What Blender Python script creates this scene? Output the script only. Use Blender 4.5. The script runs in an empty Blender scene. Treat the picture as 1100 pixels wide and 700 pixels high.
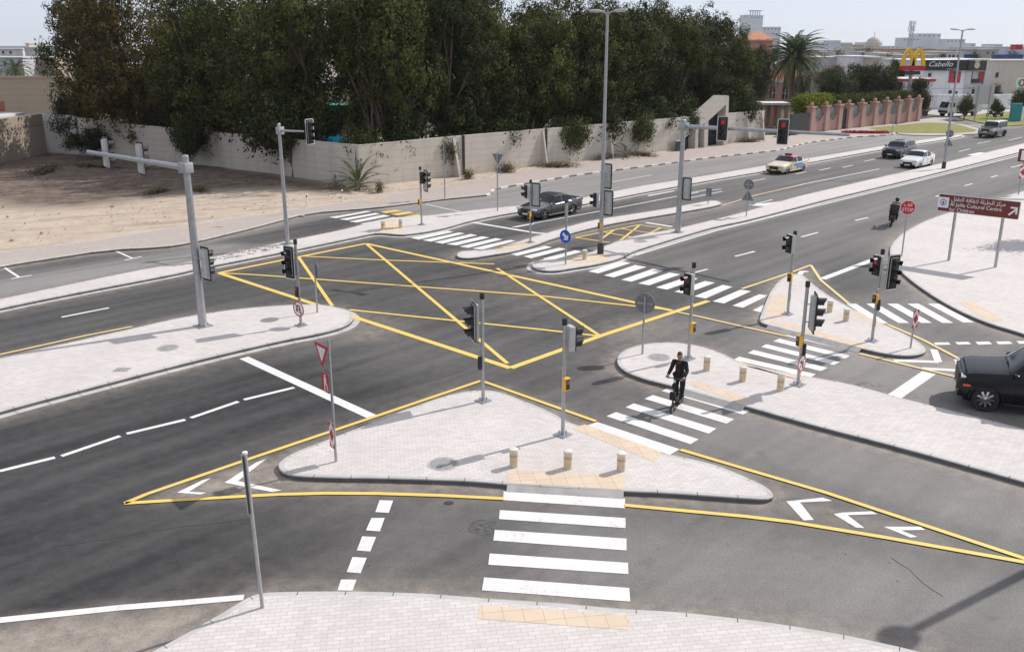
import bpy, bmesh, math, random
import numpy as np
from mathutils import Vector, Matrix, kdtree

R = math.radians
S = bpy.context.scene
COL = S.collection

# ------------------------------------------------------------------ camera, sky, sun, exposure
CAM_H, FOC = 11.0, 975.0                 # camera height in metres, focal length in photo pixels (1100 wide)
PITCH = math.atan(302 / FOC)
cam_d = bpy.data.cameras.new('camera'); cam = bpy.data.objects.new('camera', cam_d); COL.objects.link(cam)
cam.location = (0, 0, CAM_H); cam.rotation_euler = (R(90) - PITCH, 0, 0)
cam_d.sensor_fit = 'HORIZONTAL'; cam_d.sensor_width = 36.0; cam_d.lens = FOC / 1100 * 36.0
cam_d.clip_start = 0.1; cam_d.clip_end = 20000
S.camera = cam

SUN_AZ, SUN_EL = R(31.5), R(41.0)        # azimuth from +X, elevation
W = bpy.data.worlds.new('World'); S.world = W; W.use_nodes = True
nt = W.node_tree; bg = nt.nodes['Background']
sky = nt.nodes.new('ShaderNodeTexSky'); sky.sky_type = 'NISHITA'; sky.sun_disc = False
sky.sun_elevation = SUN_EL; sky.sun_rotation = math.pi / 2 - SUN_AZ
sky.air_density = 0.4; sky.dust_density = 0.8; sky.ozone_density = 2.0; sky.altitude = 0
pale = nt.nodes.new('ShaderNodeMix'); pale.data_type = 'RGBA'; pale.inputs[0].default_value = 0.80      # hazy desert sky: the blue is washed out evenly
nt.links.new(sky.outputs[0], pale.inputs[6]); pale.inputs[7].default_value = (5.15, 5.42, 6.0, 1)
nt.links.new(pale.outputs[2], bg.inputs[0]); bg.inputs[1].default_value = 0.12
sd = bpy.data.lights.new('sun', 'SUN'); sd.energy = 3.4; sd.angle = R(0.55); sd.color = (1.0, 0.955, 0.90)
so = bpy.data.objects.new('sun', sd); COL.objects.link(so)
sv = Vector((math.cos(SUN_EL) * math.cos(SUN_AZ), math.cos(SUN_EL) * math.sin(SUN_AZ), math.sin(SUN_EL)))
so.rotation_euler = (-sv).to_track_quat('-Z', 'Y').to_euler(); so.location = sv * 300
S.view_settings.view_transform = 'Standard'; S.view_settings.look = 'None'
S.view_settings.exposure = 0.30; S.view_settings.gamma = 1.0; S.view_settings.use_curve_mapping = False
S.cycles.max_bounces = 6; S.cycles.diffuse_bounces = 3; S.cycles.transparent_max_bounces = 8
S.cycles.volume_bounces = 0

# ------------------------------------------------------------------ survey: photo pixel -> place on the ground
def ray(px, py):
    x = (px - 550) / FOC; y = (350 - py) / FOC
    return (x, math.cos(PITCH) + y * math.sin(PITCH), -math.sin(PITCH) + y * math.cos(PITCH))
def G(px, py, z=0.0):
    d = ray(px, py); t = (z - CAM_H) / d[2]
    return Vector((t * d[0], t * d[1], z))
def at(px, py, Y):
    d = ray(px, py); t = Y / d[1]
    return Vector((t * d[0], Y, CAM_H + t * d[2]))
def HT(base, py):                         # height above base point that appears at row py
    y = (350 - py) / FOC; b = base.y
    return CAM_H + b * (-math.sin(PITCH) + y * math.cos(PITCH)) / (math.cos(PITCH) + y * math.sin(PITCH))
def crop(ox, oy, pts, s=1100 / 300):
    return [(ox + x / s, oy + y / s) for x, y in pts]

# ------------------------------------------------------------------ materials
MATS = {}
def rgba(c): return (c[0], c[1], c[2], 1)
def mat(name, col, rough=0.6, metal=0.0, var=0.0, vs=3.0, bump=0.0, bs=40.0, emit=0.0, coat=0.0, spec=0.5, trans=None):
    if name in MATS: return MATS[name]
    m = bpy.data.materials.new(name); m.use_nodes = True; t = m.node_tree; b = t.nodes['Principled BSDF']
    b.inputs['Base Color'].default_value = rgba(col); b.inputs['Roughness'].default_value = rough
    b.inputs['Metallic'].default_value = metal; b.inputs['Coat Weight'].default_value = coat
    b.inputs['Specular IOR Level'].default_value = spec
    if emit: b.inputs['Emission Color'].default_value = rgba(col); b.inputs['Emission Strength'].default_value = emit
    if var or bump:
        tc = t.nodes.new('ShaderNodeTexCoord')
    if var:
        n = t.nodes.new('ShaderNodeTexNoise'); n.inputs['Scale'].default_value = vs; n.inputs['Detail'].default_value = 6
        t.links.new(tc.outputs['Object'], n.inputs['Vector'])
        mr = t.nodes.new('ShaderNodeMapRange'); mr.inputs[1].default_value = .3; mr.inputs[2].default_value = .7
        mr.inputs[3].default_value = 1 - var; mr.inputs[4].default_value = 1 + var
        t.links.new(n.outputs[0], mr.inputs[0])
        mx = t.nodes.new('ShaderNodeVectorMath'); mx.operation = 'SCALE'; mx.inputs[0].default_value = col
        t.links.new(mr.outputs[0], mx.inputs['Scale']); t.links.new(mx.outputs[0], b.inputs['Base Color'])
    if bump:
        n2 = t.nodes.new('ShaderNodeTexNoise'); n2.inputs['Scale'].default_value = bs; n2.inputs['Detail'].default_value = 4
        t.links.new(tc.outputs['Object'], n2.inputs['Vector'])
        bp = t.nodes.new('ShaderNodeBump'); bp.inputs['Strength'].default_value = bump; bp.inputs['Distance'].default_value = .02
        t.links.new(n2.outputs[0], bp.inputs['Height']); t.links.new(bp.outputs[0], b.inputs['Normal'])
    MATS[name] = m; return m

class NT:                                  # tiny node-graph writer
    def __init__(s, name):
        s.m = bpy.data.materials.new(name); s.m.use_nodes = True; s.t = s.m.node_tree
        s.b = s.t.nodes['Principled BSDF']; MATS[name] = s.m
        s.tc = s.t.nodes.new('ShaderNodeTexCoord').outputs['Object']
    def link(s, a, b): s.t.links.new(a, b)
    def val(s, sock, v):
        if isinstance(v, bpy.types.NodeSocket): s.link(v, sock)
        else: sock.default_value = v
    def mapping(s, rot=0, scale=(1, 1, 1), loc=(0, 0, 0)):
        n = s.t.nodes.new('ShaderNodeMapping'); n.inputs['Rotation'].default_value = (0, 0, rot)
        n.inputs['Scale'].default_value = scale; n.inputs['Location'].default_value = loc
        s.link(s.tc, n.inputs[0]); return n.outputs[0]
    def noise(s, scale, detail=4, vec=None, rough=.5):
        n = s.t.nodes.new('ShaderNodeTexNoise'); n.inputs['Scale'].default_value = scale
        n.inputs['Detail'].default_value = detail; n.inputs['Roughness'].default_value = rough
        s.link(vec or s.tc, n.inputs['Vector']); return n.outputs[0]
    def rng(s, x, a, b, c, d):
        n = s.t.nodes.new('ShaderNodeMapRange'); s.val(n.inputs[0], x)
        for i, v in enumerate((a, b, c, d)): n.inputs[i + 1].default_value = v
        return n.outputs[0]
    def math(s, op, a, b=0.0, clamp=False):
        n = s.t.nodes.new('ShaderNodeMath'); n.operation = op; n.use_clamp = clamp
        s.val(n.inputs[0], a); s.val(n.inputs[1], b); return n.outputs[0]
    def mix(s, f, a, b, mode='MIX'):
        n = s.t.nodes.new('ShaderNodeMix'); n.data_type = 'RGBA'; n.blend_type = mode; n.clamp_factor = True
        s.val(n.inputs[0], f)
        for i, v in ((6, a), (7, b)):
            if isinstance(v, bpy.types.NodeSocket): s.link(v, n.inputs[i])
            else: n.inputs[i].default_value = rgba(v)
        return n.outputs[2]
    def attr(s, name):
        n = s.t.nodes.new('ShaderNodeAttribute'); n.attribute_name = name; return n.outputs['Fac']
    def bump(s, h, strength=.3, dist=.02):
        n = s.t.nodes.new('ShaderNodeBump'); n.inputs['Strength'].default_value = strength; n.inputs['Distance'].default_value = dist
        s.link(h, n.inputs['Height']); s.link(n.outputs[0], s.b.inputs['Normal'])
    def out(s, col, rough=.8):
        s.val(s.b.inputs['Base Color'], col) if isinstance(col, bpy.types.NodeSocket) else setattr(s.b.inputs['Base Color'], 'default_value', rgba(col))
        s.val(s.b.inputs['Roughness'], rough); return s.m

ROAD_ANG = R(46)
def m_asphalt():
    n = NT('asphalt')
    big = n.noise(.12, 5); st = n.noise(1.0, 5, n.mapping(0, (1, 1, 1)))
    v2 = n.t.nodes.new('ShaderNodeMapping'); v2.vector_type = 'TEXTURE'
    v2.inputs['Rotation'].default_value = (0, 0, ROAD_ANG); v2.inputs['Scale'].default_value = (22, 1.1, 1)
    n.link(n.tc, v2.inputs[0]); streak = n.noise(1.0, 4, v2.outputs[0])
    fine = n.noise(60, 3); mid = n.noise(2.5, 6, rough=.65)
    tone = n.attr('tone'); dust = n.attr('dust')
    f = n.math('ADD', tone, n.rng(big, .3, .7, -.05, .06))
    f = n.math('ADD', f, n.rng(streak, .3, .7, -.10, .10))
    f = n.math('ADD', f, n.rng(mid, .25, .75, -.06, .06), True)
    base = n.mix(f, (.0185, .0180, .0188), (.27, .255, .247))
    dn = n.math('MULTIPLY', dust, n.rng(n.math('ADD', mid, n.math('MULTIPLY', big, .5)), .45, 1.0, .25, 1.35), True)
    c = n.mix(dn, base, (.36, .305, .255))
    c = n.mix(1.0, c, n.mix(n.rng(fine, .28, .72, 0, 1), (.62, .62, .62), (1.42, 1.41, 1.40)), 'MULTIPLY')
    agg = n.noise(17, 3, rough=.7); c = n.mix(1.0, c, n.mix(n.rng(agg, .3, .7, 0, 1), (.82, .82, .82), (1.2, 1.2, 1.2)), 'MULTIPLY')
    oil = n.noise(.8, 3); c = n.mix(n.math('MULTIPLY', n.rng(oil, .66, .78, 0, .5), n.rng(agg, .3, .6, .3, 1)), c, (.022, .021, .021))
    vor = n.t.nodes.new('ShaderNodeTexVoronoi'); vor.feature = 'DISTANCE_TO_EDGE'; vor.inputs['Scale'].default_value = .09
    wn = n.t.nodes.new('ShaderNodeVectorMath'); wn.operation = 'ADD'
    nz = n.t.nodes.new('ShaderNodeTexNoise'); nz.inputs['Scale'].default_value = .6; nz.inputs['Detail'].default_value = 6
    n.link(n.tc, nz.inputs['Vector']); sc = n.t.nodes.new('ShaderNodeVectorMath'); sc.operation = 'SCALE'; sc.inputs['Scale'].default_value = 5
    n.link(nz.outputs['Color'], sc.inputs[0]); n.link(n.tc, wn.inputs[0]); n.link(sc.outputs[0], wn.inputs[1]); n.link(wn.outputs[0], vor.inputs['Vector'])
    crack = n.rng(vor.outputs['Distance'], .0015, .005, .45, 0.0)
    c = n.mix(n.math('MULTIPLY', crack, n.rng(big, .5, .62, 0, 1)), c, (.03, .03, .03))
    n.bump(fine, .25, .01)
    return n.out(c, .82)
def m_paint(name, col, wear=.25):
    n = NT(name)
    a = n.noise(9, 6, rough=.7); b = n.noise(1.3, 4); fine = n.noise(90, 2)
    sp = n.noise(34, 4, rough=.7)
    w = n.math('MULTIPLY', n.rng(n.math('ADD', n.math('MULTIPLY', a, .55), n.math('MULTIPLY', sp, .45)), .50, .66, 0, 1), n.rng(b, .40, .62, 0.15, 1.0))
    c = n.mix(n.math('MULTIPLY', w, wear), col, (.16, .15, .15))
    c = n.mix(n.rng(b, .3, .7, 0, .22), c, (.40, .36, .32))
    n.bump(fine, .2, .006)
    return n.out(c, .6)
def m_paving(name, c1, c2, mortar, rot, bw=.22, bh=.11, stain=.18):
    n = NT(name)
    br = n.t.nodes.new('ShaderNodeTexBrick'); n.link(n.mapping(rot), br.inputs['Vector'])
    br.inputs['Color1'].default_value = rgba(c1); br.inputs['Color2'].default_value = rgba(c2); br.inputs['Mortar'].default_value = rgba(mortar)
    br.inputs['Scale'].default_value = 1.0; br.inputs['Brick Width'].default_value = bw; br.inputs['Row Height'].default_value = bh
    br.inputs['Mortar Size'].default_value = .006; br.offset = 0 if bw == bh else .5; br.inputs['Mortar Smooth'].default_value = .3
    big = n.noise(.35, 6, rough=.6); mid = n.noise(3.5, 5); fine = n.noise(70, 2)
    c = n.mix(n.rng(big, .35, .7, 0, stain), br.outputs[0], (.36, .315, .28))
    c = n.mix(n.rng(mid, .55, .75, 0, .14), c, (.22, .20, .19))
    c = n.mix(n.rng(fine, .2, .8, 0, .12), c, (.25, .24, .23))
    n.bump(br.outputs['Fac'], -.25, .01)
    return n.out(c, .85)
def m_kerb():
    n = NT('kerb_concrete')
    uv = n.t.nodes.new('ShaderNodeUVMap'); sx = n.t.nodes.new('ShaderNodeSeparateXYZ'); n.link(uv.outputs[0], sx.inputs[0])
    j = n.math('FRACT', sx.outputs[0]); joint = n.math('LESS_THAN', j, .022)
    a = n.noise(2, 6); fine = n.noise(60, 3)
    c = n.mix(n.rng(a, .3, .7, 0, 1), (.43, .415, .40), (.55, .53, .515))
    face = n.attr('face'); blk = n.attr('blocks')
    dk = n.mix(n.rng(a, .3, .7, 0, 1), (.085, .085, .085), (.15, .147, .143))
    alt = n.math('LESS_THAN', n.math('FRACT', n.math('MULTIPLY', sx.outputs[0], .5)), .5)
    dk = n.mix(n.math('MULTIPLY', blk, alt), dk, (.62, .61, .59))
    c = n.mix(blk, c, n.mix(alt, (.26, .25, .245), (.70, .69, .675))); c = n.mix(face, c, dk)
    c = n.mix(joint, c, (.10, .095, .09)); c = n.mix(n.rng(fine, .3, .8, 0, .2), c, (.2, .19, .18))
    n.bump(fine, .15, .01)
    return n.out(c, .85)
def m_sand():
    n = NT('sand')
    a = n.noise(.10, 6, rough=.6); b = n.noise(.9, 6, rough=.65); f = n.noise(30, 3)
    v2 = n.t.nodes.new('ShaderNodeMapping'); v2.vector_type = 'TEXTURE'
    v2.inputs['Rotation'].default_value = (0, 0, R(30)); v2.inputs['Scale'].default_value = (7, .8, 1); n.link(n.tc, v2.inputs[0])
    ru = n.noise(1, 5, v2.outputs[0])
    c = n.mix(n.rng(a, .35, .65, 0, 1), (.50, .40, .315), (.40, .31, .235))
    c = n.mix(n.rng(b, .35, .7, 0, .75), c, (.58, .50, .415))
    c = n.mix(n.rng(ru, .52, .66, 0, .55), c, (.27, .20, .145))
    c = n.mix(n.rng(f, .3, .8, 0, .25), c, (.22, .17, .13))
    soil_shade = n.math('MULTIPLY', n.attr('soil_shade'), n.rng(b, .25, .6, .6, 1.0)); c = n.mix(soil_shade, c, n.mix(n.rng(ru, .4, .7, 0, 1), (.075, .049, .037), (.135, .093, .072)))  # dark earth by the wall, with the trees' shade mixed into its colour
    h = n.math('ADD', b, n.math('MULTIPLY', f, .15)); n.bump(n.math('ADD', h, ru), .9, .12)
    return n.out(c, .95)
def m_wall(name, c1, c2, lines=.55, stain=(.33, .27, .22)):
    n = NT(name)
    sx = n.t.nodes.new('ShaderNodeSeparateXYZ'); n.link(n.tc, sx.inputs[0])
    fr = n.math('FRACT', n.math('DIVIDE', sx.outputs[2], lines)); jt = n.math('LESS_THAN', fr, .05)
    a = n.noise(.5, 6, rough=.6); b = n.noise(4, 5)
    v = n.mapping(0, (1.2, 1.2, .12)); dr = n.noise(1.5, 5, v)
    c = n.mix(n.rng(a, .3, .7, 0, 1), c1, c2)
    c = n.mix(n.rng(dr, .5, .75, 0, .35), c, stain); c = n.mix(n.rng(b, .55, .8, 0, .2), c, stain)
    c = n.mix(n.rng(sx.outputs[2], 0.0, .5, .35, 0), c, stain)
    c = n.mix(jt, c, tuple(x * .72 for x in c2)); n.bump(jt, -.3, .01)
    return n.out(c, .9)
def m_leaf(name, cols, trans=.28):
    n = NT(name)
    at_ = n.attr('tint'); ramp = n.t.nodes.new('ShaderNodeValToRGB'); n.link(at_, ramp.inputs[0])
    e = ramp.color_ramp.elements; e[0].color = rgba(cols[0]); e[1].color = rgba(cols[-1])
    for i, c in enumerate(cols[1:-1]): k = e.new((i + 1) / (len(cols) - 1)); k.color = rgba(c)
    n.link(ramp.outputs[0], n.b.inputs['Base Color']); n.b.inputs['Roughness'].default_value = .75
    n.b.inputs['Specular IOR Level'].default_value = .15
    tr = n.t.nodes.new('ShaderNodeBsdfTranslucent'); n.link(ramp.outputs[0], tr.inputs[0])
    ms = n.t.nodes.new('ShaderNodeMixShader'); ms.inputs[0].default_value = trans
    o = n.t.nodes['Material Output']; n.link(n.b.outputs[0], ms.inputs[1]); n.link(tr.outputs[0], ms.inputs[2]); n.link(ms.outputs[0], o.inputs[0])
    return n.m

M = MATS
m_asphalt(); m_kerb(); m_sand()
m_paint('white_paint', (.74, .73, .715), .6); m_paint('yellow_paint', (.80, .545, .10)); m_paint('pale_yellow_paint', (.76, .55, .24), .4)
m_paving('block_paving', (.665, .62, .595), (.585, .535, .515), (.40, .37, .35), R(-8), .24, .12, .24)
m_paving('sidewalk_paving', (.47, .40, .365), (.42, .345, .315), (.27, .23, .21), R(45), .24, .12, .4)
m_paving('tactile_paving', (.68, .545, .41), (.62, .49, .365), (.36, .28, .21), R(-8), .4, .4, .15)
m_wall('shop_white', (.80, .81, .83), (.74, .75, .78), 3.2); m_wall('cream_wall', (.56, .515, .45), (.50, .455, .395)); m_wall('tan_wall', (.36, .30, .235), (.31, .255, .2), 3.0)
m_wall('ribbed_wall', (.36, .31, .255), (.33, .285, .23), .8); m_wall('white_wall', (.62, .61, .60), (.56, .55, .545), 3.2)
m_wall('grey_white_wall', (.50, .505, .52), (.46, .465, .48), 3.2); m_wall('beige_block', (.50, .455, .40), (.46, .42, .37), .5)
m_wall('pink_wall', (.47, .265, .19), (.42, .235, .165), .6, (.3, .18, .14)); m_wall('rose_wall', (.46, .29, .25), (.41, .26, .22), .35, (.3, .2, .17))
m_wall('garden_earth', (.10, .085, .05), (.07, .065, .035), 50)
mat('galvanised', (.40, .415, .43), .42, .75, .12, 6); mat('pole_grey', (.36, .37, .375), .5, .3, .12, 8)
mat('black_plastic', (.012, .012, .013), .45); mat('white_border', (.75, .75, .74), .5); mat('housing_grey', (.44, .44, .43), .5, 0, .08, 8)
mat('lens_dark', (.02, .012, .012), .15); mat('lens_red', (.50, .025, .02), .3, emit=.28); mat('lens_green_dark', (.01, .03, .02), .15); mat('lens_amber_dark', (.04, .02, .005), .15)
mat('yellow_box', (.78, .42, .03), .5); mat('screen_blue', (.12, .16, .28), .15)
mat('sign_white', (.75, .75, .75), .45, var=.05); mat('sign_red', (.52, .02, .03), .45, var=.06); mat('sign_blue', (.01, .10, .55), .4, var=.05)
mat('sign_brown', (.145, .022, .016), .45, var=.06); mat('sign_back', (.20, .21, .22), .55, .4, .15, 5); mat('sign_black', (.02, .02, .02), .5)
mat('bollard_cream', (.60, .49, .34), .6, 0, .1, 8); mat('bollard_cap', (.66, .62, .55), .6); mat('bollard_band', (.45, .33, .18), .6)
mat('iron', (.34, .33, .32), .7, .4, .3, 12); mat('concrete', (.42, .40, .38), .85, 0, .15, 3, .2)
mat('tyre', (.018, .018, .018), .8); mat('rim', (.50, .50, .52), .3, .9); mat('rim_dark', (.03, .03, .03), .4, .5)
mat('glass_dark', (.010, .015, .022), .05, spec=.45); mat('glass_blue', (.05, .085, .12), .06, spec=.9)
mat('chrome', (.65, .65, .66), .15, 1.0); mat('headlight', (.62, .64, .66), .12, .3, coat=1); mat('tail_red', (.35, .01, .01), .2)
mat('indicator', (.7, .10, .02), .3); mat('car_black', (.004, .005, .009), .2, 0, coat=0, spec=.32); mat('car_grey', (.075, .077, .085), .22, .6, coat=1)
mat('car_white', (.72, .72, .71), .25, coat=1); mat('car_navy', (.02, .026, .05), .2, .5, coat=1); mat('car_silver', (.20, .20, .205), .25, .5, coat=1)
mat('taxi_cream', (.70, .60, .42), .3, coat=.8); mat('taxi_red', (.60, .05, .06), .3, coat=.8); mat('decal_blue', (.16, .33, .62), .4); mat('trim_black', (.012, .012, .012), .5)
mat('plate', (.7, .68, .6), .5); mat('bark', (.13, .10, .075), .9, 0, .3, 6, .5, 20); mat('palm_bark', (.17, .125, .085), .95, 0, .35, 8, .6, 14)
mat('roof_orange', (.48, .20, .115), .8, 0, .15, 2); mat('window_dark', (.03, .04, .05), .15); mat('window_blue', (.16, .24, .30), .15)
mat('pool_blue', (.02, .42, .58), .5, 0, .1, 3); mat('arch_yellow', (.85, .52, .02), .4); mat('sign_panel_red', (.50, .02, .03), .5)
mat('hoarding_black', (.018, .018, .02), .6); mat('poster_red', (.42, .05, .06), .6, 0, .3, 4); mat('metal_dark', (.05, .05, .05), .5, .3)
mat('fabric_black', (.010, .010, .012), .9, 0, .2, 30); mat('fabric_dark', (.016, .016, .019), .9, 0, .2, 30); mat('shirt_grey', (.07, .08, .11), .9); mat('skin', (.42, .235, .165), .55, 0, .08, 20)
mat('hair_black', (.012, .010, .009), .7); mat('shoe', (.02, .02, .022), .7); mat('bin_green', (.05, .08, .075), .6); mat('red_flower', (.45, .03, .08), .8, 0, .3, 8)
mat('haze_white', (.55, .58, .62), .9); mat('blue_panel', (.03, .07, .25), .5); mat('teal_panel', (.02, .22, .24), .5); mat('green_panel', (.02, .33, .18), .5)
n_ = NT('lawn_green'); n_.out(n_.mix(n_.rng(n_.noise(.6, 6), .35, .65, 0, 1), (.17, .19, .035), (.25, .22, .06)), .95); n_.bump(n_.noise(25, 3), .6, .05)
n_ = NT('ground_earth'); n_.out(n_.mix(n_.rng(n_.noise(.02, 6), .35, .65, 0, 1), (.34, .28, .22), (.24, .22, .20)), .95)
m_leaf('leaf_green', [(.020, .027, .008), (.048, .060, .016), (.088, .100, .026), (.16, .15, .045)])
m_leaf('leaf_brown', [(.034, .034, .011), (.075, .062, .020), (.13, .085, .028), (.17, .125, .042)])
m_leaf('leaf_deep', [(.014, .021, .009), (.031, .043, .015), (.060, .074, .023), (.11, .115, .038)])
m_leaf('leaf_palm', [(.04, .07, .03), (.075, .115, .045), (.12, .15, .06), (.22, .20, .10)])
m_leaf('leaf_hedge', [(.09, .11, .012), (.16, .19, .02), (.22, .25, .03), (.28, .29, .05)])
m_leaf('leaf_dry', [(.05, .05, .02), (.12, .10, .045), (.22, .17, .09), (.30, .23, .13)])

# ------------------------------------------------------------------ mesh builder
def rotz(a): return Matrix.Rotation(a, 4, 'Z')
class MB:
    def __init__(s): s.v = []; s.f = []; s.mi = []
    def add(s, verts, faces, m=0, X=None):
        o = len(s.v)
        s.v += [tuple(X @ Vector(p)) if X else tuple(p) for p in verts]
        s.f += [tuple(i + o for i in f) for f in faces]; s.mi += [m] * len(faces); return s
    def box(s, c, d, X=None, m=0, bev=0.0):
        x, y, z = d[0] / 2, d[1] / 2, d[2] / 2; cx, cy, cz = c
        if bev <= 0:
            vs = [(cx + i * x, cy + j * y, cz + k * z) for i in (-1, 1) for j in (-1, 1) for k in (-1, 1)]
            return s.add(vs, [(0, 1, 3, 2), (4, 6, 7, 5), (0, 4, 5, 1), (2, 3, 7, 6), (0, 2, 6, 4), (1, 5, 7, 3)], m, X)
        bm = bmesh.new(); bmesh.ops.create_cube(bm, size=1)
        for v in bm.verts: v.co = Vector((v.co.x * d[0] + cx, v.co.y * d[1] + cy, v.co.z * d[2] + cz))
        bmesh.ops.bevel(bm, geom=bm.edges[:], offset=bev, segments=2, affect='EDGES', profile=.5)
        bm.verts.index_update(); s.add([v.co[:] for v in bm.verts], [[v.index for v in f.verts] for f in bm.faces], m, X); bm.free(); return s
    def path(s, pts, rad, n=10, m=0, X=None, caps=True):
        pts = [Vector(p) for p in pts]; rad = rad if isinstance(rad, (list, tuple)) else [rad] * len(pts)
        vs = []; fs = []; up = None
        for i, p in enumerate(pts):
            d = (pts[min(i + 1, len(pts) - 1)] - pts[max(i - 1, 0)]).normalized()
            if up is None: up = Vector((0, 0, 1)) if abs(d.z) < .9 else Vector((1, 0, 0))
            a = d.cross(up).normalized(); b = a.cross(d).normalized(); up = b
            for k in range(n):
                t = 2 * math.pi * k / n; vs.append(p + (a * math.cos(t) + b * math.sin(t)) * rad[i])
        for i in range(len(pts) - 1):
            for k in range(n): fs.append((i * n + k, i * n + (k + 1) % n, (i + 1) * n + (k + 1) % n, (i + 1) * n + k))
        if caps: fs.append(tuple(range(n - 1, -1, -1))); fs.append(tuple(range((len(pts) - 1) * n, len(pts) * n)))
        return s.add(vs, fs, m, X)
    def tube(s, a, b, r0, r1=None, n=12, m=0, X=None): return s.path([a, b], [r0, r0 if r1 is None else r1], n, m, X)
    def lathe(s, prof, n=20, m=0, X=None, close=True):
        vs = [(r * math.cos(2 * math.pi * k / n), r * math.sin(2 * math.pi * k / n), z) for r, z in prof for k in range(n)]
        fs = [(i * n + k, i * n + (k + 1) % n, (i + 1) * n + (k + 1) % n, (i + 1) * n + k) for i in range(len(prof) - 1) for k in range(n)]
        if close: fs += [tuple(range(n - 1, -1, -1)), tuple(range((len(prof) - 1) * n, len(prof) * n))]
        return s.add(vs, fs, m, X)
    def prism(s, poly, z0, z1, m=0, ms=None, X=None):
        n = len(poly); vs = [(p[0], p[1], z0) for p in poly] + [(p[0], p[1], z1) for p in poly]
        s.add(vs, [tuple(range(n - 1, -1, -1)), tuple(range(n, 2 * n))], m, X)
        return s.add(vs, [(i, (i + 1) % n, n + (i + 1) % n, n + i) for i in range(n)], m if ms is None else ms, X)
    def ball(s, c, r, nu=12, nv=8, m=0, X=None):
        r = r if isinstance(r, (tuple, list)) else (r, r, r); vs = []; fs = []
        for i in range(nv + 1):
            p = math.pi * i / nv
            for k in range(nu):
                t = 2 * math.pi * k / nu; vs.append((c[0] + r[0] * math.sin(p) * math.cos(t), c[1] + r[1] * math.sin(p) * math.sin(t), c[2] - r[2] * math.cos(p)))
        for i in range(nv):
            for k in range(nu): fs.append((i * nu + k, i * nu + (k + 1) % nu, (i + 1) * nu + (k + 1) % nu, (i + 1) * nu + k))
        return s.add(vs, fs, m, X)
    def build(s, name, mats, parent=None, smooth=None, kind=None):
        me = bpy.data.meshes.new(name); me.from_pydata(s.v, [], s.f)
        for mm in (mats if isinstance(mats, (list, tuple)) else [mats]): me.materials.append(M[mm] if isinstance(mm, str) else mm)
        if any(s.mi): me.polygons.foreach_set('material_index', s.mi)
        bm = bmesh.new(); bm.from_mesh(me); bmesh.ops.recalc_face_normals(bm, faces=bm.faces[:]); bm.to_mesh(me); bm.free()
        if smooth:
            me.polygons.foreach_set('use_smooth', [True] * len(me.polygons)); me.set_sharp_from_angle(angle=R(smooth))
        me.update(); return link(name, me, parent, kind)
def link(name, me, parent=None, kind=None):
    o = bpy.data.objects.new(name, me); COL.objects.link(o)
    if parent: o.parent = parent
    if kind: o['kind'] = kind
    return o
def tag(o, label, cat, group=None):
    o['label'] = label; o['category'] = cat
    if group: o['group'] = group
    return o
def thing(name, loc, label, cat, group=None, rz=0.0):
    o = bpy.data.objects.new(name, None); COL.objects.link(o); o.location = loc; o.rotation_euler = (0, 0, rz)
    o.empty_display_size = .3
    return tag(o, label, cat, group)
def copy_tree(o, parent=None):
    c = o.copy(); COL.objects.link(c)
    if parent: c.parent = parent
    for ch in list(o.children): copy_tree(ch, c)
    return c
def text_mesh(s, size, shear=0.0, ext=.003, ax='CENTER'):
    cu = bpy.data.curves.new('txt', 'FONT'); cu.body = s; cu.size = size; cu.align_x = ax; cu.align_y = 'CENTER'; cu.shear = shear; cu.extrude = ext
    o = bpy.data.objects.new('txt', cu); COL.objects.link(o)
    dg = bpy.context.evaluated_depsgraph_get(); me = bpy.data.meshes.new_from_object(o.evaluated_get(dg))
    bpy.data.objects.remove(o); return me
def lettering(name, s, size, X, m, parent, shear=0.0, ax='CENTER', ext=.003, sx=1.0):
    me = text_mesh(s, size, shear, ext, ax); me.transform(X @ Matrix.Diagonal((sx, 1, 1, 1))); me.materials.clear(); me.materials.append(M[m])
    return link(name, me, parent)
def facing(az, loc):        # local x = right as read, y = up, z = towards the reader; az = direction the face looks to
    nx, ny = math.cos(az), math.sin(az)
    X = Matrix(((-ny, 0, nx, loc[0]), (nx, 0, ny, loc[1]), (0, 1, 0, loc[2]), (0, 0, 0, 1)))
    return X
HAZE = 0.00009
# ------------------------------------------------------------------ the setting: ground, road, pavements, kerbs
KH = 0.13
def chaikin(P, it=2, keep=None):
    P = [Vector((p[0], p[1])) for p in P]
    for _ in range(it):
        Q = []
        for i in range(len(P)):
            a, b = P[i], P[(i + 1) % len(P)]
            if (b - a).length < .25: Q.append((a + b) / 2); continue
            f = min(.25, .9 / (b - a).length)
            Q += [a.lerp(b, f), a.lerp(b, 1 - f)]
        P = Q
    return P
def area(P): return sum(P[i][0] * P[(i + 1) % len(P)][1] - P[(i + 1) % len(P)][0] * P[i][1] for i in range(len(P))) / 2
def offset(P, d):            # P counter-clockwise, d > 0 goes inwards
    n = len(P); out = []
    for i in range(n):
        a = (P[i] - P[i - 1]); b = (P[(i + 1) % n] - P[i])
        a = a.normalized() if a.length > 1e-6 else b.normalized(); b = b.normalized() if b.length > 1e-6 else a
        na = Vector((-a.y, a.x)); nb = Vector((-b.y, b.x)); m = (na + nb)
        m = m.normalized() if m.length > 1e-3 else na
        out.append(P[i] + m * d / max(.5, m.dot(na)))
    return out
KERB_PTS = []
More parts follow.
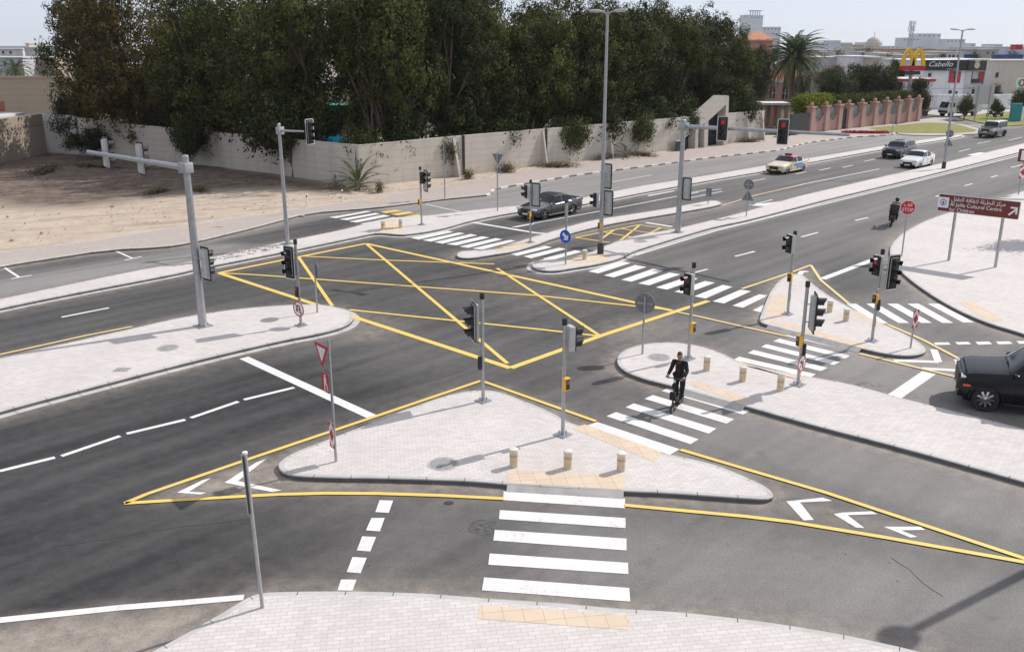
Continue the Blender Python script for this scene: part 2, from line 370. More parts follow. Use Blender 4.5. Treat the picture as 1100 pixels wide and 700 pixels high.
def pavement(name, px, paving, it=2, h=KH, gutter=False, kw=.15, blocks=False):
    P = [G(x, y, h).xy for x, y in px]
    if area(P) < 0: P.reverse()
    P = chaikin(P, it)
    I = offset(P, kw); C1 = offset(P, .02); O = offset(P, -.28)
    b = MB(); n = len(P)
    b.add([(p.x, p.y, h) for p in I], [tuple(range(n))]); b.build(name, paving, kind='structure')
    k = MB(); vs = []; fs = []
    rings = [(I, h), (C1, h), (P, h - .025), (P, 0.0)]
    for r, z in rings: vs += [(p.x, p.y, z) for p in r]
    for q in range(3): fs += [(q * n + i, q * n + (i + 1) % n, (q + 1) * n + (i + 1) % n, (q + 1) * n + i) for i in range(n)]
    k.add(vs, fs)
    if gutter:
        vs = [(p.x, p.y, .006) for p in P] + [(p.x, p.y, .005) for p in O]
        k.add(vs, [(i, (i + 1) % n, n + (i + 1) % n, n + i) for i in range(n)])
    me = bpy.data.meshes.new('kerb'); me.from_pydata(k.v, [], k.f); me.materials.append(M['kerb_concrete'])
    L = [0.0]
    for i in range(n): L.append(L[-1] + (P[(i + 1) % n] - P[i]).length)
    uv = me.uv_layers.new(name='UVMap')
    for poly in me.polygons:
        ids = [vi % n for vi in poly.vertices]
        for li, i in zip(poly.loop_indices, ids):
            u = L[i]
            if i == 0 and max(ids) == n - 1: u = L[n]
            uv.data[li].uv = (u, 0)
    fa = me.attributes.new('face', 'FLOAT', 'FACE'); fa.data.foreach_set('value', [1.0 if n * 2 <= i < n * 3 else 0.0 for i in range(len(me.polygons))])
    ba = me.attributes.new('blocks', 'FLOAT', 'FACE'); ba.data.foreach_set('value', [1.0 if blocks and P[i % n].x > -2 else 0.0 for i in range(len(me.polygons))])
    bm = bmesh.new(); bm.from_mesh(me); bmesh.ops.recalc_face_normals(bm, faces=bm.faces[:]); bm.to_mesh(me); bm.free()
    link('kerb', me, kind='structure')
    for i in range(n):
        a, c = P[i], P[(i + 1) % n]; m_ = max(1, int((c - a).length / .4))
        for j in range(m_): KERB_PTS.append(a.lerp(c, j / m_))
    return P

ISL_A = [(-330, 440), (0, 384), (136, 354), (191, 341), (240, 333.5), (275, 329.5), (330, 326), (357, 328), (376, 334), (381, 341), (372, 350), (343, 358), (300, 365.5), (200, 389), (100, 415), (0, 441), (-330, 540)]
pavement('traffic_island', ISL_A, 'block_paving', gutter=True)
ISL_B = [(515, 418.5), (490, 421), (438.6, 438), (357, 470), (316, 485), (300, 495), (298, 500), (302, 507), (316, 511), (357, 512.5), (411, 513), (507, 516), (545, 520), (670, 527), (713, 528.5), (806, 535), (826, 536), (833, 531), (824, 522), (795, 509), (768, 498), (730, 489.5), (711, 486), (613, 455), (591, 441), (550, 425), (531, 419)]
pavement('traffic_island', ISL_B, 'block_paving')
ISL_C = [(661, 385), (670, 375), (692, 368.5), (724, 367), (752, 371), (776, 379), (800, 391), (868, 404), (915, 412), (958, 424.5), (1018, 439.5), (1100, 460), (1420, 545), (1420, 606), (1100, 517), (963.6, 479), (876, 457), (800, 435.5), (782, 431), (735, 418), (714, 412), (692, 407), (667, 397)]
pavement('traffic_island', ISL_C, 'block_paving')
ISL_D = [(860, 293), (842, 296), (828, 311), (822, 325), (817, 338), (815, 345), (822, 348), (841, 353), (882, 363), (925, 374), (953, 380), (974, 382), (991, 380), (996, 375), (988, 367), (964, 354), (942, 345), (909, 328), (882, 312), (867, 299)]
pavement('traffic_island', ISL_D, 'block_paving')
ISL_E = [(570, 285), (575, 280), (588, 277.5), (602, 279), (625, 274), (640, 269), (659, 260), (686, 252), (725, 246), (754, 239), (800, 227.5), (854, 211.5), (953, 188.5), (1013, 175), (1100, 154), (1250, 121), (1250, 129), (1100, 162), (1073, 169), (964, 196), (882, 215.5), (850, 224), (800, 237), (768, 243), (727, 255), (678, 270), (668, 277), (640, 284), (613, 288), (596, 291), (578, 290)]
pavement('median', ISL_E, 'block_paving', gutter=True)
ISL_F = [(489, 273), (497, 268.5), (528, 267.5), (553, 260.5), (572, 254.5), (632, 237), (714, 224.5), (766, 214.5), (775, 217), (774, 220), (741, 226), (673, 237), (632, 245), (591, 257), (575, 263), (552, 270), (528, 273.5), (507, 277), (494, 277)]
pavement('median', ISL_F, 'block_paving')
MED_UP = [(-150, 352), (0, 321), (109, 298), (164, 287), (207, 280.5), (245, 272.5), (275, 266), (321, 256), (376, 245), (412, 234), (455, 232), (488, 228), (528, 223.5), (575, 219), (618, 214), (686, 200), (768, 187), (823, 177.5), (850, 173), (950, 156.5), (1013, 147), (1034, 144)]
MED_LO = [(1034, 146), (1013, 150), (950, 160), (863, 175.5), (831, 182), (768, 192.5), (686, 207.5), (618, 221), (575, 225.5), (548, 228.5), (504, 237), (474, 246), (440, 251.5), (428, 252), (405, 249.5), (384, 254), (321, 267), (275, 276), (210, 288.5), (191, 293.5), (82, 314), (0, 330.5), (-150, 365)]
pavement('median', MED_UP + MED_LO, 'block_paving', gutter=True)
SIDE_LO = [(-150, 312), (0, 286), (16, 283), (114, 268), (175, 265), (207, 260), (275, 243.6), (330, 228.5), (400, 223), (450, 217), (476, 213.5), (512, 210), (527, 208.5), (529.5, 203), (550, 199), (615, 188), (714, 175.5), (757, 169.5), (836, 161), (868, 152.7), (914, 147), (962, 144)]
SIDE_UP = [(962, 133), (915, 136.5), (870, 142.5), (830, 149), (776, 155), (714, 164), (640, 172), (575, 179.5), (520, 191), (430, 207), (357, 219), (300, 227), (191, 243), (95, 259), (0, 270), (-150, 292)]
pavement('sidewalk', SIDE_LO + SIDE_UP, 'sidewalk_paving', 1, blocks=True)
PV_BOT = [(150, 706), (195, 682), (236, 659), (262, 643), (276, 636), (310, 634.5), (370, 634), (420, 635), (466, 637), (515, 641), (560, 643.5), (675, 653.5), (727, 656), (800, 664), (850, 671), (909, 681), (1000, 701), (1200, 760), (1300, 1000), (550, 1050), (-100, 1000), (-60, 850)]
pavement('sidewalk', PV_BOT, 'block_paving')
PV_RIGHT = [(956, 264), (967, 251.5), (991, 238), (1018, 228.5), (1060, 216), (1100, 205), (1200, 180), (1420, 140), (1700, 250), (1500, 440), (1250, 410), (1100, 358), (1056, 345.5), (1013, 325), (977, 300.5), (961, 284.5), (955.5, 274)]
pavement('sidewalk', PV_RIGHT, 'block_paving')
# dropped kerbs: sloping concrete lips at the crossings
def ramp(px, out=.2):
    P = [G(x, y, KH).xy for x, y in px]; b = MB()
    d = (P[1] - P[0]).normalized(); nrm = Vector((d.y, -d.x))
    vs = []
    for p in P: vs += [(p.x + nrm.x * -.03, p.y + nrm.y * -.03, KH + .004), (p.x + nrm.x * out, p.y + nrm.y * out, .012)]
    b.add(vs, [(2 * i, 2 * i + 1, 2 * i + 3, 2 * i + 2) for i in range(len(P) - 1)]); b.build('dropped_kerb', 'concrete', kind='structure')
ramp([(545, 519.5), (607, 523), (670, 527)]); ramp([(735, 418.5), (782, 431.5), (800, 436)]); ramp([(825, 349.5), (860, 358), (925, 374.5)])
ramp([(675, 653.5), (600, 646.5), (516, 641)], .16)
def tactile(px, h=KH):
    b = MB(); b.add([G(x, y, h + .004) for x, y in px], [tuple(range(len(px)))]); b.build('tactile_paving', 'tactile_paving', kind='structure')
tactile([(545, 504), (671, 510), (670, 525.5), (546, 518.5)]); tactile([(615, 460), (628, 455.5), (711, 485), (703, 496)])
tactile([(515, 649), (676, 660.5), (674, 676), (513, 664)]); tactile([(738, 411.5), (745, 408), (806, 428), (797, 434)])
tactile([(786, 386.5), (796, 391.5), (868, 405), (862, 409)]); tactile([(829, 318), (846, 317), (843, 341), (822, 340)])
tactile([(826, 346), (832, 343.5), (935, 370.5), (928, 374.5)]); tactile([(912, 334), (921, 334), (951, 350), (940, 351)])
tactile([(538, 270), (530, 267.8), (569, 257.2), (574, 262)]); tactile([(606, 283), (618, 276.5), (660, 271), (650, 281)]); tactile([(405, 249), (416, 236), (424, 235.5), (436, 250)])
tactile([(1030, 325), (1042, 322), (1078, 343), (1062, 345.5)])

# road sheet: one fine grid carrying the wear of the surface (old / new asphalt, dust swept to the kerbs)
def axis_pts(spec):
    out = []
    for a, b, s in spec: out += list(np.arange(a, b, s))
    return np.array(out + [spec[-1][1]])
xs = axis_pts([(-90, -30, 2), (-30, 32, .36), (32, 90, .9), (90, 260, 4)]); ys = axis_pts([(6, 62, .36), (62, 135, .9), (135, 330, 4)])
XX, YY = np.meshgrid(xs, ys); nx, ny = len(xs), len(ys)
co = np.stack([XX.ravel(), YY.ravel(), np.zeros(nx * ny)], 1)
def pip(poly, x, y):
    P = np.array([[p[0], p[1]] for p in poly]); ins = np.zeros(len(x), bool)
    for i in range(len(P)):
        x1, y1 = P[i - 1]; x2, y2 = P[i]
        if y1 == y2: continue
        c = ((y1 > y) != (y2 > y)) & (x < (x2 - x1) * (y - y1) / (y2 - y1) + x1); ins ^= c
    return ins
def soft(px, rad=.8):
    poly = [G(x, y) for x, y in px]; a = np.zeros(len(co))
    for dx, dy in ((0, 0), (1, 0), (-1, 0), (0, 1), (0, -1), (.6, .6), (-.6, .6), (.6, -.6), (-.6, -.6)): a += pip(poly, co[:, 0] + dx * rad, co[:, 1] + dy * rad)
    return a / 9
tone = np.full(len(co), .17)
def zone(px, val, rad=.8):
    global tone
    w = soft(px, rad); tone = tone * (1 - w) + val * w
zone([(-150, 330), (0, 300), (207, 268), (300, 240), (400, 215), (560, 190), (960, 140), (1200, 110), (1200, 125), (1034, 145), (850, 173), (600, 218), (430, 238), (330, 250), (200, 283), (0, 325), (-150, 360)], .80, 1.2)
zone([(215, 262), (330, 238), (395, 224), (445, 232), (380, 254), (300, 262)], .20, .6)
zone([(530, 600), (560, 542), (840, 566), (1100, 612), (1400, 680), (1400, 800), (1000, 700), (700, 655), (540, 640)], .60, 1.2)
zone([(330, 640), (390, 540), (560, 540), (530, 640)], .33, 1.5)
zone([(640, 450), (735, 420), (800, 440), (1100, 522), (1400, 610), (1400, 690), (1100, 597), (735, 482)], .58, 1.0)
zone([(760, 372), (800, 350), (1000, 385), (1100, 395), (1300, 420), (1300, 520), (1020, 437)], .66, .8)
zone([(905, 320), (1000, 305), (1100, 360), (1250, 420), (1200, 430), (1000, 375)], .42, .8)
zone([(860, 225), (1100, 165), (1250, 130), (1250, 160), (1100, 203), (985, 238), (950, 262), (880, 282), (800, 305), (700, 290), (690, 270)], .33, 1.5)
zone([(830, 248), (960, 212), (1100, 172), (1100, 185), (960, 226), (860, 262)], .50, 1.2)
zone([(640, 440), (600, 425), (690, 350), (760, 330), (830, 350), (790, 375), (670, 372)], .36, 1.2)
zone([(690, 240), (800, 214), (1000, 168), (1100, 146), (1100, 152), (950, 187), (800, 225), (690, 250)], .44, .8)
zone([(690, 205), (1034, 147), (1200, 120), (1250, 120), (1100, 152), (800, 212), (690, 230)], .30, .8)
zone([(-60, 690), (0, 667), (262, 643), (230, 662), (150, 710), (-60, 780)], .55, .4)
zone([(-200, 560), (-100, 470), (0, 447), (310, 372), (500, 415), (400, 445), (140, 535), (330, 560), (330, 640), (-60, 690)], .035, 1.5)
zone([(310, 400), (420, 350), (600, 360), (560, 395)], .24, 2)
dust = np.zeros(len(co))
kd = kdtree.KDTree(len(KERB_PTS))
for i, p in enumerate(KERB_PTS): kd.insert((p.x, p.y, 0), i)
kd.balance()
for i in range(len(co)):
    x, y, _ = co[i]
    if -32 < x < 80 and y < 130: dust[i] = .85 * math.exp(-kd.find((x, y, 0))[2] / .45)
def dz(px, val, rad=.4):
    global dust
    dust = np.maximum(dust, soft(px, rad) * val)
dz([(150, 538), (300, 484), (300, 530)], .62); dz([(-60, 690), (0, 668), (262, 643), (230, 662), (150, 710), (-60, 780)], .75)
dz([(840, 526), (830, 552), (1080, 600)], .35); dz([(300, 512), (545, 521), (545, 530), (300, 528)], .55); dz([(640, 345), (760, 340), (690, 372), (655, 380)], .4, 1.2)
dz([(383, 335), (420, 340), (430, 365), (360, 365)], .42, 1.0); dz([(500, 290), (620, 300), (640, 330), (560, 340)], .16, 2.5); dz([(860, 293), (872, 284), (900, 320)], .4)
dz([(950, 375), (990, 365), (1040, 390), (1030, 405)], .4); dz([(690, 415), (730, 425), (700, 450), (660, 440)], .2, 1.5)
me = bpy.data.meshes.new('road')
idx = np.arange(nx * ny).reshape(ny, nx)
quads = np.stack([idx[:-1, :-1], idx[:-1, 1:], idx[1:, 1:], idx[1:, :-1]], -1).reshape(-1, 4)
me.vertices.add(len(co)); me.vertices.foreach_set('co', co.astype(np.float32).ravel())
me.loops.add(quads.size); me.loops.foreach_set('vertex_index', quads.astype(np.int32).ravel())
me.polygons.add(len(quads)); me.polygons.foreach_set('loop_start', (np.arange(len(quads)) * 4).astype(np.int32)); me.polygons.foreach_set('loop_total', np.full(len(quads), 4, np.int32))
for nm, arr in (('tone', tone), ('dust', dust)):
    a = me.attributes.new(nm, 'FLOAT', 'POINT'); a.data.foreach_set('value', arr.astype(np.float32))
me.update(); me.validate(); me.materials.append(M['asphalt']); link('road', me, kind='structure')

b = MB(); N = 64
b.add([(0, 150, -.06)] + [(4000 * math.cos(2 * math.pi * k / N), 150 + 4000 * math.sin(2 * math.pi * k / N), -.06) for k in range(N)], [(0, k + 1, (k + 1) % N + 1) for k in range(N)])
b.build('ground', 'ground_earth', kind='structure')
# sand lot behind the far sidewalk, uneven
random.seed(3)
sand_px = [(-260, 305), (-150, 303), (0, 279), (95, 266), (191, 251), (300, 234), (357, 225), (430, 212.5), (520, 197), (575, 184), (640, 176), (714, 168), (776, 158.5), (830, 152), (830, 146), (-260, 146)]
gx = np.arange(-100, 40, .7); gy = np.arange(44, 118, .7)
SX, SY = np.meshgrid(gx, gy); ins = pip([G(x, y, .1) for x, y in sand_px], SX.ravel(), SY.ravel()).reshape(SX.shape)
from mathutils import noise as mn
vid = {}; b = MB(); soil_shade_px = [(-140, 190), (0, 221), (60, 224), (109, 220), (150, 213), (215, 206), (290, 202), (340, 207), (386, 205), (380, 199), (300, 186), (218, 174), (125, 160), (52, 160), (0, 170), (-140, 160)]  # outline of the dark earth strip and the tree shade painted with it
for j in range(len(gy) - 1):
    for i in range(len(gx) - 1):
        if not ins[j, i]: continue
        q = []
        for jj, ii in ((j, i), (j, i + 1), (j + 1, i + 1), (j + 1, i)):
            if (jj, ii) not in vid:
                x, y = gx[ii], gy[jj]; vid[jj, ii] = len(b.v)
                edge = 1.0
                z = .10 + .07 * mn.noise((x * .35, y * .35, 1)) + .04 * mn.noise((x * 1.1, y * 1.1, 5))
                b.v.append((x, y, min(z, .19)))
            q.append(vid[jj, ii])
        b.f.append(tuple(q)); b.mi.append(0)
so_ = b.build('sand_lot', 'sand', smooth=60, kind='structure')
sx_ = np.array([v[0] for v in b.v]); sy_ = np.array([v[1] for v in b.v]); sp_ = [G(x, y, .1) for x, y in soil_shade_px]; sw = np.zeros(len(sx_))
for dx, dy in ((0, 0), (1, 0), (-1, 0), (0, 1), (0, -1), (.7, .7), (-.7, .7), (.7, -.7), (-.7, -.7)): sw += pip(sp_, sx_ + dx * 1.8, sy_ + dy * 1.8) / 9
a_ = so_.data.attributes.new('soil_shade', 'FLOAT', 'POINT'); a_.data.foreach_set('value', sw.astype(np.float32))
b = MB(); b.add([(-12.4, 74, .03), (32, 113, .03), (70, 150, .03), (40, 230, .03), (-120, 230, .03), (-120, 100, .03), (-49, 97.5, .03), (-29, 87.5, .03), (-20.5, 81, .03)], [tuple(range(9))])
b.build('garden_ground', 'garden_earth', kind='structure')
def lawn(px, h=.11):
    P = [G(x, y, h).xy for x, y in px]
    if area(P) < 0: P.reverse()
    P = chaikin(P, 1); n = len(P); bb = MB(); bb.add([(p.x, p.y, h) for p in P], [tuple(range(n))]); bb.add([(p.x, p.y, h) for p in P] + [(p.x, p.y, 0) for p in P], [(i, n + i, n + (i + 1) % n, (i + 1) % n) for i in range(n)])
    return bb.build('lawn', 'lawn_green', kind='structure')
pavement('sidewalk', [(964, 144), (962, 134), (985, 129.5), (1010, 129), (1034, 133), (1056, 140), (1052, 143.5), (1022, 145), (990, 145.5)], 'sidewalk_paving', 1, .1)
lawn([(930, 137.8), (996, 131.6), (1012, 132), (1032, 134.5), (1051, 140.5), (1026, 142.8), (964, 142.5)], .135); lawn([(907, 143.5), (945, 139.5), (962, 142), (950, 144)], .135)
lawn([(1029, 126), (1055, 122), (1100, 119), (1200, 113), (1230, 122), (1100, 134), (1073, 136), (1050, 131)], .12)
b = MB(); b.add([G(x, y, .006) for x, y in [(985, 130), (1010, 111), (1230, 108), (1230, 118), (1030, 125), (1010, 129)]], [tuple(range(6))]); b.build('car_park', 'concrete', kind='structure')

# ------------------------------------------------------------------ painted markings, 5 mm above the asphalt
MZ = .008
def quadset(name, quads, m, z=MZ):
    b = MB()
    for q in quads: b.add([G(x, y, z) for x, y in q], [tuple(range(len(q)))])
    return b.build(name, m, kind='structure')
def stroke(b, p0, p1, w, z=MZ):
    a, c = G(p0[0], p0[1], z), G(p1[0], p1[1], z); d = (c - a).normalized(); n = Vector((-d.y, d.x, 0)) * w / 2
    b.add([a + n, a - n, c - n, c + n], [(0, 1, 2, 3)])
def strokes(name, segs, w, m, z=MZ):
    b = MB()
    for k, s in enumerate(segs):
        for i in range(len(s) - 1): stroke(b, s[i], s[i + 1], w, z + .0008 * ((k * 3 + i) % 9))
    return b.build(name, m, kind='structure')
c5 = lambda p: crop(550, 170, p); c2 = lambda p: crop(275, 170, p); c5b = lambda p: crop(550, 340, p); c8 = lambda p: crop(800, 340, p); c8a = lambda p: crop(800, 170, p)
quadset('zebra_crossing', [[(541, 527), (671.4, 535), (671.4, 545.5), (540.5, 536.7)], [(537, 547.4), (672, 556), (672, 566.7), (536, 557)], [(531.5, 568.6), (673, 578), (673, 590.7), (530, 580)], [(526, 594), (674.6, 604), (675, 616), (524.5, 606)], [(520, 619.6), (676, 631), (677, 645.5), (517.7, 633.5)]], 'white_paint')
quadset('zebra_crossing', [c5b(q) for q in ([(335, 414), (660, 521), (622, 543), (285, 432)], [(410, 375), (735, 482), (703, 502), (372, 391)], [(480, 341), (805, 440), (775, 460), (447, 356)], [(555, 308), (875, 403), (845, 421), (522, 323)], [(618, 278), (938, 370), (910, 385), (590, 292)])], 'white_paint')
quadset('zebra_crossing', [c8(q) for q in ([(180, 65), (458, 130), (440, 141), (160, 75)], [(135, 86), (415, 153), (395, 165), (112, 97)], [(85, 108), (375, 178), (350, 190), (65, 119)], [(35, 131), (327, 201), (300, 214), (12, 143)], [(-22, 157), (280, 226), (258, 240), (-45, 170)])], 'white_paint')
quadset('zebra_crossing', [c8a(q) for q in ([(398, 572), (438, 572), (565, 650), (522, 650)], [(478, 572), (520, 572), (648, 648), (605, 648)], [(560, 572), (603, 572), (738, 648), (695, 648)], [(640, 572), (685, 572), (822, 648), (778, 648)], [(720, 572), (765, 572), (905, 646), (860, 646)])], 'white_paint')
quadset('zebra_crossing', [c5(q) for q in ([(300, 445), (430, 405), (468, 412), (340, 453)], [(362, 461), (485, 420), (530, 428), (400, 469)], [(430, 478), (555, 435), (597, 443), (470, 486)], [(497, 492), (620, 450), (663, 457), (540, 500)], [(567, 508), (690, 467), (733, 474), (610, 517)], [(640, 525), (760, 483), (800, 490), (683, 533)], [(718, 543), (830, 498), (868, 506), (762, 552)], [(790, 563), (900, 517), (942, 523), (835, 571)], [(868, 580), (975, 535), (1008, 540), (910, 588)], [(948, 598), (990, 577), (1000, 600), (985, 608)])], 'white_paint')
quadset('zebra_crossing', [c5(q) for q in ([(-5, 377), (130, 345), (158, 350), (20, 384)], [(45, 386), (185, 352), (215, 357), (75, 394)], [(120, 395), (250, 362), (275, 368), (150, 403)])], 'white_paint')
quadset('zebra_crossing', [c2(q) for q in ([(565, 303), (710, 278), (733, 282), (600, 310)], [(608, 313), (755, 285), (778, 290), (640, 320)], [(655, 322), (800, 292), (823, 296), (690, 328)], [(702, 330), (845, 298), (872, 303), (735, 336)], [(750, 338), (890, 307), (920, 312), (790, 343)], [(800, 347), (945, 314), (970, 319), (835, 353)], [(852, 355), (1000, 321), (1022, 325), (890, 360)])], 'white_paint')
quadset('zebra_crossing', [c2(q) for q in ([(288, 232), (435, 208), (455, 210), (315, 236)], [(328, 240), (470, 215), (490, 219), (358, 244)], [(365, 249), (500, 222), (530, 227), (398, 253)], [(410, 258), (540, 232), (570, 236), (445, 262)])], 'white_paint')
quadset('yellow_hatching', [c2(q) for q in ([(490, 211), (550, 203), (578, 207), (510, 216)], [(530, 220), (600, 210), (622, 214), (560, 225)], [(575, 232), (640, 220), (650, 228), (600, 235)])], 'yellow_paint')
L_, T_, R_, B_ = (235, 293), (393, 261.5), (722, 333.5), (548.5, 395)
strokes('yellow_box_outline', [[L_, T_], [T_, R_], [(761, 323), (648, 359.5), B_], [B_, L_]], .27, 'yellow_paint')
strokes('yellow_box_lines', [[T_, (545, 390)], [(321, 276.5), (357, 328.5)], [(324, 275), (411, 279.2), (531, 283.5)], [L_, (275, 295), (575, 317), (719, 332.5)], [(375, 332.5), (575, 353), (642, 360.5)], [(534, 288), (643, 359.5)]], .17, 'yellow_paint', MZ + .004)
strokes('yellow_edge_line', [[(-60, 394.5), (0, 380.5), (93, 360), (142, 350.5)], [(728, 335), (752, 340), (800, 351), (846, 361)], [(923, 379.5), (1029, 405), (1100, 422)], [(797, 310), (847, 293.5), (871, 284.5), (882, 301), (912, 326)], [(953, 348), (991, 364.5), (1037, 388.5), (1100, 422)]], .15, 'pale_yellow_paint', MZ + .012)
strokes('yellow_edge_line', [[(134, 540), (158, 530), (275, 490), (400, 448), (517, 408.5)], [(517, 408.5), (575, 429), (640, 452)], [(731, 482.5), (800, 503), (887, 528.5), (1100, 599), (1300, 668)], [(134, 540), (200, 536), (300, 530.5), (350, 529.3), (406, 529.6), (470, 531.5), (541, 535)], [(671, 542), (740, 548.5), (800, 554), (850, 560), (950, 576.5), (1100, 603), (1300, 645)]], .15, 'yellow_paint', MZ + .012)
for q in ([(190, 528.7), (217, 515.5), (227, 513), (203, 527.7), (222, 528.7), (215, 530.8)], [(241, 518), (275.5, 496), (286, 492.7), (255.5, 516.3), (303, 526.3), (292, 528)], crop(800, 510, [(163, 103), (308, 88), (345, 101), (218, 107), (272, 176), (232, 178)]), crop(800, 510, [(350, 153), (385, 147), (500, 142), (523, 153), (405, 157), (472, 208), (437, 206)]), crop(800, 510, [(548, 203), (690, 202), (712, 215), (615, 217), (680, 242), (655, 246)])):
    quadset('white_chevron', [q], 'white_paint')
strokes('white_chevrons', [[(960, 387), (1008, 388.5)], [(1008, 388.5), (1003, 375)], [(991, 395.5), (1033, 398)], [(1033, 398), (1029, 386)], [(858, 296), (862, 291), (868, 292)]], .26, 'white_paint')
strokes('stop_line', [[(262, 384), (399, 447)], [(883.5, 299.5), (944, 276.5)]], .36, 'white_paint')
strokes('stop_line', [[(961, 425.5), (998, 400)]], .46, 'white_paint'); strokes('stop_line', [[(503, 238), (575, 250), (590, 251.3)], [(694, 239), (722, 243.5)]], .32, 'white_paint')
strokes('lane_line', [[(-70, 523), (-15, 509)], [(0, 505.5), (59, 491)], [(66, 489.5), (129, 468)], [(136, 465.5), (199, 450.5)], [(205, 448.5), (256, 431)], [(262, 429), (316, 416)], [(66, 340.5), (117, 330.5)]], .17, 'white_paint')
strokes('edge_line', [[(-120, 680), (0, 665.5), (130, 652), (200, 646.5), (262, 641)]], .20, 'white_paint')
strokes('lane_line', [[(550, 244), (643, 227), (724, 211.5)], [(738, 213), (776, 205.5)], [(696, 210), (724, 205)], [(763, 204.5), (775, 203)], [c8a([(225, 103)])[0], c8a([(530, 42)])[0]], [(553, 244), (574, 240.5)], [(724.5, 211.5), (750, 206.5)], [c5([(535, 149)])[0], c5([(640, 129)])[0]], [(739, 207.5), (760, 204)], [c8a([(20, 185)])[0], c8a([(110, 163)])[0]], [(800, 196), (822, 192)], [(855, 187), (866, 184.5)], [(880, 183), (892, 180.5)], [(928, 173.5), (940, 171)], [(905, 180), (916, 177.5)], [(990, 166), (1003, 163.5)], [(1030, 163), (1042, 160)], [(1050, 154.5), (1064, 151.5)], [(1083, 151), (1098, 147.5)], [(955, 168), (962, 166.6)]], .15, 'white_paint')
strokes('lane_line', [[c5([(878, 386)])[0], c5([(955, 367)])[0]], [c8a([(0, 377)])[0], c8a([(38, 366)])[0]], [c8a([(222, 310)])[0], c8a([(288, 292)])[0]], [c8a([(435, 245)])[0], c8a([(487, 233)])[0]], [c8a([(752, 151)])[0], c8a([(768, 146)])[0]], [c8a([(865, 108)])[0], c8a([(897, 100)])[0]], [c8a([(970, 75)])[0], c8a([(995, 68)])[0]], [(1086, 180), (1100, 176.5)], [(745, 293), (760, 289)]], .16, 'white_paint')
strokes('edge_line', [[(683, 274), (730, 259.5), (770, 247.5), (855, 226.5), (968, 199), (1076, 172), (1100, 166)]], .16, 'white_paint')
strokes('edge_line', [c8a([(25, 150), (225, 103)]), [(776, 220.5), (812, 209.5), (850, 201), (862, 198.3)]], .13, 'pale_yellow_paint')
strokes('yellow_hatching', [c5(q) for q in ([(250, 312), (500, 262)], [(500, 262), (630, 279)], [(250, 312), (385, 331)], [(503, 263), (425, 325)], [(400, 283), (345, 322)], [(365, 291), (480, 312)], [(430, 277), (560, 296)], [(585, 274), (535, 298)])], .15, 'yellow_paint')
quadset('give_way_line', [c8(q) for q in ([(745, 102), (802, 101), (812, 110), (752, 111)], [(828, 100), (880, 99), (893, 108), (840, 110)], [(908, 99), (962, 98), (975, 108), (920, 110)], [(988, 98), (1043, 97), (1056, 107), (1000, 109)], [(1070, 96), (1125, 95), (1138, 105), (1082, 107)])], 'white_paint')
quadset('give_way_line', [crop(275, 510, q) for q in ([(487, 98), (540, 100), (523, 148), (470, 145)], [(455, 168), (507, 168), (488, 221), (433, 217)], [(418, 240), (473, 243), (450, 300), (397, 296)], [(380, 322), (436, 325), (412, 386), (357, 381)], [(335, 410), (396, 411), (380, 454), (321, 453)])], 'white_paint')
strokes('parking_bay_marks', [[(5, 287.5), (21, 298)], [(12, 299.3), (34, 295.5)], [(123, 269), (143, 277.7)], [(134, 279.3), (152, 275.5)], [(458, 219.5), (495, 227.5)], [(655, 196), (700, 188)]], .14, 'white_paint')
quadset('turn_arrow', [[(806, 219.5), (830, 217.5), (846, 215), (838, 220.5), (826, 221.5), (808, 221)], [(882, 165.5 + 4), (905, 165 + 3.5), (890, 167 + 4)], [(1039, 166.5), (1052, 163.8), (1060, 164.2), (1047, 167.5)]], 'white_paint')

mat('tar', (.034, .033, .033), .7); mat('patch_asphalt', (.085, .082, .08), .9, 0, .45, 9, .6, 30)
rsd = random.Random(12)
def seam(a, c, w=.024, amp=.16):
    A_, C_ = G(a[0], a[1], .0045), G(c[0], c[1], .0045); n_ = max(6, int((C_ - A_).length / .35)); d = (C_ - A_).normalized(); nn = Vector((-d.y, d.x, 0)); b = MB(); vs = []; ph = rsd.random() * 9
    for k in range(n_ + 1):
        o_ = nn * (amp * mn.noise((k * .35, ph, 0)) + .4 * amp * mn.noise((k * 1.3, ph, 4))); q = A_.lerp(C_, k / n_) + o_; ww = w * (.5 + .7 * rsd.random()); vs += [q + nn * ww / 2, q - nn * ww / 2]
    b.add(vs, [(2 * k, 2 * k + 1, 2 * k + 3, 2 * k + 2) for k in range(n_)]); b.build('tar_seam', 'tar', kind='structure')
for a, c in [((960, 598), (1012, 640)), ((60, 585), (270, 556)), ((120, 440), (300, 395)), ((420, 420), (505, 396)), ((860, 250), (1080, 190)), ((330, 300), (520, 320)), ((560, 330), (640, 322)), ((20, 350), (180, 312)), ((760, 360), (810, 345))]: seam(a, c)
def patch(c, r, ry, m='patch_asphalt'):
    o = G(c[0], c[1], .0042); b = MB(); b.add([(o.x + r * math.cos(t_) * (1 + .25 * mn.noise((3 * math.cos(t_), 3 * math.sin(t_), c[0]))), o.y + ry * math.sin(t_) * (1 + .25 * mn.noise((3 * math.sin(t_), 3 * math.cos(t_), c[1]))), .0042) for t_ in [2 * math.pi * k / 28 for k in range(28)]], [tuple(range(28))]); b.build('asphalt_patch', m, kind='structure')
patch((518, 566), .34, .36); patch((482, 540), .13, .11, 'tar')
for _ in range(16): patch((rsd.uniform(300, 1060), rsd.uniform(548, 640)), rsd.uniform(.012, .03), rsd.uniform(.012, .026), 'tar')
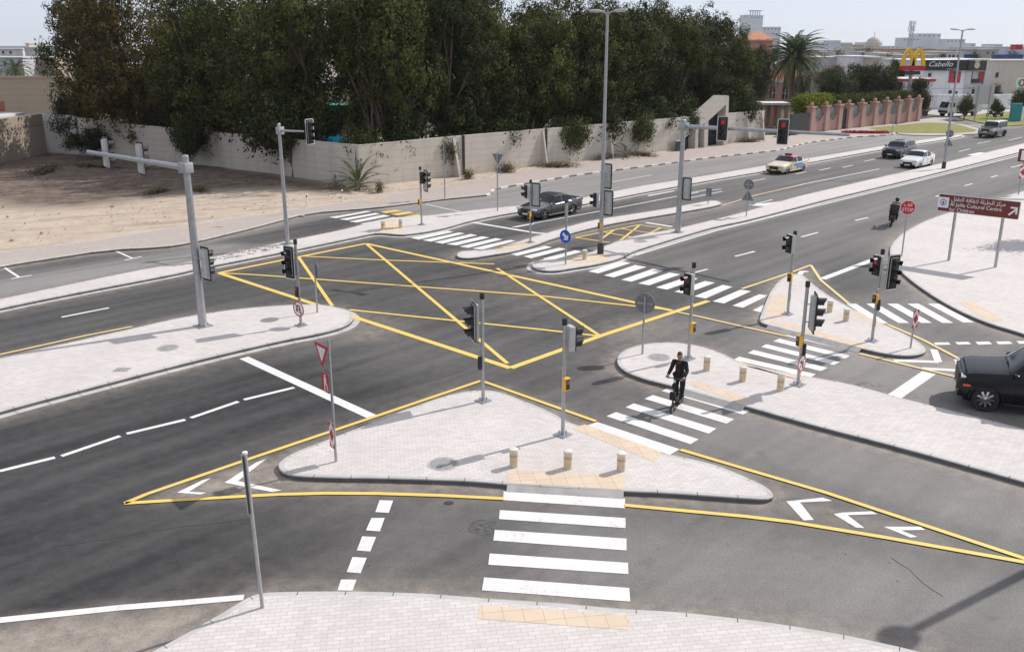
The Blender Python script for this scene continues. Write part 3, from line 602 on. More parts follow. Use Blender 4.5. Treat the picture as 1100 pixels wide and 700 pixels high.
def stones(name, px, n, r0, r1, m, z):
    poly = [G(x, y, z) for x, y in px]; x0, x1 = min(q.x for q in poly), max(q.x for q in poly); y0, y1 = min(q.y for q in poly), max(q.y for q in poly); b = MB(); c_ = 0
    while c_ < n:
        x, y = rsd.uniform(x0, x1), rsd.uniform(y0, y1)
        if not pip(poly, np.array([x]), np.array([y]))[0]: continue
        r = rsd.uniform(r0, r1) * (2.2 if rsd.random() < .06 else 1); b.ball((x, y, z + r * .3), (r * rsd.uniform(.8, 1.4), r, r * .6), 5, 3, 0, None); c_ += 1
    b.build(name, m, kind='stuff')
mat('stone', (.33, .27, .215), .95, 0, .4, 3); mat('gravel', (.40, .37, .34), .95, 0, .4, 6)
stones('loose_stones', [(-40, 285), (0, 268), (190, 242), (300, 226), (430, 206), (560, 184), (640, 173), (400, 205), (230, 190), (0, 185), (-60, 190)], 420, .02, .06, 'stone', .15)
stones('gravel_debris', [(228, 282), (280, 272), (300, 266), (300, 262), (262, 268), (225, 277)], 160, .02, .07, 'gravel', KH)
stones('grit', [(300, 507), (320, 514), (545, 521), (545, 526), (300, 520), (290, 505)], 120, .006, .016, 'stone', .004)

# ------------------------------------------------------------------ covers set in the paving
def cover(px, r, label, z=KH, square=False):
    c = G(px[0], px[1], z); t = thing('manhole_cover', c, label, 'manhole cover')
    b = MB()
    if square: b.box((0, 0, .006), (r * 1.8, r * 1.3, .012)); f = MB().box((0, 0, .003), (r * 2.2, r * 1.7, .007))
    else: b.lathe([(r, 0), (r, .012), (0.001, .012)], 28, close=False); f = MB().lathe([(r + .07, 0), (r + .07, .007), (r, .007)], 28, close=False)
    for k in range(-4, 5): b.box((k * r / 5, 0, .014), (r / 14, 2 * r * math.sqrt(max(.05, 1 - (k / 5) ** 2)) * (.6 if square else .9), .006))
    b.build('lid', 'iron', t); f.build('rim', 'concrete', t)
cover((180.5, 373.5), .34, 'round ribbed iron cover in the left island paving below the tall mast')
cover((131, 397), .26, 'small square iron grate near the kerb of the left island', square=True)
cover((476, 498), .36, 'round iron cover on the front triangular island left of the bollards')
cover((708, 383.5), .36, 'round iron cover on the rounded end of the island behind the scooter rider')
cover((688, 259), .36, 'round iron cover on the long median beside the yellow hatched box')
# ------------------------------------------------------------------ traffic signals
def disc(b, r, z, th, n=28, X=None, m=0): b.lathe([(r, z), (r, z + th)], n, m, X)
def rrect(w, h, r, n=4):
    out = []
    for cx, cy, a0 in ((w / 2 - r, h / 2 - r, 0), (-w / 2 + r, h / 2 - r, 90), (-w / 2 + r, -h / 2 + r, 180), (w / 2 - r, -h / 2 + r, 270)):
        for k in range(n + 1): a = R(a0 + 90 * k / n); out.append((cx + r * math.cos(a), cy + r * math.sin(a)))
    return out
def signal_head(parent, loc, az, n=3, board=True, lit=None, pitch=.36):
    X = facing(az, loc); h = n * pitch + .04
    hb = MB(); hb.box((0, 0, -.015), (.34, h, .17), X, 1, .02)
    hb.box((0, 0, .085), (.335, h - .01, .03), X, 0, .01)
    head = hb.build('signal_head', ['black_plastic', 'housing_grey'], parent, 30)
    if board:
        b = MB(); P = rrect(.60, h + .24, .07)
        b.prism(P, .02, .035, 0, 0, X); b.build('backboard', 'black_plastic', head)
        Q = rrect(.53, h + .17, .05); nn = len(P); bb = MB()
        vs = [X @ Vector((p[0], p[1], .038)) for p in P] + [X @ Vector((q[0], q[1], .038)) for q in Q]
        bb.add(vs, [(i, (i + 1) % nn, nn + (i + 1) % nn, nn + i) for i in range(nn)]); bb.build('backboard_border', 'white_border', head)
        k = MB(); k.prism(rrect(.47, h + .10, .05), .010, .018, 0, 0, X); k.build('backboard_rear', 'housing_grey', head)
    for i in range(n):
        y = (n - 1) / 2 * pitch - i * pitch
        name = ['red', 'amber', 'green'][i] if n == 3 else ['red', 'green'][i]
        lb = MB(); lb.lathe([(.125, .10), (.11, .118), (.06, .128), (.001, .131)], 18, 0, X @ Matrix.Translation((0, y, 0)), close=False)
        mm = {'red': 'lens_red' if lit == 'red' else 'lens_dark', 'amber': 'lens_amber_dark', 'green': 'lens_green_dark'}[name]
        lb.build('lens', mm, head, 40)
        vb = MB(); vs = []; m_ = 15
        for q in range(m_):
            a = R(-28 + 236 * q / (m_ - 1)); ln = .30 - .10 * (1 - math.sin(max(0, a if a < math.pi else math.pi - a)) if 0 < a < math.pi else 1)
            for rr, zz in ((.145, .09), (.145, .09 + ln), (.135, .09 + ln), (.135, .09)): vs.append((rr * math.cos(a), y + rr * math.sin(a), zz))
        fs = [(q * 4 + j, q * 4 + (j + 1) % 4, (q + 1) * 4 + (j + 1) % 4, (q + 1) * 4 + j) for q in range(m_ - 1) for j in range(4)] + [(0, 1, 2, 3), (4 * m_ - 4, 4 * m_ - 3, 4 * m_ - 2, 4 * m_ - 1)]
        vb.add(vs, fs, 0, X); vb.build('visor', 'black_plastic', head, 40)
    return head
def bracket(parent, x0, loc, z):
    MB().tube((0, 0, z), (loc[0], loc[1], z), .02, n=6).build('bracket', 'galvanised', parent)
def base_plate(parent, r=.2, m='galvanised'):
    b = MB(); b.box((0, 0, .015), (2 * r, 2 * r, .03), rotz(R(45)))
    for sx in (-1, 1):
        for sy in (-1, 1): b.tube((sx * r * .72 * .7, sy * r * .72 * .7, .03), (sx * r * .72 * .7, sy * r * .72 * .7, .10), .02, n=6)
    b.build('base_plate', m, parent, 40)
def push_box(parent, z, az, m='yellow_box'):
    X = facing(az, (0, 0, z)) @ Matrix.Translation((0, 0, .11))
    o = MB().box((0, 0, 0), (.20, .38, .14), X, 0, .02).build('push_button_box', m, parent, 30)
    MB().box((0, .0, .072), (.15, .31, .02), X, 0, .01).build('front_panel', 'black_plastic', o)
    MB().box((0, .06, .084), (.09, .10, .006), X).build('screen', 'screen_blue', o)
def repeater(parent, z, az, lit=None):
    X = facing(az, (0, 0, z)) @ Matrix.Translation((0, 0, .10))
    o = MB().box((0, 0, 0), (.14, .42, .10), X, 0, .015).build('repeater', 'black_plastic', parent)
    for i, mm in enumerate(('lens_red' if lit else 'lens_dark', 'lens_amber_dark', 'lens_green_dark')):
        MB().lathe([(.042, .05), (.03, .058), (.001, .06)], 12, 0, X @ Matrix.Translation((0, .125 - .125 * i, 0)), False).build('lens', mm, o)
def round_sign(parent, loc, az, r, kind):
    X = facing(az, loc); b = MB(); disc(b, r, -.006, .006, 32, X, 0); 
    o = b.build('sign_plate', 'sign_back', parent)
    f = MB(); disc(f, r, .0, .004, 32, X, 0)
    if kind == 'blue':
        f.build('sign_face', 'sign_blue', o)
        a = MB(); A = X @ Matrix.Rotation(R(-45), 4, 'Z')
        a.prism([(-r * .62, -.07 * r / .3), (r * .12, -.07 * r / .3), (r * .12, -.20 * r / .3), (r * .72, 0), (r * .12, .20 * r / .3), (r * .12, .07 * r / .3), (-r * .62, .07 * r / .3)], .005, .008, 0, 0, A)
        a.build('arrow', 'sign_white', o)
    elif kind in ('uturn', 'left'):
        f.build('sign_face', 'sign_white', o)
        g = MB(); n = 32
        vs = [X @ Vector((q * math.cos(2 * math.pi * k / n), q * math.sin(2 * math.pi * k / n), .007)) for q in (r * .99, r * .82) for k in range(n)]
        g.add(vs, [(k, (k + 1) % n, n + (k + 1) % n, n + k) for k in range(n)]); A = X @ Matrix.Rotation(R(45 if kind == 'left' else 135), 4, 'Z')
        g.box((0, 0, .010), (r * 1.7, r * .13, .003), A); g.build('red_ring', 'sign_red', o)
        h = MB()
        if kind == 'uturn':
            pts = [(r * .28, -r * .55, .007), (r * .28, r * .15, .007)] + [(r * .28 * math.cos(t), r * .15 + r * .28 * math.sin(t), .007) for t in [math.pi * k / 8 for k in range(1, 8)]] + [(-r * .28, r * .15, .007), (-r * .28, -r * .15, .007)]
            tip = [(-r * .52, -r * .12), (-r * .04, -r * .12), (-r * .28, -r * .5)]
        else:
            pts = [(r * .22, -r * .6, .007), (r * .22, r * .05, .007), (r * .1, r * .2, .007), (-r * .2, r * .2, .007)]; tip = [(-r * .15, r * .42), (-r * .15, -r * .02), (-r * .55, r * .2)]
        h.path([X @ Vector(p) for p in pts], r * .075, 4); h.prism(tip, .005, .008, 0, 0, X); h.build('arrow', 'sign_black', o)
    elif kind == 'back':
        f.build('sign_face', 'sign_white', o)
        MB().box((0, 0, -.02), (r * 1.5, .05, .025), X).build('clamp_rail', 'galvanised', o)
    return o
def rect_sign(parent, loc, az, w, h, face='sign_white', tilt=0):
    X = facing(az, loc); o = MB().prism(rrect(w, h, .03), -.012, 0, 0, 0, X).build('sign_plate', 'sign_back', parent)
    MB().prism(rrect(w - .005, h - .005, .03), .0005, .004, 0, 0, X).build('sign_face', face, o); return o, X
def hazard_plate(parent, loc, az, w=.34, h=.9):
    o, X = rect_sign(parent, loc, az, w, h)
    g = MB(); g.prism([(0, -h * .26), (w * .42, 0), (0, h * .26), (-w * .42, 0)], .005, .008, 0, 0, X)
    for sx in (-1, 1):
        for sy in (-1, 1):
            p = [(sx * w * .48, sy * h * .48), (sx * w * .48, sy * h * .24), (sx * w * .05, sy * h * .48)]
            g.prism(p if sx * sy < 0 else p[::-1], .005, .008, 0, 0, X)
    g.build('red_pattern', 'sign_red', o)
def straight_pole(parent, h, r=.057, cap=True, m='galvanised', plate=.2, r1=None):
    MB().path([(0, 0, 0), (0, 0, h)], [r, r1 or r], 14).build('pole', m, parent, 40)
    if cap: MB().lathe([(r * 1.35, h - .04), (r * 1.35, h + .13), (r * 1.2, h + .15), (.001, h + .15)], 14, close=False).build('cap', 'black_plastic', parent, 40)
    MB().box((0, -r - .002, .75), (r * 1.1, .012, .34), rotz(.6), 0, .004).build('access_door', 'pole_grey', parent)
    MB().lathe([(r * 1.06, 2.05), (r * 1.06, 2.09)], 12).build('strap', 'chrome', parent)
    if plate: base_plate(parent, plate)
GP = 'traffic signal poles at the junction'
def sig(base, label, h=3.4, z=KH, **k):
    return thing('signal_pole', G(base[0], base[1], z), label, 'traffic light', GP)
def off(az, d): return (math.cos(az) * d, math.sin(az) * d)
def side(az, d): return (-math.sin(az) * d, math.cos(az) * d)      # towards the reader's right

# front island
t = sig((519, 430.5), 'signal pole at the tip of the front triangular island, three-light head facing left')
straight_pole(t, 3.42); az = R(197); s = side(az, -.16); signal_head(t, (s[0] + off(az, .2)[0], s[1] + off(az, .2)[1], 2.62), az); bracket(t, 0, (s[0], s[1]), 2.9); bracket(t, 0, (s[0], s[1]), 2.3); repeater(t, 1.30, R(205), None)
t = sig((604.5, 467), 'signal pole on the front island beside the person crossing, small two-light head facing right')
straight_pole(t, 3.40); az = R(22); s = off(az, .2); signal_head(t, (s[0], s[1], 2.95), az, 2, False, None, .34); push_box(t, 1.62, R(-50))
# middle island
t = sig((739.5, 385), 'signal pole directly behind the scooter rider with two-light head facing left')
straight_pole(t, 3.42); az = R(215); s = off(az, .2); signal_head(t, (s[0], s[1], 2.82), az, 2, False, 'red', .36); push_box(t, 1.20, R(-45))
t = sig((857, 413), 'signal pole with a low no left turn disc and a head facing right')
straight_pole(t, 3.42); az = R(-8); s = off(az, .26); signal_head(t, (s[0], s[1], 2.52), az, 3, True); bracket(t, 0, s, 2.8); bracket(t, 0, s, 2.2); push_box(t, 1.55, R(200)); repeater(t, 1.25, R(-20)); round_sign(t, (off(R(-45), .07)[0], off(R(-45), .07)[1], .78), R(-42), .30, 'left')
# right island
t = sig((846, 337.5), 'signal pole at the far end of the right island, two-light head facing left')
straight_pole(t, 3.42); az = R(205); s = off(az, .2); signal_head(t, (s[0], s[1], 3.05), az, 2, False, None, .36); push_box(t, 1.62, R(230), 'yellow_box')
t = sig((936.5, 366), 'signal pole on the right island with white-rimmed head and lit red repeater')
straight_pole(t, 3.45); az = R(-66); signal_head(t, (.40, -.12, 2.74), az, 3, True); bracket(t, 0, (.36, -.06), 2.6); bracket(t, 0, (.36, -.06), 3.0); az = R(212); s = off(az, .2); signal_head(t, (s[0], s[1], 3.0), az, 2, False, 'red', .36); push_box(t, 1.70, R(215)); repeater(t, 1.45, R(-40), 'red')
# left island
t = sig((323.5, 349.5), 'signal pole on the rounded end of the left island above a no U-turn disc')
straight_pole(t, 3.40); az = R(236); s = side(az, -.22); signal_head(t, (s[0] + off(az, .15)[0], s[1] + off(az, .15)[1], 2.62), az, 3, True, 'red'); bracket(t, 0, s, 2.9); repeater(t, 1.42, R(232), 'red'); round_sign(t, (off(R(235), .075)[0], off(R(235), .075)[1], .72), R(232), .33, 'uturn')
# far refuge
t = sig((453, 241.5), 'signal pole on the far refuge by the service road crossing, head turned away')
straight_pole(t, 3.5); az = R(30); s = off(az, .22); signal_head(t, (s[0] + .1, s[1], 2.75), az, 3, True); az = R(-90); s = off(az, .18); signal_head(t, (s[0] + .12, s[1], 3.0), az + .5, 2, False, None, .36); push_box(t, 1.45, R(215))
t = sig((569.7, 260.5), 'signal pole in front of the dark grey saloon with head facing away')
straight_pole(t, 3.45); az = R(52); s = side(az, -.25); signal_head(t, (s[0] + off(az, .15)[0], s[1] + off(az, .15)[1], 2.75), az, 3, True); az = R(205); s = off(az, .22); signal_head(t, (s[0], s[1], 2.95), az, 2, False, None, .36); push_box(t, 1.6, R(225)); repeater(t, 1.35, R(-30))

# ---- tall mast-arm signals
def mast(base, label, h, arm_az, arm_len, arm_z, heads, low, r=.17, tip_r=.075, arm_r=.12):
    t = thing('mast_arm_signal', G(base[0], base[1], KH), label, 'traffic light', 'tall mast arm signals')
    MB().path([(0, 0, 0), (0, 0, h)], [r, r * .72], 20).build('pole', 'galvanised', t, 40)
    MB().lathe([(r * .78, h - .02), (r * .78, h + .05), (r * .5, h + .09), (.001, h + .1)], 18, close=False).build('cap', 'galvanised', t, 40)
    base_plate(t, .30)
    d = Vector((math.cos(arm_az), math.sin(arm_az), 0))
    b = MB(); b.path([d * .10 + Vector((0, 0, arm_z)), d * arm_len + Vector((0, 0, arm_z + arm_len * .02))], [arm_r, tip_r], 16); arm = b.build('arm', 'galvanised', t, 40)
    c = MB(); c.box((0, 0, arm_z), (r * 2.3, r * 2.3, .40), rotz(arm_az), 0, .03); c.box((r * 1.25, 0, arm_z), (.06, .42, .42), rotz(arm_az), 0, .01); c.build('collar', 'pole_grey', t, 30)
    for dist, az, lit in heads:
        p = d * dist; q = off(az, .26); signal_head(t, (p.x + q[0], p.y + q[1], arm_z + dist * .02), az, 3, True, lit)
    for z, az, sd, lit in low:
        s = side(az, sd); q = off(az, .12); signal_head(t, (s[0] + q[0], s[1] + q[1], z), az, 3, True, lit); bracket(t, 0, s, z + .2); bracket(t, 0, s, z - .25)
    return t
mast((218, 350), 'tall galvanised mast on the left island with an arm reaching left carrying two signal heads', 6.75, R(143), 7.1, 6.35, [(3.55, R(45), None), (6.15, R(45), None)], [(2.62, R(50), -.44, None)])
mast((309, 262), 'tall slim mast on the far verge with a short arm and one white-rimmed head', 6.65, R(-30), 1.75, 6.35, [(1.95, R(-35), None)], [], .12, .05, .06)
mast((728, 249.5), 'tall mast on the right median with an arm reaching right and two red signal heads', 6.6, R(-47), 10.3, 6.30, [(2.75, R(250), 'red'), (6.55, R(250), 'red')], [(2.65, R(50), -.38, None)])

# ---- street lamps
def lamp(base, label, h, arm_az, extra=None, r=.12):
    t = thing('street_lamp', G(base[0], base[1], KH), label, 'street lamp', 'twin arm street lamps')
    MB().path([(0, 0, 0), (0, 0, h)], [r, r * .55], 16).build('pole', 'pole_grey', t, 40)
    MB().lathe([(r * 1.5, 0), (r * 1.5, .55), (r * 1.1, .62), (r * 1.02, .62)], 16, close=False).build('base_sleeve', 'metal_dark', t, 40)
    for k in (0, math.pi):
        d = Vector((math.cos(arm_az + k), math.sin(arm_az + k), 0))
        b = MB(); b.path([(0, 0, h - .12), d * .2 + Vector((0, 0, h - .02)), d * .4 + Vector((0, 0, h + .03))], [.045, .04, .035], 8); a = b.build('arm', 'pole_grey', t, 40)
        X = rotz(arm_az + k) @ Matrix.Translation((.66, 0, h + .05)) @ Matrix.Rotation(R(-4), 4, 'Y')
        l = MB(); l.ball((0, 0, 0), (.40, .15, .075), 16, 8, 0, X); hd = l.build('lamp_head', 'housing_grey', a, 50)
        MB().box((.06, 0, -.066), (.44, .18, .02), X).build('diffuser', 'sign_white', hd)
    return t
t = lamp((645, 272.5), 'tall twin-arm street lamp on the median with signal heads on its pole', 12.45, R(-28))
signal_head(t, off(R(52), .42) + (4.15,), R(50), 3, True); signal_head(t, (.34, .1, 2.75), R(50), 3, True); signal_head(t, (-.32, -.1, 2.95), R(205), 2, False, None, .36); push_box(t, 1.55, R(215)); bracket(t, 0, (.34, .1), 2.8); bracket(t, 0, (.4, .3), 4.15)
t = lamp((1013.5, 181), 'twin-arm street lamp farther along the right median carrying backs of small signs', 12.1, R(-15))
round_sign(t, (.12, -.05, 3.15), R(48), .34, 'back'); 
X = facing(R(48), (.12, -.05, 2.35)); MB().prism([(-.4, -.3), (.4, -.3), (0, .38)], -.01, 0, 0, 0, X).build('triangle_sign', 'sign_back', t)
hd_ = G(974, 680); sh = Vector((math.cos(SUN_AZ), math.sin(SUN_AZ))); ln_ = 9.0 / math.tan(SUN_EL)
t = thing('street_lamp', (hd_.x + sh.x * ln_, hd_.y + sh.y * ln_, KH), 'single street lamp right of the view whose long shadow falls across the slip road', 'street lamp')
MB().path([(0, 0, 0), (0, 0, 9.0)], [.13, .10], 16).build('pole', 'pole_grey', t, 40)
MB().ball((0, 0, 9.1), (.36, .36, .30), 16, 10).build('lamp_head', 'housing_grey', t, 50)

# ---- sign posts
def post(base, label, h, cat='road sign', r=.038, m='galvanised', plate=0, z=KH, name='sign_post', group=None):
    t = thing(name, G(base[0], base[1], z), label, cat, group)
    MB().path([(0, 0, 0), (0, 0, h)], r, 12).build('pole', m, t, 40)
    if plate: base_plate(t, plate)
    return t
t = post((361, 495.5), 'red and white give way triangle on a post at the front island tip', 3.5)
X = facing(R(220), off(R(200), .20) + (3.18,)); rr = .44
tri = [(rr * math.cos(R(a)), rr * math.sin(R(a))) for a in (30, 150, 270)]
o = MB().prism(tri, -.008, 0, 0, 0, X).build('sign_plate', 'sign_back', t); MB().prism([(x * .99, y * .99) for x, y in tri], .001, .005, 0, 0, X).build('red_border', 'sign_red', o); MB().prism([(x * .62, y * .62) for x, y in tri], .006, .010, 0, 0, X).build('white_centre', 'sign_white', o)
o, X2 = rect_sign(t, off(R(200), .15) + (2.32,), R(220), .38, .54, 'sign_red')
g = MB(); g.ball((0, .19, .008), (.045, .045, .004), 10, 6, 0, X2); g.box((0, .04, .006), (.13, .2, .004), X2); g.box((-.04, -.15, .006), (.05, .22, .004), X2); g.box((.06, -.14, .006), (.05, .2, .004), X2 @ Matrix.Rotation(.3, 4, 'Z')); g.box((0, -.265, .006), (.3, .025, .004), X2); g.build('pedestrian_symbol', 'sign_white', o)
hazard_plate(t, off(R(205), .07) + (.80,), R(218), .28, .78)
t = post((690, 380), 'back of a round grey sign on the left end of the middle island', 2.2); round_sign(t, off(R(65), .06) + (1.92,), R(65), .38, 'back')
t = post((341, 335.5), 'back of a round dark sign near the tip of the left island', 2.05); round_sign(t, off(R(15), .06) + (1.85,), R(28), .34, 'back')
t = post((607.5, 284), 'round blue keep right sign with white arrow on the median nose', 3.3, r=.045); round_sign(t, off(R(228), .06) + (1.48,), R(232), .34, 'blue')
MB().box((0, 0, 2.75), (.15, .10, .95), rotz(R(40)), 0, .02).build('marker_post', 'pole_grey', t); MB().box((0, 0, 3.27), (.19, .14, .12), rotz(R(40)), 0, .02).build('cap', 'black_plastic', t)
t = post((978, 373.5), 'red and white diamond hazard marker on the rounded end of the right island', 1.55, r=.035); hazard_plate(t, off(R(-60), .05) + (1.15,), R(-62), .30, .72)
t = post((968.5, 275.5), 'red octagonal stop sign on a slim post at the corner of the right pavement', 2.95)
X = facing(R(-112), off(R(-112), .05) + (2.65,)); o8 = [(.40 * math.cos(R(22.5 + 45 * k)), .40 * math.sin(R(22.5 + 45 * k))) for k in range(8)]
o = MB().prism(o8, -.008, 0, 0, 0, X).build('sign_plate', 'sign_white', t); MB().prism([(x * .94, y * .94) for x, y in o8], .001, .005, 0, 0, X).build('sign_face', 'sign_red', o)
lettering('lettering', 'STOP', .245, X @ Matrix.Translation((0, -.12, .007)), 'sign_white', o, sx=.95); lettering('lettering', '\ufed2\ufed7', .27, X @ Matrix.Translation((0, .16, .007)), 'sign_white', o)
def fit_text(s, width, size, X, ax):
    me = text_mesh(s, size, 0, .003, ax); w_ = max(v.co.x for v in me.vertices) - min(v.co.x for v in me.vertices); me.transform(X @ Matrix.Diagonal((width / w_, 1, 1, 1))); me.materials.clear(); me.materials.append(M['sign_white']); return link('lettering', me, o)
# brown direction sign on two posts
a_, c_ = G(1019, 279.6, KH), G(1069, 287, KH); d_ = (c_ - a_).normalized(); az = math.atan2(-d_.x, d_.y)
az = math.atan2(-d_.x, d_.y)
t = thing('direction_sign', a_, 'wide brown direction sign with white arrow on two posts in the right pavement', 'road sign')
Lp = (c_ - a_).length; top = HT(a_, 209.5) - KH; bot = HT(a_, 228.2) - KH
azf = math.atan2(d_.y, d_.x) - math.pi / 2
for q in (0, Lp):
    p = d_ * q; MB().path([(p.x, p.y, 0), (p.x, p.y, bot + .5)], .075, 14).build('leg', 'galvanised', t, 40)
def on_board(px, py=218):
    r_ = ray(px, py); n_ = (-d_.y, d_.x); k_ = (a_.x * n_[0] + a_.y * n_[1]) / (r_[0] * n_[0] + r_[1] * n_[1]); return (Vector((r_[0] * k_, r_[1] * k_)) - a_.xy).dot(d_.xy)
b0_, b1_ = on_board(1008.3), on_board(1097.5); cx = (b0_ + b1_) / 2; wb = b1_ - b0_; hb = top - bot; ctr = d_ * cx + Vector((0, 0, (top + bot) / 2)); X = facing(azf, ctr + Vector((off(azf, .10)[0], off(azf, .10)[1], 0)))
o = MB().prism(rrect(wb, hb, .05), -.03, 0, 0, 0, X).build('board', 'sign_back', t)
MB().prism(rrect(wb, hb, .05), .001, .005, 0, 0, X).build('border', 'sign_white', o); MB().prism(rrect(wb - .05, hb - .05, .04), .006, .010, 0, 0, X).build('face', 'sign_brown', o)
x0 = -wb / 2
MB().prism(rrect(hb * .60, hb * .60, .03), .012, .015, 0, 0, X @ Matrix.Translation((x0 + wb * .068, hb * .02, 0))).build('emblem_panel', 'sign_white', o)
e = MB()
for k in range(10):
    a = 2 * math.pi * k / 10; e.box((x0 + wb * .068 + .15 * hb * math.cos(a), hb * .02 + .17 * hb * math.sin(a), .017), (.07, .05, .003), X)
e.build('emblem', 'sign_blue', o); e = MB(); e.ball((x0 + wb * .068, hb * .0, .017), (.06 * hb, .1 * hb, .004), 10, 6, 0, X); e.build('emblem_figure', 'poster_red', o)
def ar(s):                                  # joined Arabic letters, written right to left
    F = {'م': ('\ufee1', '\ufee3', '\ufee4', '\ufee2'), 'ر': ('\ufead', None, None, '\ufeae'), 'ك': ('\ufed9', '\ufedb', '\ufedc', '\ufeda'), 'ز': ('\ufeaf', None, None, '\ufeb0'), 'ا': ('\ufe8d', None, None, '\ufe8e'),
         'ل': ('\ufedd', '\ufedf', '\ufee0', '\ufede'), 'ج': ('\ufe9d', '\ufe9f', '\ufea0', '\ufe9e'), 'ي': ('\ufef1', '\ufef3', '\ufef4', '\ufef2'), 'ة': ('\ufe93', None, None, '\ufe94'), 'ث': ('\ufe99', '\ufe9b', '\ufe9c', '\ufe9a'),
         'ق': ('\ufed5', '\ufed7', '\ufed8', '\ufed6'), 'ف': ('\ufed1', '\ufed3', '\ufed4', '\ufed2'), 'ط': ('\ufec1', '\ufec3', '\ufec4', '\ufec2')}
    out = []
    for w in s.split():
        r = ''
        for i, c in enumerate(w):
            prev = i > 0 and F[w[i - 1]][1] is not None; nxt = i < len(w) - 1; f = F[c]
            if f[1] is None: r += f[3] if prev else f[0]
            else: r += (f[2] if nxt else f[3]) if prev else (f[1] if nxt else f[0])
        out.append(r)
    return ' '.join(w[::-1] for w in out[::-1])
fit_text(ar('مركز الجليلة لثقافة الطفل'), wb * .66, hb * .33, X @ Matrix.Translation((wb * .33, hb * .26, .012)), 'RIGHT')
fit_text('Al Jalila Cultural Centre', wb * .635, hb * .29, X @ Matrix.Translation((x0 + wb * .155, -hb * .05, .012)), 'LEFT')
fit_text('for Children', wb * .31, hb * .29, X @ Matrix.Translation((x0 + wb * .155, -hb * .34, .012)), 'LEFT')
a = MB(); A = X @ Matrix.Translation((wb / 2 - hb * .34, -hb * .06, 0)); s_ = hb
a.box((.05 * s_, .19 * s_, .013), (.36 * s_, .09 * s_, .003), A); a.box((.185 * s_, .04 * s_, .0135), (.09 * s_, .39 * s_, .003), A); a.box((-.03 * s_, -.03 * s_, .0142), (.52 * s_, .09 * s_, .003), A @ Matrix.Rotation(R(45), 4, 'Z'))
a.build('arrow', 'sign_white', o)
# second brown sign at the picture's right edge, with a red diamond marker
t = thing('direction_sign', G(1094, 209, KH), 'small brown and white sign above a red diamond marker at the right edge', 'road sign')
MB().path([(0, 0, 0), (0, 0, 3.4)], .05, 10).build('leg', 'galvanised', t)
p = MB().path([(2.6, -.6, 0), (2.6, -.6, 3.4)], .05, 10).build('leg', 'galvanised', t)
o, X = rect_sign(t, (1.4, -.45, 2.95), R(-103), 3.9, .95, 'sign_brown'); MB().prism(rrect(.7, .72, .03), .006, .009, 0, 0, X @ Matrix.Translation((-1.4, 0, 0))).build('emblem_panel', 'sign_white', o); hazard_plate(t, (.05, -.1, 1.7), R(-103), .55, 1.0)
t = post((478, 213), 'small dark rectangular sign on the far sidewalk in front of the wall joint', 4.0, r=.045); rect_sign(t, off(R(50), .06) + (3.55,), R(30), .40, .8); rect_sign(t, off(R(50), .06) + (2.7,), R(30), .34, .4)
t = post((534.5, 226.5), 'back of a give way triangle on the thin median left of the grey saloon', 4.0, r=.045)
X = facing(R(60), off(R(60), .06) + (3.55,)); o = MB().prism([(.45, .30), (-.45, .30), (0, -.48)], -.01, 0, 0, 0, X).build('sign_plate', 'sign_back', t); rect_sign(t, off(R(60), .06) + (2.75,), R(60), .36, .36)
t = post((760.5, 219.5), 'small rectangular sign back on the thin median beyond the tall mast', 1.15, r=.035); rect_sign(t, off(R(60), .05) + (.85,), R(55), .42, .62)
t = post((801.5, 232.5), 'round sign back over a triangle back on the right median', 2.35); round_sign(t, off(R(58), .06) + (2.1,), R(58), .34, 'back'); X = facing(R(58), off(R(58), .06) + (1.35,)); MB().prism([(-.42, -.3), (.42, -.3), (0, .42)], -.01, 0, 0, 0, X).build('triangle_sign', 'sign_back', t)
t = post((958, 144.5), 'grey sign back on a post beside the red flower bed', 3.2, r=.05); rect_sign(t, off(R(55), .06) + (2.9,), R(55), .7, .9)
t = thing('sign_board', G(1053, 131, KH), 'large grey sign back on two posts on the far lawn behind the silver off-roader', 'road sign')
for q in (-.9, .9): MB().path([(q, 0, 0), (q, 0, 5.2)], .09, 10).build('leg', 'galvanised', t)
MB().box((0, .1, 3.9), (2.9, .05, 2.8)).build('board', 'housing_grey', t)
for bp, hh, lab in (((330, 221), .85, 'left of two short white marker posts on the sandy verge'), ((368, 215.5), .8, 'right of two short white marker posts in front of the small palm')):
    t = post(bp, lab, hh, 'marker post', .06, 'sign_white', name='marker_post', group='short white marker posts'); MB().lathe([(.065, hh - .25), (.065, hh - .12)], 10, close=False).build('red_band', 'sign_red', t)
t = post((282, 652), 'dusty sign pole on the near pavement, its narrow plate seen edge on', 3.42, r=.038, m='pole_grey', plate=0); t.rotation_euler = (0, R(-1.0), 0)
o, X = rect_sign(t, off(R(196), .07) + (2.75,), R(199), .30, 1.2); MB().box((0, 0, -.03), (.1, 1.2, .03), X).build('mounting_rail', 'metal_dark', o); MB().lathe([(.05, 3.4), (.05, 3.44), (.001, 3.45)], 12, close=False).build('cap', 'sign_white', t)

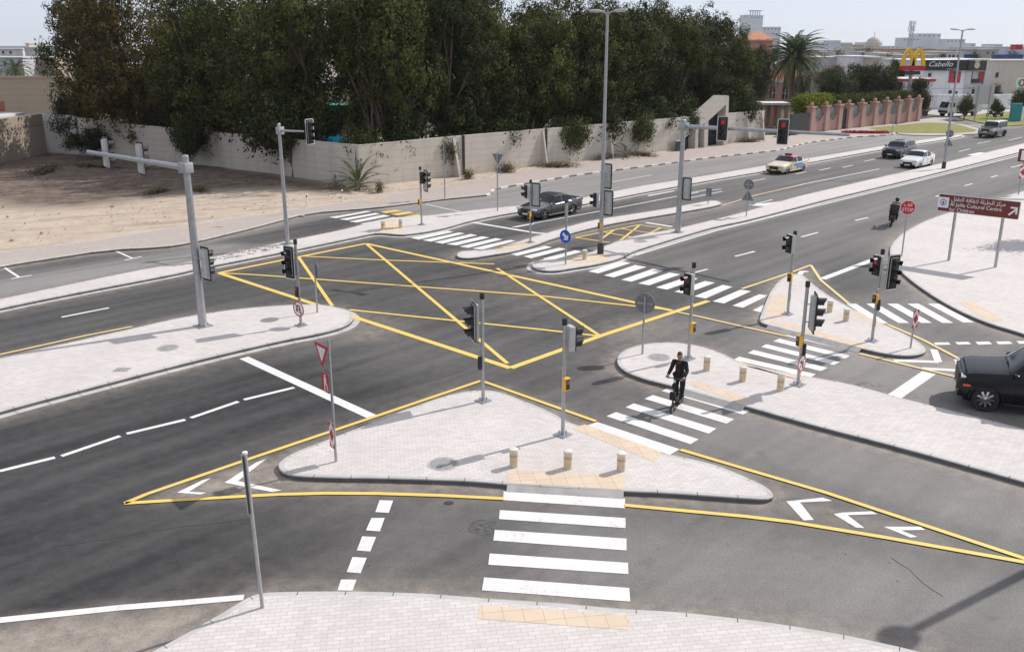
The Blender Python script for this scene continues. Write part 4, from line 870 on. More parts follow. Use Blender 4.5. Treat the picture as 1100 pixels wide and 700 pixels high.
# ---- bollards
def bollard():
    t = thing('bollard', (0, 0, 0), 'x', 'bollard', 'cream stone bollards on the islands')
    MB().lathe([(.115, 0), (.115, .43), (.105, .44)], 20, close=False).build('body', 'bollard_cream', t, 40)
    MB().lathe([(.125, .435), (.13, .47), (.12, .515), (.07, .53), (.001, .532)], 20, close=False).build('cap', 'bollard_cap', t, 40)
    MB().lathe([(.1175, .30), (.1175, .35)], 20, close=False).build('band', 'bollard_band', t)
    return t
first = None
for px, lab in [((552, 500.5), 'leftmost of the three cream bollards on the front island, by the round iron cover'), ((610, 502.5), 'middle one of the three cream bollards on the front island'), ((667, 505), 'rightmost of the three cream bollards on the front island, by the tactile strip'),
                ((759, 397.5), 'cream bollard on the middle island closest to the scooter rider'), ((797.5, 409), 'cream bollard on the middle island, second from the scooter rider'), ((838, 419), 'cream bollard on the middle island nearest the no left turn pole'),
                ((891, 335), 'left of two cream bollards on the right island'), ((908.5, 344.5), 'right of two cream bollards on the right island'),
                ((628, 278.5), 'cream bollard beside the foot of the tall lamp on the median'), ((411.5, 247), 'left cream bollard on the far refuge by the service road'), ((430.5, 244.5), 'right cream bollard on the far refuge by the service road')]:
    if first is None: first = bollard(); t = first
    else: t = copy_tree(first)
    t.location = G(px[0], px[1], KH); t['label'] = lab; t.rotation_euler = (0, 0, px[0])
# ------------------------------------------------------------------ walls
def wall_thing(label, pts, h, th, m, cap=None, capm=None, name='boundary_wall'):
    """pts: world xy along the road face; hs: heights"""
    t = thing(name, (pts[0][0], pts[0][1], 0), label, 'wall'); o0 = Vector((pts[0][0], pts[0][1]))
    b = MB(); c = MB()
    P = [Vector((p[0], p[1])) - o0 for p in pts]; hs = h if isinstance(h, list) else [h] * len(P)
    offs = []
    for i in range(len(P)):
        d = (P[min(i + 1, len(P) - 1)] - P[max(i - 1, 0)]).normalized(); n = Vector((-d.y, d.x)); n = n if n.y > 0 else -n; offs.append(n * th)
    for i in range(len(P) - 1):
        a, e, oa, oe = P[i], P[i + 1], P[i] + offs[i], P[i + 1] + offs[i + 1]
        vs = [(a.x, a.y, 0), (e.x, e.y, 0), (oe.x, oe.y, 0), (oa.x, oa.y, 0), (a.x, a.y, hs[i]), (e.x, e.y, hs[i + 1]), (oe.x, oe.y, hs[i + 1]), (oa.x, oa.y, hs[i])]
        b.add(vs, [(0, 1, 5, 4), (1, 2, 6, 5), (2, 3, 7, 6), (3, 0, 4, 7), (4, 5, 6, 7)])
    b.build('wall_panel', m, t)
    return t, P
V2 = lambda *a: Vector(a)
CORNER = Vector((-12.4, 72.9)); WR = Vector((-5.0, 79.1)); WE = Vector((24.1, 105.4)); U = (WE - WR).normalized(); NB = Vector((-U.y, U.x))
def onwall(px, py):
    d = ray(px, py); n = (NB.x, NB.y); k = (WR.x * n[0] + WR.y * n[1]) / (d[0] * n[0] + d[1] * n[1]); p = Vector((d[0] * k, d[1] * k)); return (p - CORNER).dot(U), CAM_H + d[2] * k
def wpt(s, o=0): p = CORNER + U * s + NB * o; return (p.x, p.y)
CORNER = WR - U * ((WR - CORNER).dot(U))
t, P = wall_thing('cream block wall section between its corner and the first dark joint, small palm in front', [wpt(0), wpt(10.6)], [3.42, 3.5], .3, 'cream_wall')
for s in (9.6,): MB().prism([(0, 0), (.9, 0), (.12, 3.3), (0, 3.3)], -.12, .12, X=Matrix(((U.x * 0 - NB.x, 0, U.x, U.x * s), (U.y * 0 - NB.y, 0, U.y, U.y * s), (0, 1, 0, 0), (0, 0, 0, 1)))).build('buttress', 'cream_wall', t)
def butt(t, s): MB().prism([(0, 0), (.75, 0), (.1, 3.3), (0, 3.3)], -.1, .1, X=Matrix(((-NB.x, 0, U.x, U.x * s), (-NB.y, 0, U.y, U.y * s), (0, 1, 0, 0), (0, 0, 0, 1)))).build('buttress', 'cream_wall', t)
MB().box((U.x * 10.72, U.y * 10.72, 1.75), (.22, .34, 3.5), None, 0).build('joint_post', 'metal_dark', t)
t, P = wall_thing('long cream block wall section behind the far sign posts and the tall lamp', [wpt(10.85), wpt(20.6)], [3.5, 3.5], .3, 'cream_wall'); butt(t, 9.4)
MB().box((U.x * 9.87, U.y * 9.87, 1.75), (.2, .34, 3.5)).build('joint_post', 'metal_dark', t)
sp = onwall(734, 160)[0]
t, P = wall_thing('cream wall section running up to the slanted entrance portal', [wpt(20.85), wpt(sp)], [3.5, 3.5], .3, 'cream_wall'); butt(t, 8.6)
s1, s2 = onwall(775, 156)[0], onwall(819, 151)[0]
t, P = wall_thing('cream wall section right of the slanted entrance portal', [wpt(s1), wpt(s2)], [3.55, 3.5], .3, 'cream_wall'); butt(t, (s2 - s1) * .55); butt(t, s2 - s1 - .6)
t, P = wall_thing('shaded cream wall running left from the corner behind the sand lot', [(-12.5, 73.0), (-20.4, 80.0), (-29.2, 86.6), (-36.5, 90.6), (-44.5, 95.0)], [3.42, 3.3, 3.3, 3.5, 3.9], .3, 'cream_wall')
t, P = wall_thing('pale bare wall stretch at the far left beside the dark shrub', [(-44.9, 95.2), (-49.6, 97.4)], [4.05, 4.1], .3, 'white_wall')
# portal
t = thing('entrance_portal', (wpt(0)[0], wpt(0)[1], 0), 'white entrance portal with a steep slanting beam over dark doors in the wall', 'entrance')
XW = Matrix(((U.x, 0, NB.x, 0), (U.y, 0, NB.y, 0), (0, 1, 0, 0), (0, 0, 0, 1)))
cz = lambda pts: [onwall(690 + x / 7.78, 90 + y / 7.78) for x, y in pts]
def wpoly(name, pts, z0, z1, m):
    P = [(a, max(0, b)) for a, b in cz(pts)]
    if area([Vector(p) for p in P]) < 0: P.reverse()
    return MB().prism(P, z0, z1, X=XW).build(name, m, t)
wpoly('beam', [(425, 275), (625, 98), (668, 98), (644, 172), (500, 303), (425, 352)], -.9, .5, 'cream_wall')
wpoly('pillar', [(644, 174), (668, 99), (655, 545), (622, 548)], -.898, .49, 'cream_wall'); wpoly('pillar', [(466, 328), (500, 306), (492, 560), (464, 562)], -.85, .48, 'cream_wall'); wpoly('pillar', [(396, 384), (420, 368), (412, 566), (388, 568)], -.8, .48, 'cream_wall')
wpoly('lintel', [(335, 270), (424, 276), (424, 366), (395, 414), (338, 466)], -.1, .3, 'cream_wall')
wpoly('door', [(335, 480), (420, 380), (500, 310), (640, 180), (625, 560), (335, 575)], .15, .2, 'glass_dark')
for q in ((500, 430, 610, 436), (545, 330, 551, 545), (500, 340, 610, 346)): wpoly('door_frame', [(q[0], q[1]), (q[2], q[1]), (q[2], q[3]), (q[0], q[3])], .08, .14, 'metal_dark')
for i, px in enumerate((721, 727)):
    p = wpt(onwall(px, 163)[0], -.9); tb = thing('wheelie_bin', (p[0], p[1], KH - .02), ['dark green wheelie bin left of the portal, nearer the tall mast', 'black wheelie bin beside the green one left of the portal'][i], 'bin')
    MB().prism([(-.27, -.3), (.27, -.3), (.27, .3), (-.27, .3)], .1, 1.0).build('bin_body', ['bin_green', 'black_plastic'][i], tb); MB().box((0, 0, 1.06), (.6, .68, .09), bev=.03).build('lid', ['housing_grey', 'black_plastic'][i], tb)
    for sx in (-1, 1): MB().tube((sx * .22, .28, .1), (sx * .3, .28, .1), .1).build('wheel', 'tyre', tb)
# left: tan building with a white roof slab and the ribbed wall behind
t = thing('flat_roofed_building', (-58, 92, 0), 'tan rendered building with a white flat roof at the left edge', 'building')
zt = 4.15
MB().prism([(8.3, -17), (9.3, 4.3), (-8, 5.2), (-8, -17)], 0, zt).build('wall', 'tan_wall', t)
MB().prism([(7.6, -16.5), (8.2, 3.2), (-7, 4.6), (-7, -16.5)], zt + .01, zt + .22).build('roof', 'white_wall', t)
MB().box((2.5, 3.6, zt + .75), (5.5, 2.6, 1.0)).build('rooftop_room', 'roof_orange', t); MB().box((8.9, -6.2, zt - .75), (.5, 2.6, 1.1), rotz(R(-2.5))).build('beam', 'tan_wall', t)
def bldg(name, label, px0, px1, ptop, Y, depth, m, wins=(), group=None, wm='window_dark', roof=None, base=0.0, cat='building', extra=()):
    a, c = at(px0, ptop, Y), at(px1, ptop, Y); w = c.x - a.x; h = a.z - base
    t = thing(name, ((a.x + c.x) / 2, Y, base), label, cat, group)
    MB().box((0, depth / 2, h / 2), (w, depth, h)).build('wall', m, t)
    MB().box((0, depth / 2, h + .12), (w + .3, depth + .3, .24)).build('roof', roof or m, t)
    for (x0, y0, x1, y1) in wins:
        p, q = at(x0, y0, Y), at(x1, y1, Y); cx = (p.x + q.x) / 2 - t.location.x; z = (p.z + q.z) / 2 - base
        f = MB().box((cx, -.03, z), (abs(q.x - p.x) + .2, .1, abs(p.z - q.z) + .2)).build('window', m, t)
        MB().box((cx, -.07, z), (abs(q.x - p.x), .06, abs(p.z - q.z))).build('pane', wm, f)
    for (nm, x0, y0, x1, y1, d0, mm) in extra:
        p, q = at(x0, y0, Y), at(x1, y1, Y); MB().box(((p.x + q.x) / 2 - t.location.x, -d0 / 2 - .01, (p.z + q.z) / 2 - base), (abs(q.x - p.x), d0, abs(p.z - q.z))).build(nm, mm, t)
    return t
t = bldg('perimeter_wall', 'long ribbed beige wall behind the tan building at far left', -60, 75, 84, 118, .5, 'ribbed_wall', cat='wall')
bldg('villa', 'tan flat villa block behind the palm at far left', 22, 60, 63, 170, 12, 'tan_wall', [(28, 66, 31, 70)])
bldg('villa', 'pale blue-white villa wall at the left edge below the skyline', -40, 24, 63, 165, 12, 'grey_white_wall', [(4, 66, 7, 70), (12, 66, 15, 70)])
bldg('villa', 'white villa with a row of dark upper windows at far left', 26, 60, 52, 215, 12, 'white_wall', [(41, 53.5, 43.5, 56), (45, 53.5, 47.5, 56), (49, 53.5, 52, 56)])
bldg('villa', 'white flat-roofed villa touching the left edge of the skyline', -30, 24, 53.5, 225, 12, 'white_wall', [(2, 55, 5, 58), (10, 55, 13, 58)])
bldg('villa', 'small pale stair tower rising above the white villas at far left', 27.5, 31, 47.5, 230, 4, 'beige_block')
# right: the shop with the black hoarding
sh_ = [(997, 78.6, 1000, 82.6), (1019, 97, 1022, 101), (1025, 98, 1028, 101)]
t = bldg('shop_building', 'white shop building under a long black hoarding with cursive lettering', 985, 1040, 66, 172, 16, 'shop_white', sh_, extra=[('poster', 1020, 76.5, 1025, 89, .1, 'poster_red'), ('poster', 1025.6, 77, 1030.7, 89, .1, 'poster_red')])
p, q = at(994, 64.6, 171.6), at(1038.8, 75.6, 171.6); tl = t.location
hb_ = MB().box(((p.x + q.x) / 2 - tl.x, -.45, (p.z + q.z) / 2), (q.x - p.x, .4, p.z - q.z)).build('hoarding', 'hoarding_black', t)
X = facing(R(-90), ((p.x + q.x) / 2 - tl.x - 1.2, -.66, (p.z + q.z) / 2 + .15)); lettering('lettering', 'Cabello', 1.25, X, 'sign_white', hb_, .35, sx=1.15); lettering('lettering', 'BEAUTY  CENTER', .28, facing(R(-90), ((p.x + q.x) / 2 - tl.x + 1.2, -.66, (p.z + q.z) / 2 - .7)), 'sign_white', hb_)
p, q = at(1039.3, 65, 171.6), at(1058.6, 75.6, 171.6)
h2 = MB().box(((p.x + q.x) / 2 - tl.x, -.45, (p.z + q.z) / 2), (q.x - p.x, .4, p.z - q.z)).build('hoarding', 'metal_dark', t)
e = MB(); e.ball(((p.x + q.x) / 2 - tl.x, -.66, (p.z + q.z) / 2), (.5, .03, .6), 14, 8); e.box(((p.x + q.x) / 2 - tl.x, -.66, (p.z + q.z) / 2 + .75), (.9, .04, .25)); e.build('emblem', 'bollard_cream', h2)
bldg('shop_annex', 'white stepped shop front with columns, red posters and a balcony under the grey emblem board', 1040.3, 1062, 65, 172.5, 14, 'shop_white', [(1044, 96, 1047, 101.5), (1050, 97, 1052, 101)], extra=[('poster', 1039.8, 77, 1043, 89, .2, 'poster_red'), ('poster', 1051, 77, 1055, 89, .2, 'poster_red'), ('balcony_opening', 1044, 76.5, 1050, 88.5, .12, 'haze_white'), ('railing', 1043.5, 85, 1050.5, 89, .4, 'metal_dark'), ('column', 1036.2, 76, 1038.7, 103, .6, 'white_wall'), ('column', 1057, 76, 1059, 103, .6, 'white_wall'), ('ledge', 1036, 91, 1060, 93, .9, 'white_wall')])
bldg('compound_wall', 'low grey-white compound wall in front of the shop building', 986, 1088, 103, 166, .4, 'shop_white', cat='wall')
bldg('warehouse', 'beige banded block with one small window at the right edge', 1062.5, 1130, 66, 186, 20, 'beige_block', [(1069.5, 78, 1072, 83.5)])
bldg('sign_hoarding', 'long dark blue rooftop sign above the beige block', 1067, 1099, 60, 200, .6, 'blue_panel', cat='sign', base=at(1067, 65.5, 200).z, wins=())
bldg('office_block', 'tan upper storeys behind the blue rooftop sign', 1056, 1073, 54, 250, 14, 'beige_block', [(1060, 56, 1062, 58), (1066, 56, 1068, 58)])
bldg('office_block', 'long low grey roofline on the right skyline', 1058, 1120, 51, 330, 20, 'haze_white')
bldg('rooftop_sign', 'small red cube sign on the right skyline', 1091, 1099, 48.8, 300, 3, 'sign_panel_red', cat='sign', base=at(1091, 53.5, 300).z)
bldg('villa', 'small white block with three dark windows behind the far lamp', 1008, 1036, 56.5, 235, 14, 'white_wall', [(1011, 58, 1015.5, 63), (1019, 59, 1021, 63), (1023, 59, 1025, 63), (1028, 59, 1030, 63)])
bldg('office_block', 'dark navy low block right of the far lamp', 1034, 1048, 59.5, 240, 14, 'blue_panel')
bldg('villa', 'brown-roofed long low block behind the yellow arches', 951, 1004, 53.5, 270, 16, 'beige_block', [(960, 57, 962, 60), (970, 57, 972, 60)], roof='roof_orange')
bldg('villa', 'white house with shallow roof left of the yellow arches', 949, 966, 58, 225, 12, 'white_wall', [(953, 60.5, 956, 63)])
bldg('villa', 'pale wall block directly behind the yellow arches', 966, 1008, 60, 215, 12, 'beige_block')
bldg('villa', 'cream house with a teal arched window behind the dark garden tree', 938, 960, 63, 190, 12, 'beige_block', [(940.5, 72, 946, 80)], wm='window_blue')
bldg('villa', 'white house wing with one dark window above the dark garden tree', 917, 940, 61.5, 195, 12, 'shop_white', [(934.5, 65, 939, 68.5)])
bldg('warehouse', 'broad pale grey flat-roofed hall behind the date palm', 872, 920, 62.5, 205, 20, 'grey_white_wall', [(904, 72, 912, 76.5)])
bldg('villa', 'cream box-like rooftop room on the pale grey hall', 879, 895, 56.5, 224, 10, 'beige_block')
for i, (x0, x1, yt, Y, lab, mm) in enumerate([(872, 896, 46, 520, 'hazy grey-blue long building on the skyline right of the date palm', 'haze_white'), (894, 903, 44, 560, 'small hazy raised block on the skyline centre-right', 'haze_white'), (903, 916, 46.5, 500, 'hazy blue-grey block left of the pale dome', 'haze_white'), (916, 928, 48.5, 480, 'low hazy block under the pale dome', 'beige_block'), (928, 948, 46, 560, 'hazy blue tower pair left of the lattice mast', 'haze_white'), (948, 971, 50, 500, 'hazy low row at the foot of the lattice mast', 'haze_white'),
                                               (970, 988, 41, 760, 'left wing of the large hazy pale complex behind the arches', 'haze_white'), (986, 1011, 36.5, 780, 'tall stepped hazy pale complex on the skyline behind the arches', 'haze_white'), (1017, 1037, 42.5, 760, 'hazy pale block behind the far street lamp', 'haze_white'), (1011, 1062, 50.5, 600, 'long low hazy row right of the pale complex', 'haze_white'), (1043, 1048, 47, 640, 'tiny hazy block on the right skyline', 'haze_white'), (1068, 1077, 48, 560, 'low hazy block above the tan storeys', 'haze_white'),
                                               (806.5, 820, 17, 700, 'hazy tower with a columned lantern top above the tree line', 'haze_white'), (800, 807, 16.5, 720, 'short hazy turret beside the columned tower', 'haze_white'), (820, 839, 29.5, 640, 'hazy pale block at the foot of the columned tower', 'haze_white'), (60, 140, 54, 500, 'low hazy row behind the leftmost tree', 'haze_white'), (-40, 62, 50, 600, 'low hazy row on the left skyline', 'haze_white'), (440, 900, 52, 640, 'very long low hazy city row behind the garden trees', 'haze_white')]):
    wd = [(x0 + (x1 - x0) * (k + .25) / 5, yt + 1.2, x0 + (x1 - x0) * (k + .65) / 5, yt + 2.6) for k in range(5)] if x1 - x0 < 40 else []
    t = bldg('distant_building', lab, x0, x1, yt, Y, 15, mm, wd, wm='window_blue')
    if 'lantern' in lab:
        a = at(810, 17, Y); wz = at(810, 10.5, Y).z - a.z; h0 = a.z
        for k in range(5): MB().box((-3.4 + 1.7 * k, 6, h0 + wz * .4), (.6, .6, wz * .8)).build('column', mm, t)
        MB().lathe([(5.2, h0 + wz * .8), (5.4, h0 + wz * .9), (3.5, h0 + wz), (.01, h0 + wz * 1.1)], 12, X=Matrix.Translation((0, 6, 0)), close=False).build('lantern_roof', mm, t)
rsb = random.Random(4)
for k in range(26):
    x0 = 866 + rsb.random() * 236; wd_ = 5 + rsb.random() * 15; Yk = 250 + rsb.random() * 260; yt_ = 51.5 + rsb.random() * 5 + max(0, (330 - Yk) / 40)
    bldg('distant_building', 'small pale flat-roofed block in the dense low city rows below the right skyline', x0, x0 + wd_, yt_, Yk, 10, rsb.choice(['beige_block', 'grey_white_wall', 'haze_white', 'white_wall', 'tan_wall']), [(x0 + wd_ * (q + .2) / 4, yt_ + .9, x0 + wd_ * (q + .6) / 4, yt_ + 2.2) for q in range(4)], 'small city blocks below the right skyline')
t = thing('distant_dome', at(938, 50, 470) * 1, 'pale pinkish dome on the skyline left of the lattice mast', 'dome'); MB().ball((0, 0, 0), (4, 4, 4.5), 16, 8).build('dome', 'beige_block', t); MB().tube((0, 0, 4), (0, 0, 6.5), .15).build('finial', 'beige_block', t); MB().tube((0, 0, -8), (0, 0, 0), 4.0, 4.0, 16).build('drum', 'beige_block', t)
a = at(977, 50, 380); ztop = at(977, 22.5, 380).z
t = thing('telecom_mast', (a.x, 380, 0), 'slim lattice telecom mast with antennas on the skyline above the arches', 'mast')
b = MB()
for k in range(3): an = 2.1 * k; b.tube((1.1 * math.cos(an), 1.1 * math.sin(an), 0), (.6 * math.cos(an), .6 * math.sin(an), ztop), .22, .16, 6)
for k in range(16): z = ztop * k / 16; b.tube((1, 0, z), (-.6, .8, z + 1.2), .08, n=4)
b.build('lattice', 'pole_grey', t); b = MB()
for k in range(6): an = k * 1.05; b.box((1.25 * math.cos(an), 1.25 * math.sin(an), ztop - 1.0 - (k % 2) * 2.1), (.32, .32, 1.9))
b.build('antenna', 'sign_white', t)
# golden arches on a red box
a0, a1, ab = at(968.5, 71, 152), at(992, 71, 152), at(968, 75.5, 152); zt = at(970, 53.5, 152).z; w = a1.x - a0.x
t = thing('arch_sign', ((a0.x + a1.x) / 2, 152, 0), 'tall roadside sign with two yellow arches on a red box', 'sign')
MB().tube((0, .2, 0), (0, .2, ab.z), .28, n=12).build('pole', 'pole_grey', t)
MB().box((0, 0, (a0.z + ab.z) / 2), (w * 1.08, .9, a0.z - ab.z + .1), bev=.05).build('red_panel', 'sign_panel_red', t)
MB().box((0, 0, ab.z - .42), (w * .72, .7, .55), bev=.04).build('lower_panel', 'metal_dark', t)
for sx in (-1, 1):
    b = MB(); hw = w * .225; pts = []; H_ = zt - a0.z
    for k in range(25):
        u = -1 + 2 * k / 24; pts.append((sx * w * .245 + hw * u * (1.0 + .10 * abs(u)), 0, a0.z - .1 + (H_) * (1 - abs(u) ** 2.6)))
    prof = []; n_ = len(pts); vs = []; fs = []
    for k, p in enumerate(pts):
        d = (Vector(pts[min(k + 1, n_ - 1)]) - Vector(pts[max(k - 1, 0)])).normalized(); nn = Vector((-d.z, 0, d.x)); wd = .27
        for q, y in ((1, -.22), (1, .22), (-1, .22), (-1, -.22)): vs.append((p[0] + nn.x * wd * q, y, p[2] + nn.z * wd * q))
    for k in range(n_ - 1): fs += [(k * 4 + j, k * 4 + (j + 1) % 4, k * 4 + 4 + (j + 1) % 4, k * 4 + 4 + j) for j in range(4)]
    b.add(vs, fs + [(0, 1, 2, 3), tuple(range(4 * n_ - 4, 4 * n_))]); b.build('arch', 'arch_yellow', t)
# forecourt canopy
p, q = at(941, 84.5, 160), at(1003, 88.5, 160)
t = thing('forecourt_canopy', ((p.x + q.x) / 2, 160, 0), 'flat white forecourt canopy with a red edge stripe behind the garden', 'canopy')
w = q.x - p.x; MB().box((0, 4, (p.z + q.z) / 2), (w, 9, p.z - q.z)).build('roof', 'white_wall', t); MB().box((1.2, -.56, (p.z + q.z) / 2 + .05), (w * .78, .08, .34)).build('red_stripe', 'sign_panel_red', t)
for k in (-.42, -.1, .22, .45): MB().tube((k * w, 2, 0), (k * w, 2, q.z), .2).build('column', 'haze_white', t)
MB().box((-w * .30, -.7, q.z + .1), (1.5, .2, .75)).build('sign_box', 'sign_white', t); MB().box((w * .54, -.3, p.z - .3), (1.3, .5, .8)).build('sign_box', 'sign_white', t); MB().box((-w * .1, 7, q.z / 2 - .3), (w * .5, 3, q.z - 1.2)).build('kiosk', 'beige_block', t)
# petrol roundel sign
p, q = at(1093, 84, 150), at(1101, 94, 150); ctr = (p + q) / 2
t = thing('roundel_sign', (ctr.x, 150, 0), 'white pylon sign with a red and green roundel at the right edge', 'sign')
MB().box((0, 0, ctr.z), (q.x - p.x, .4, p.z - q.z)).build('sign_panel', 'sign_white', t); X = facing(R(-90), (0, -.21, ctr.z)); b = MB(); disc(b, .58, 0, .02, 28, X); b.build('roundel_green', 'green_panel', t)
b = MB(); b.prism([(.58 * math.cos(R(a)), .58 * math.sin(R(a))) for a in range(-90, 91, 12)], .021, .03, 0, 0, X); b.build('roundel_red', 'sign_panel_red', t); b = MB(); b.ball((0, 0, .031), (.22, .36, .01), 14, 8, 0, X); b.build('roundel_centre', 'sign_white', t)
MB().tube((0, .1, 0), (0, .1, q.z), .22).build('pole', 'pole_grey', t)
p, q = at(1087, 111, 138), at(1096, 126.5, 138); t = thing('fuel_price_totem', ((p.x + q.x) / 2, 138, 0), 'teal totem panel standing on the far lawn', 'sign'); MB().box((0, 0, p.z / 2), (q.x - p.x, .5, p.z), bev=.05).build('panel', 'teal_panel', t); MB().box((.95, 0, p.z / 2 - .2), (.5, .4, p.z - .6)).build('side_panel', 'sign_white', t)
p = at(996, 107, 148); t = thing('red_sign', (p.x, 148, 0), 'small red panel sign at the car park entrance by the dark clipped tree', 'sign'); MB().box((0, 0, p.z - .7), (.95, .2, 1.5), bev=.03).build('panel', 'poster_red', t); MB().tube((0, .06, 0), (0, .06, p.z - .7), .07).build('pole', 'pole_grey', t); MB().box((-.1, -.1, .55), (.9, .05, .8)).build('notice_frame', 'metal_dark', t)

# pink villa with arched windows and orange roofs
zb = at(820, 88.5, 188).z; cx = at(849, 100, 188).x; rad = (at(876, 100, 188).x - at(821, 100, 188).x) / 2
t = thing('pink_villa', (cx, 188 + rad * .8, 0), 'pink villa with arched windows and an orange tiled roof behind the date palm', 'house')
oct_ = lambda r: [(r * math.cos(R(22.5 + 45 * k)), r * math.sin(R(22.5 + 45 * k))) for k in range(8)]
MB().prism(oct_(rad), 0, zb).build('wall', 'pink_wall', t); MB().prism(oct_(rad * 1.06), zb - .05, zb + .45).build('cornice', 'white_wall', t)
b = MB(); b.lathe([(rad * 1.04, zb + .45), (rad * .25, zb + 3.4), (.01, zb + 4.2)], 8, X=rotz(R(22.5)), close=False); b.build('roof', 'roof_orange', t)
def arch_poly(w, h): return [(-w / 2, 0), (w / 2, 0)] + [(w / 2 * math.cos(R(a)), h - w * .5 + w * .62 * math.sin(R(a))) for a in range(0, 181, 15)]
for k, (ang) in enumerate((-112.5 - 22.5, -90, -45)):
    ap = rad * math.cos(R(22.5))
    for o_ in ((0,) if k != 1 else (-1.25, 1.25)):
        X = facing(R(ang), (ap * math.cos(R(ang)) - o_ * math.sin(R(ang)), ap * math.sin(R(ang)) + o_ * math.cos(R(ang)), zb - 3.3))
        f = MB().prism(arch_poly(1.55, 2.75), -.1, .05, X=X).build('window', 'pink_wall', t); MB().prism([(x, y + .12) for x, y in arch_poly(1.15, 2.4)], .055, .07, X=X).build('pane', 'window_dark', f); g = MB(); g.box((0, 1.1, .08), (.08, 2.1, .03), X); g.box((0, 1.2, .08), (1.1, .08, .03), X); g.build('glazing_bar', 'white_border', f)
z2 = at(830, 43, 205).z; MB().box((-3.2, 13, z2 / 2), (5.4, 6, z2)).build('rear_wing', 'pink_wall', t)
b = MB(); b.add([(-6.4, 9.5, z2), (.0, 9.5, z2), (.0, 16.5, z2), (-6.4, 16.5, z2), (-4, 13, z2 + 1.7), (-2.4, 13, z2 + 1.7)], [(0, 1, 5, 4), (1, 2, 5), (2, 3, 4, 5), (3, 0, 4), (0, 3, 2, 1)]); b.build('rear_roof', 'roof_orange', t); MB().box((-3.2, 13, z2 - .12), (6.0, 6.6, .2)).build('rear_cornice', 'white_wall', t)
p, q = at(822, 112.5, 128), at(846, 112.5, 128)
t = thing('gate_pavilion', ((p.x + q.x) / 2, 128, 0), 'small gate shelter with a flat white roof by the pink fence', 'shelter')
w = q.x - p.x; MB().box((0, 1.5, p.z + .1), (w + .6, 4, .28)).build('roof', 'white_wall', t); MB().box((0, 2.9, p.z / 2), (w, .3, p.z)).build('rear_wall', 'pink_wall', t)
for k in (-.48, -.16, .16, .48): MB().box((k * w, .1, p.z / 2), (.42, .42, p.z)).build('pillar', 'rose_wall', t)
# pink pillared fence
px_p = [869.8, 885, 899, 909.4, 923.3, 936.7, 949.5, 961.5, 972.7, 983]; A, Bq = G(870, 143.5), G(983, 131)
t = thing('garden_fence', (A.x, A.y, 0), 'pink pillared garden fence with scalloped panels and grey metal inserts', 'fence')
FU = (Bq - A).xy.normalized(); FN = Vector((FU.y, -FU.x)); Lf = (Bq - A).xy.length
def spos(px):
    d = ray(px, 137); n = (-FU.y, FU.x); k = (A.x * n[0] + A.y * n[1]) / (d[0] * n[0] + d[1] * n[1]); return (Vector((d[0] * k, d[1] * k)) - A.xy).dot(FU)
ss = [spos(x) for x in px_p]; XF = Matrix(((FU.x, 0, FN.x, 0), (FU.y, 0, FN.y, 0), (0, 1, 0, 0), (0, 0, 0, 1))); hp = HT(A, 116)
for s in ss:
    MB().box((s, hp / 2, 0), (.85, hp, .85), XF, 0).build('pillar', 'rose_wall', t)
    c = MB(); c.box((s, hp + .1, 0), (1.05, .2, 1.05), XF); c.ball((s, hp + .42, 0), (.26, .3, .26), 10, 6, 0, XF); c.build('pillar_cap', 'rose_wall', t)
for i in range(len(ss) - 1):
    a, c = ss[i] + .42, ss[i + 1] - .42; w = c - a
    if i == 2: MB().box(((a + c) / 2, hp * .42, 0), (w, hp * .84, .12), XF).build('gate', 'metal_dark', t); continue
    hh = [.66, .57, .49, .45, .49, .57, .66]; P = [(a, 0), (c, 0)]
    for k in range(6, -1, -1): P += [(a + w * (k + 1) / 7, hp * hh[k]), (a + w * k / 7, hp * hh[k])]
    MB().prism(P, -.15, .15, 0, 0, XF).build('panel', 'rose_wall', t)
    g = MB(); g.prism([(a + w * .15, hp * .40), (a + w * .85, hp * .40), (a + w * .82, hp * .78), (a + w * .6, hp * .97), (a + w * .4, hp * .97), (a + w * .18, hp * .78)], -.03, .03, 0, 0, XF); g.build('metal_insert', 'sign_back', t)
ga, gb = spos(846), spos(866); MB().box(((ga + gb) / 2, 1.35, .3), (gb - ga, 2.7, .12), XF).build('vehicle_gate', 'metal_dark', t)

# ------------------------------------------------------------------ foliage
def leaf_mesh(name, cen, dirs, up, ln, wd, tint, material):
    n = len(cen); dirs = dirs / (np.linalg.norm(dirs, axis=1, keepdims=True) + 1e-9); sd_ = np.cross(dirs, up); sd_ /= (np.linalg.norm(sd_, axis=1, keepdims=True) + 1e-9)
    ln = np.broadcast_to(ln, (n,))[:, None]; wd = np.broadcast_to(wd, (n,))[:, None]
    v = np.stack([cen - dirs * ln / 2, cen + sd_ * wd / 2, cen + dirs * ln / 2, cen - sd_ * wd / 2], 1).reshape(-1, 3)
    me = bpy.data.meshes.new(name); me.vertices.add(4 * n); me.vertices.foreach_set('co', v.astype(np.float32).ravel())
    me.loops.add(4 * n); me.loops.foreach_set('vertex_index', np.arange(4 * n, dtype=np.int32)); me.polygons.add(n)
    me.polygons.foreach_set('loop_start', (np.arange(n) * 4).astype(np.int32)); me.polygons.foreach_set('loop_total', np.full(n, 4, np.int32))
    a = me.attributes.new('tint', 'FLOAT', 'POINT'); a.data.foreach_set('value', np.repeat(np.clip(tint, 0, 1), 4).astype(np.float32))
    me.update(); me.materials.append(M[material]); return me
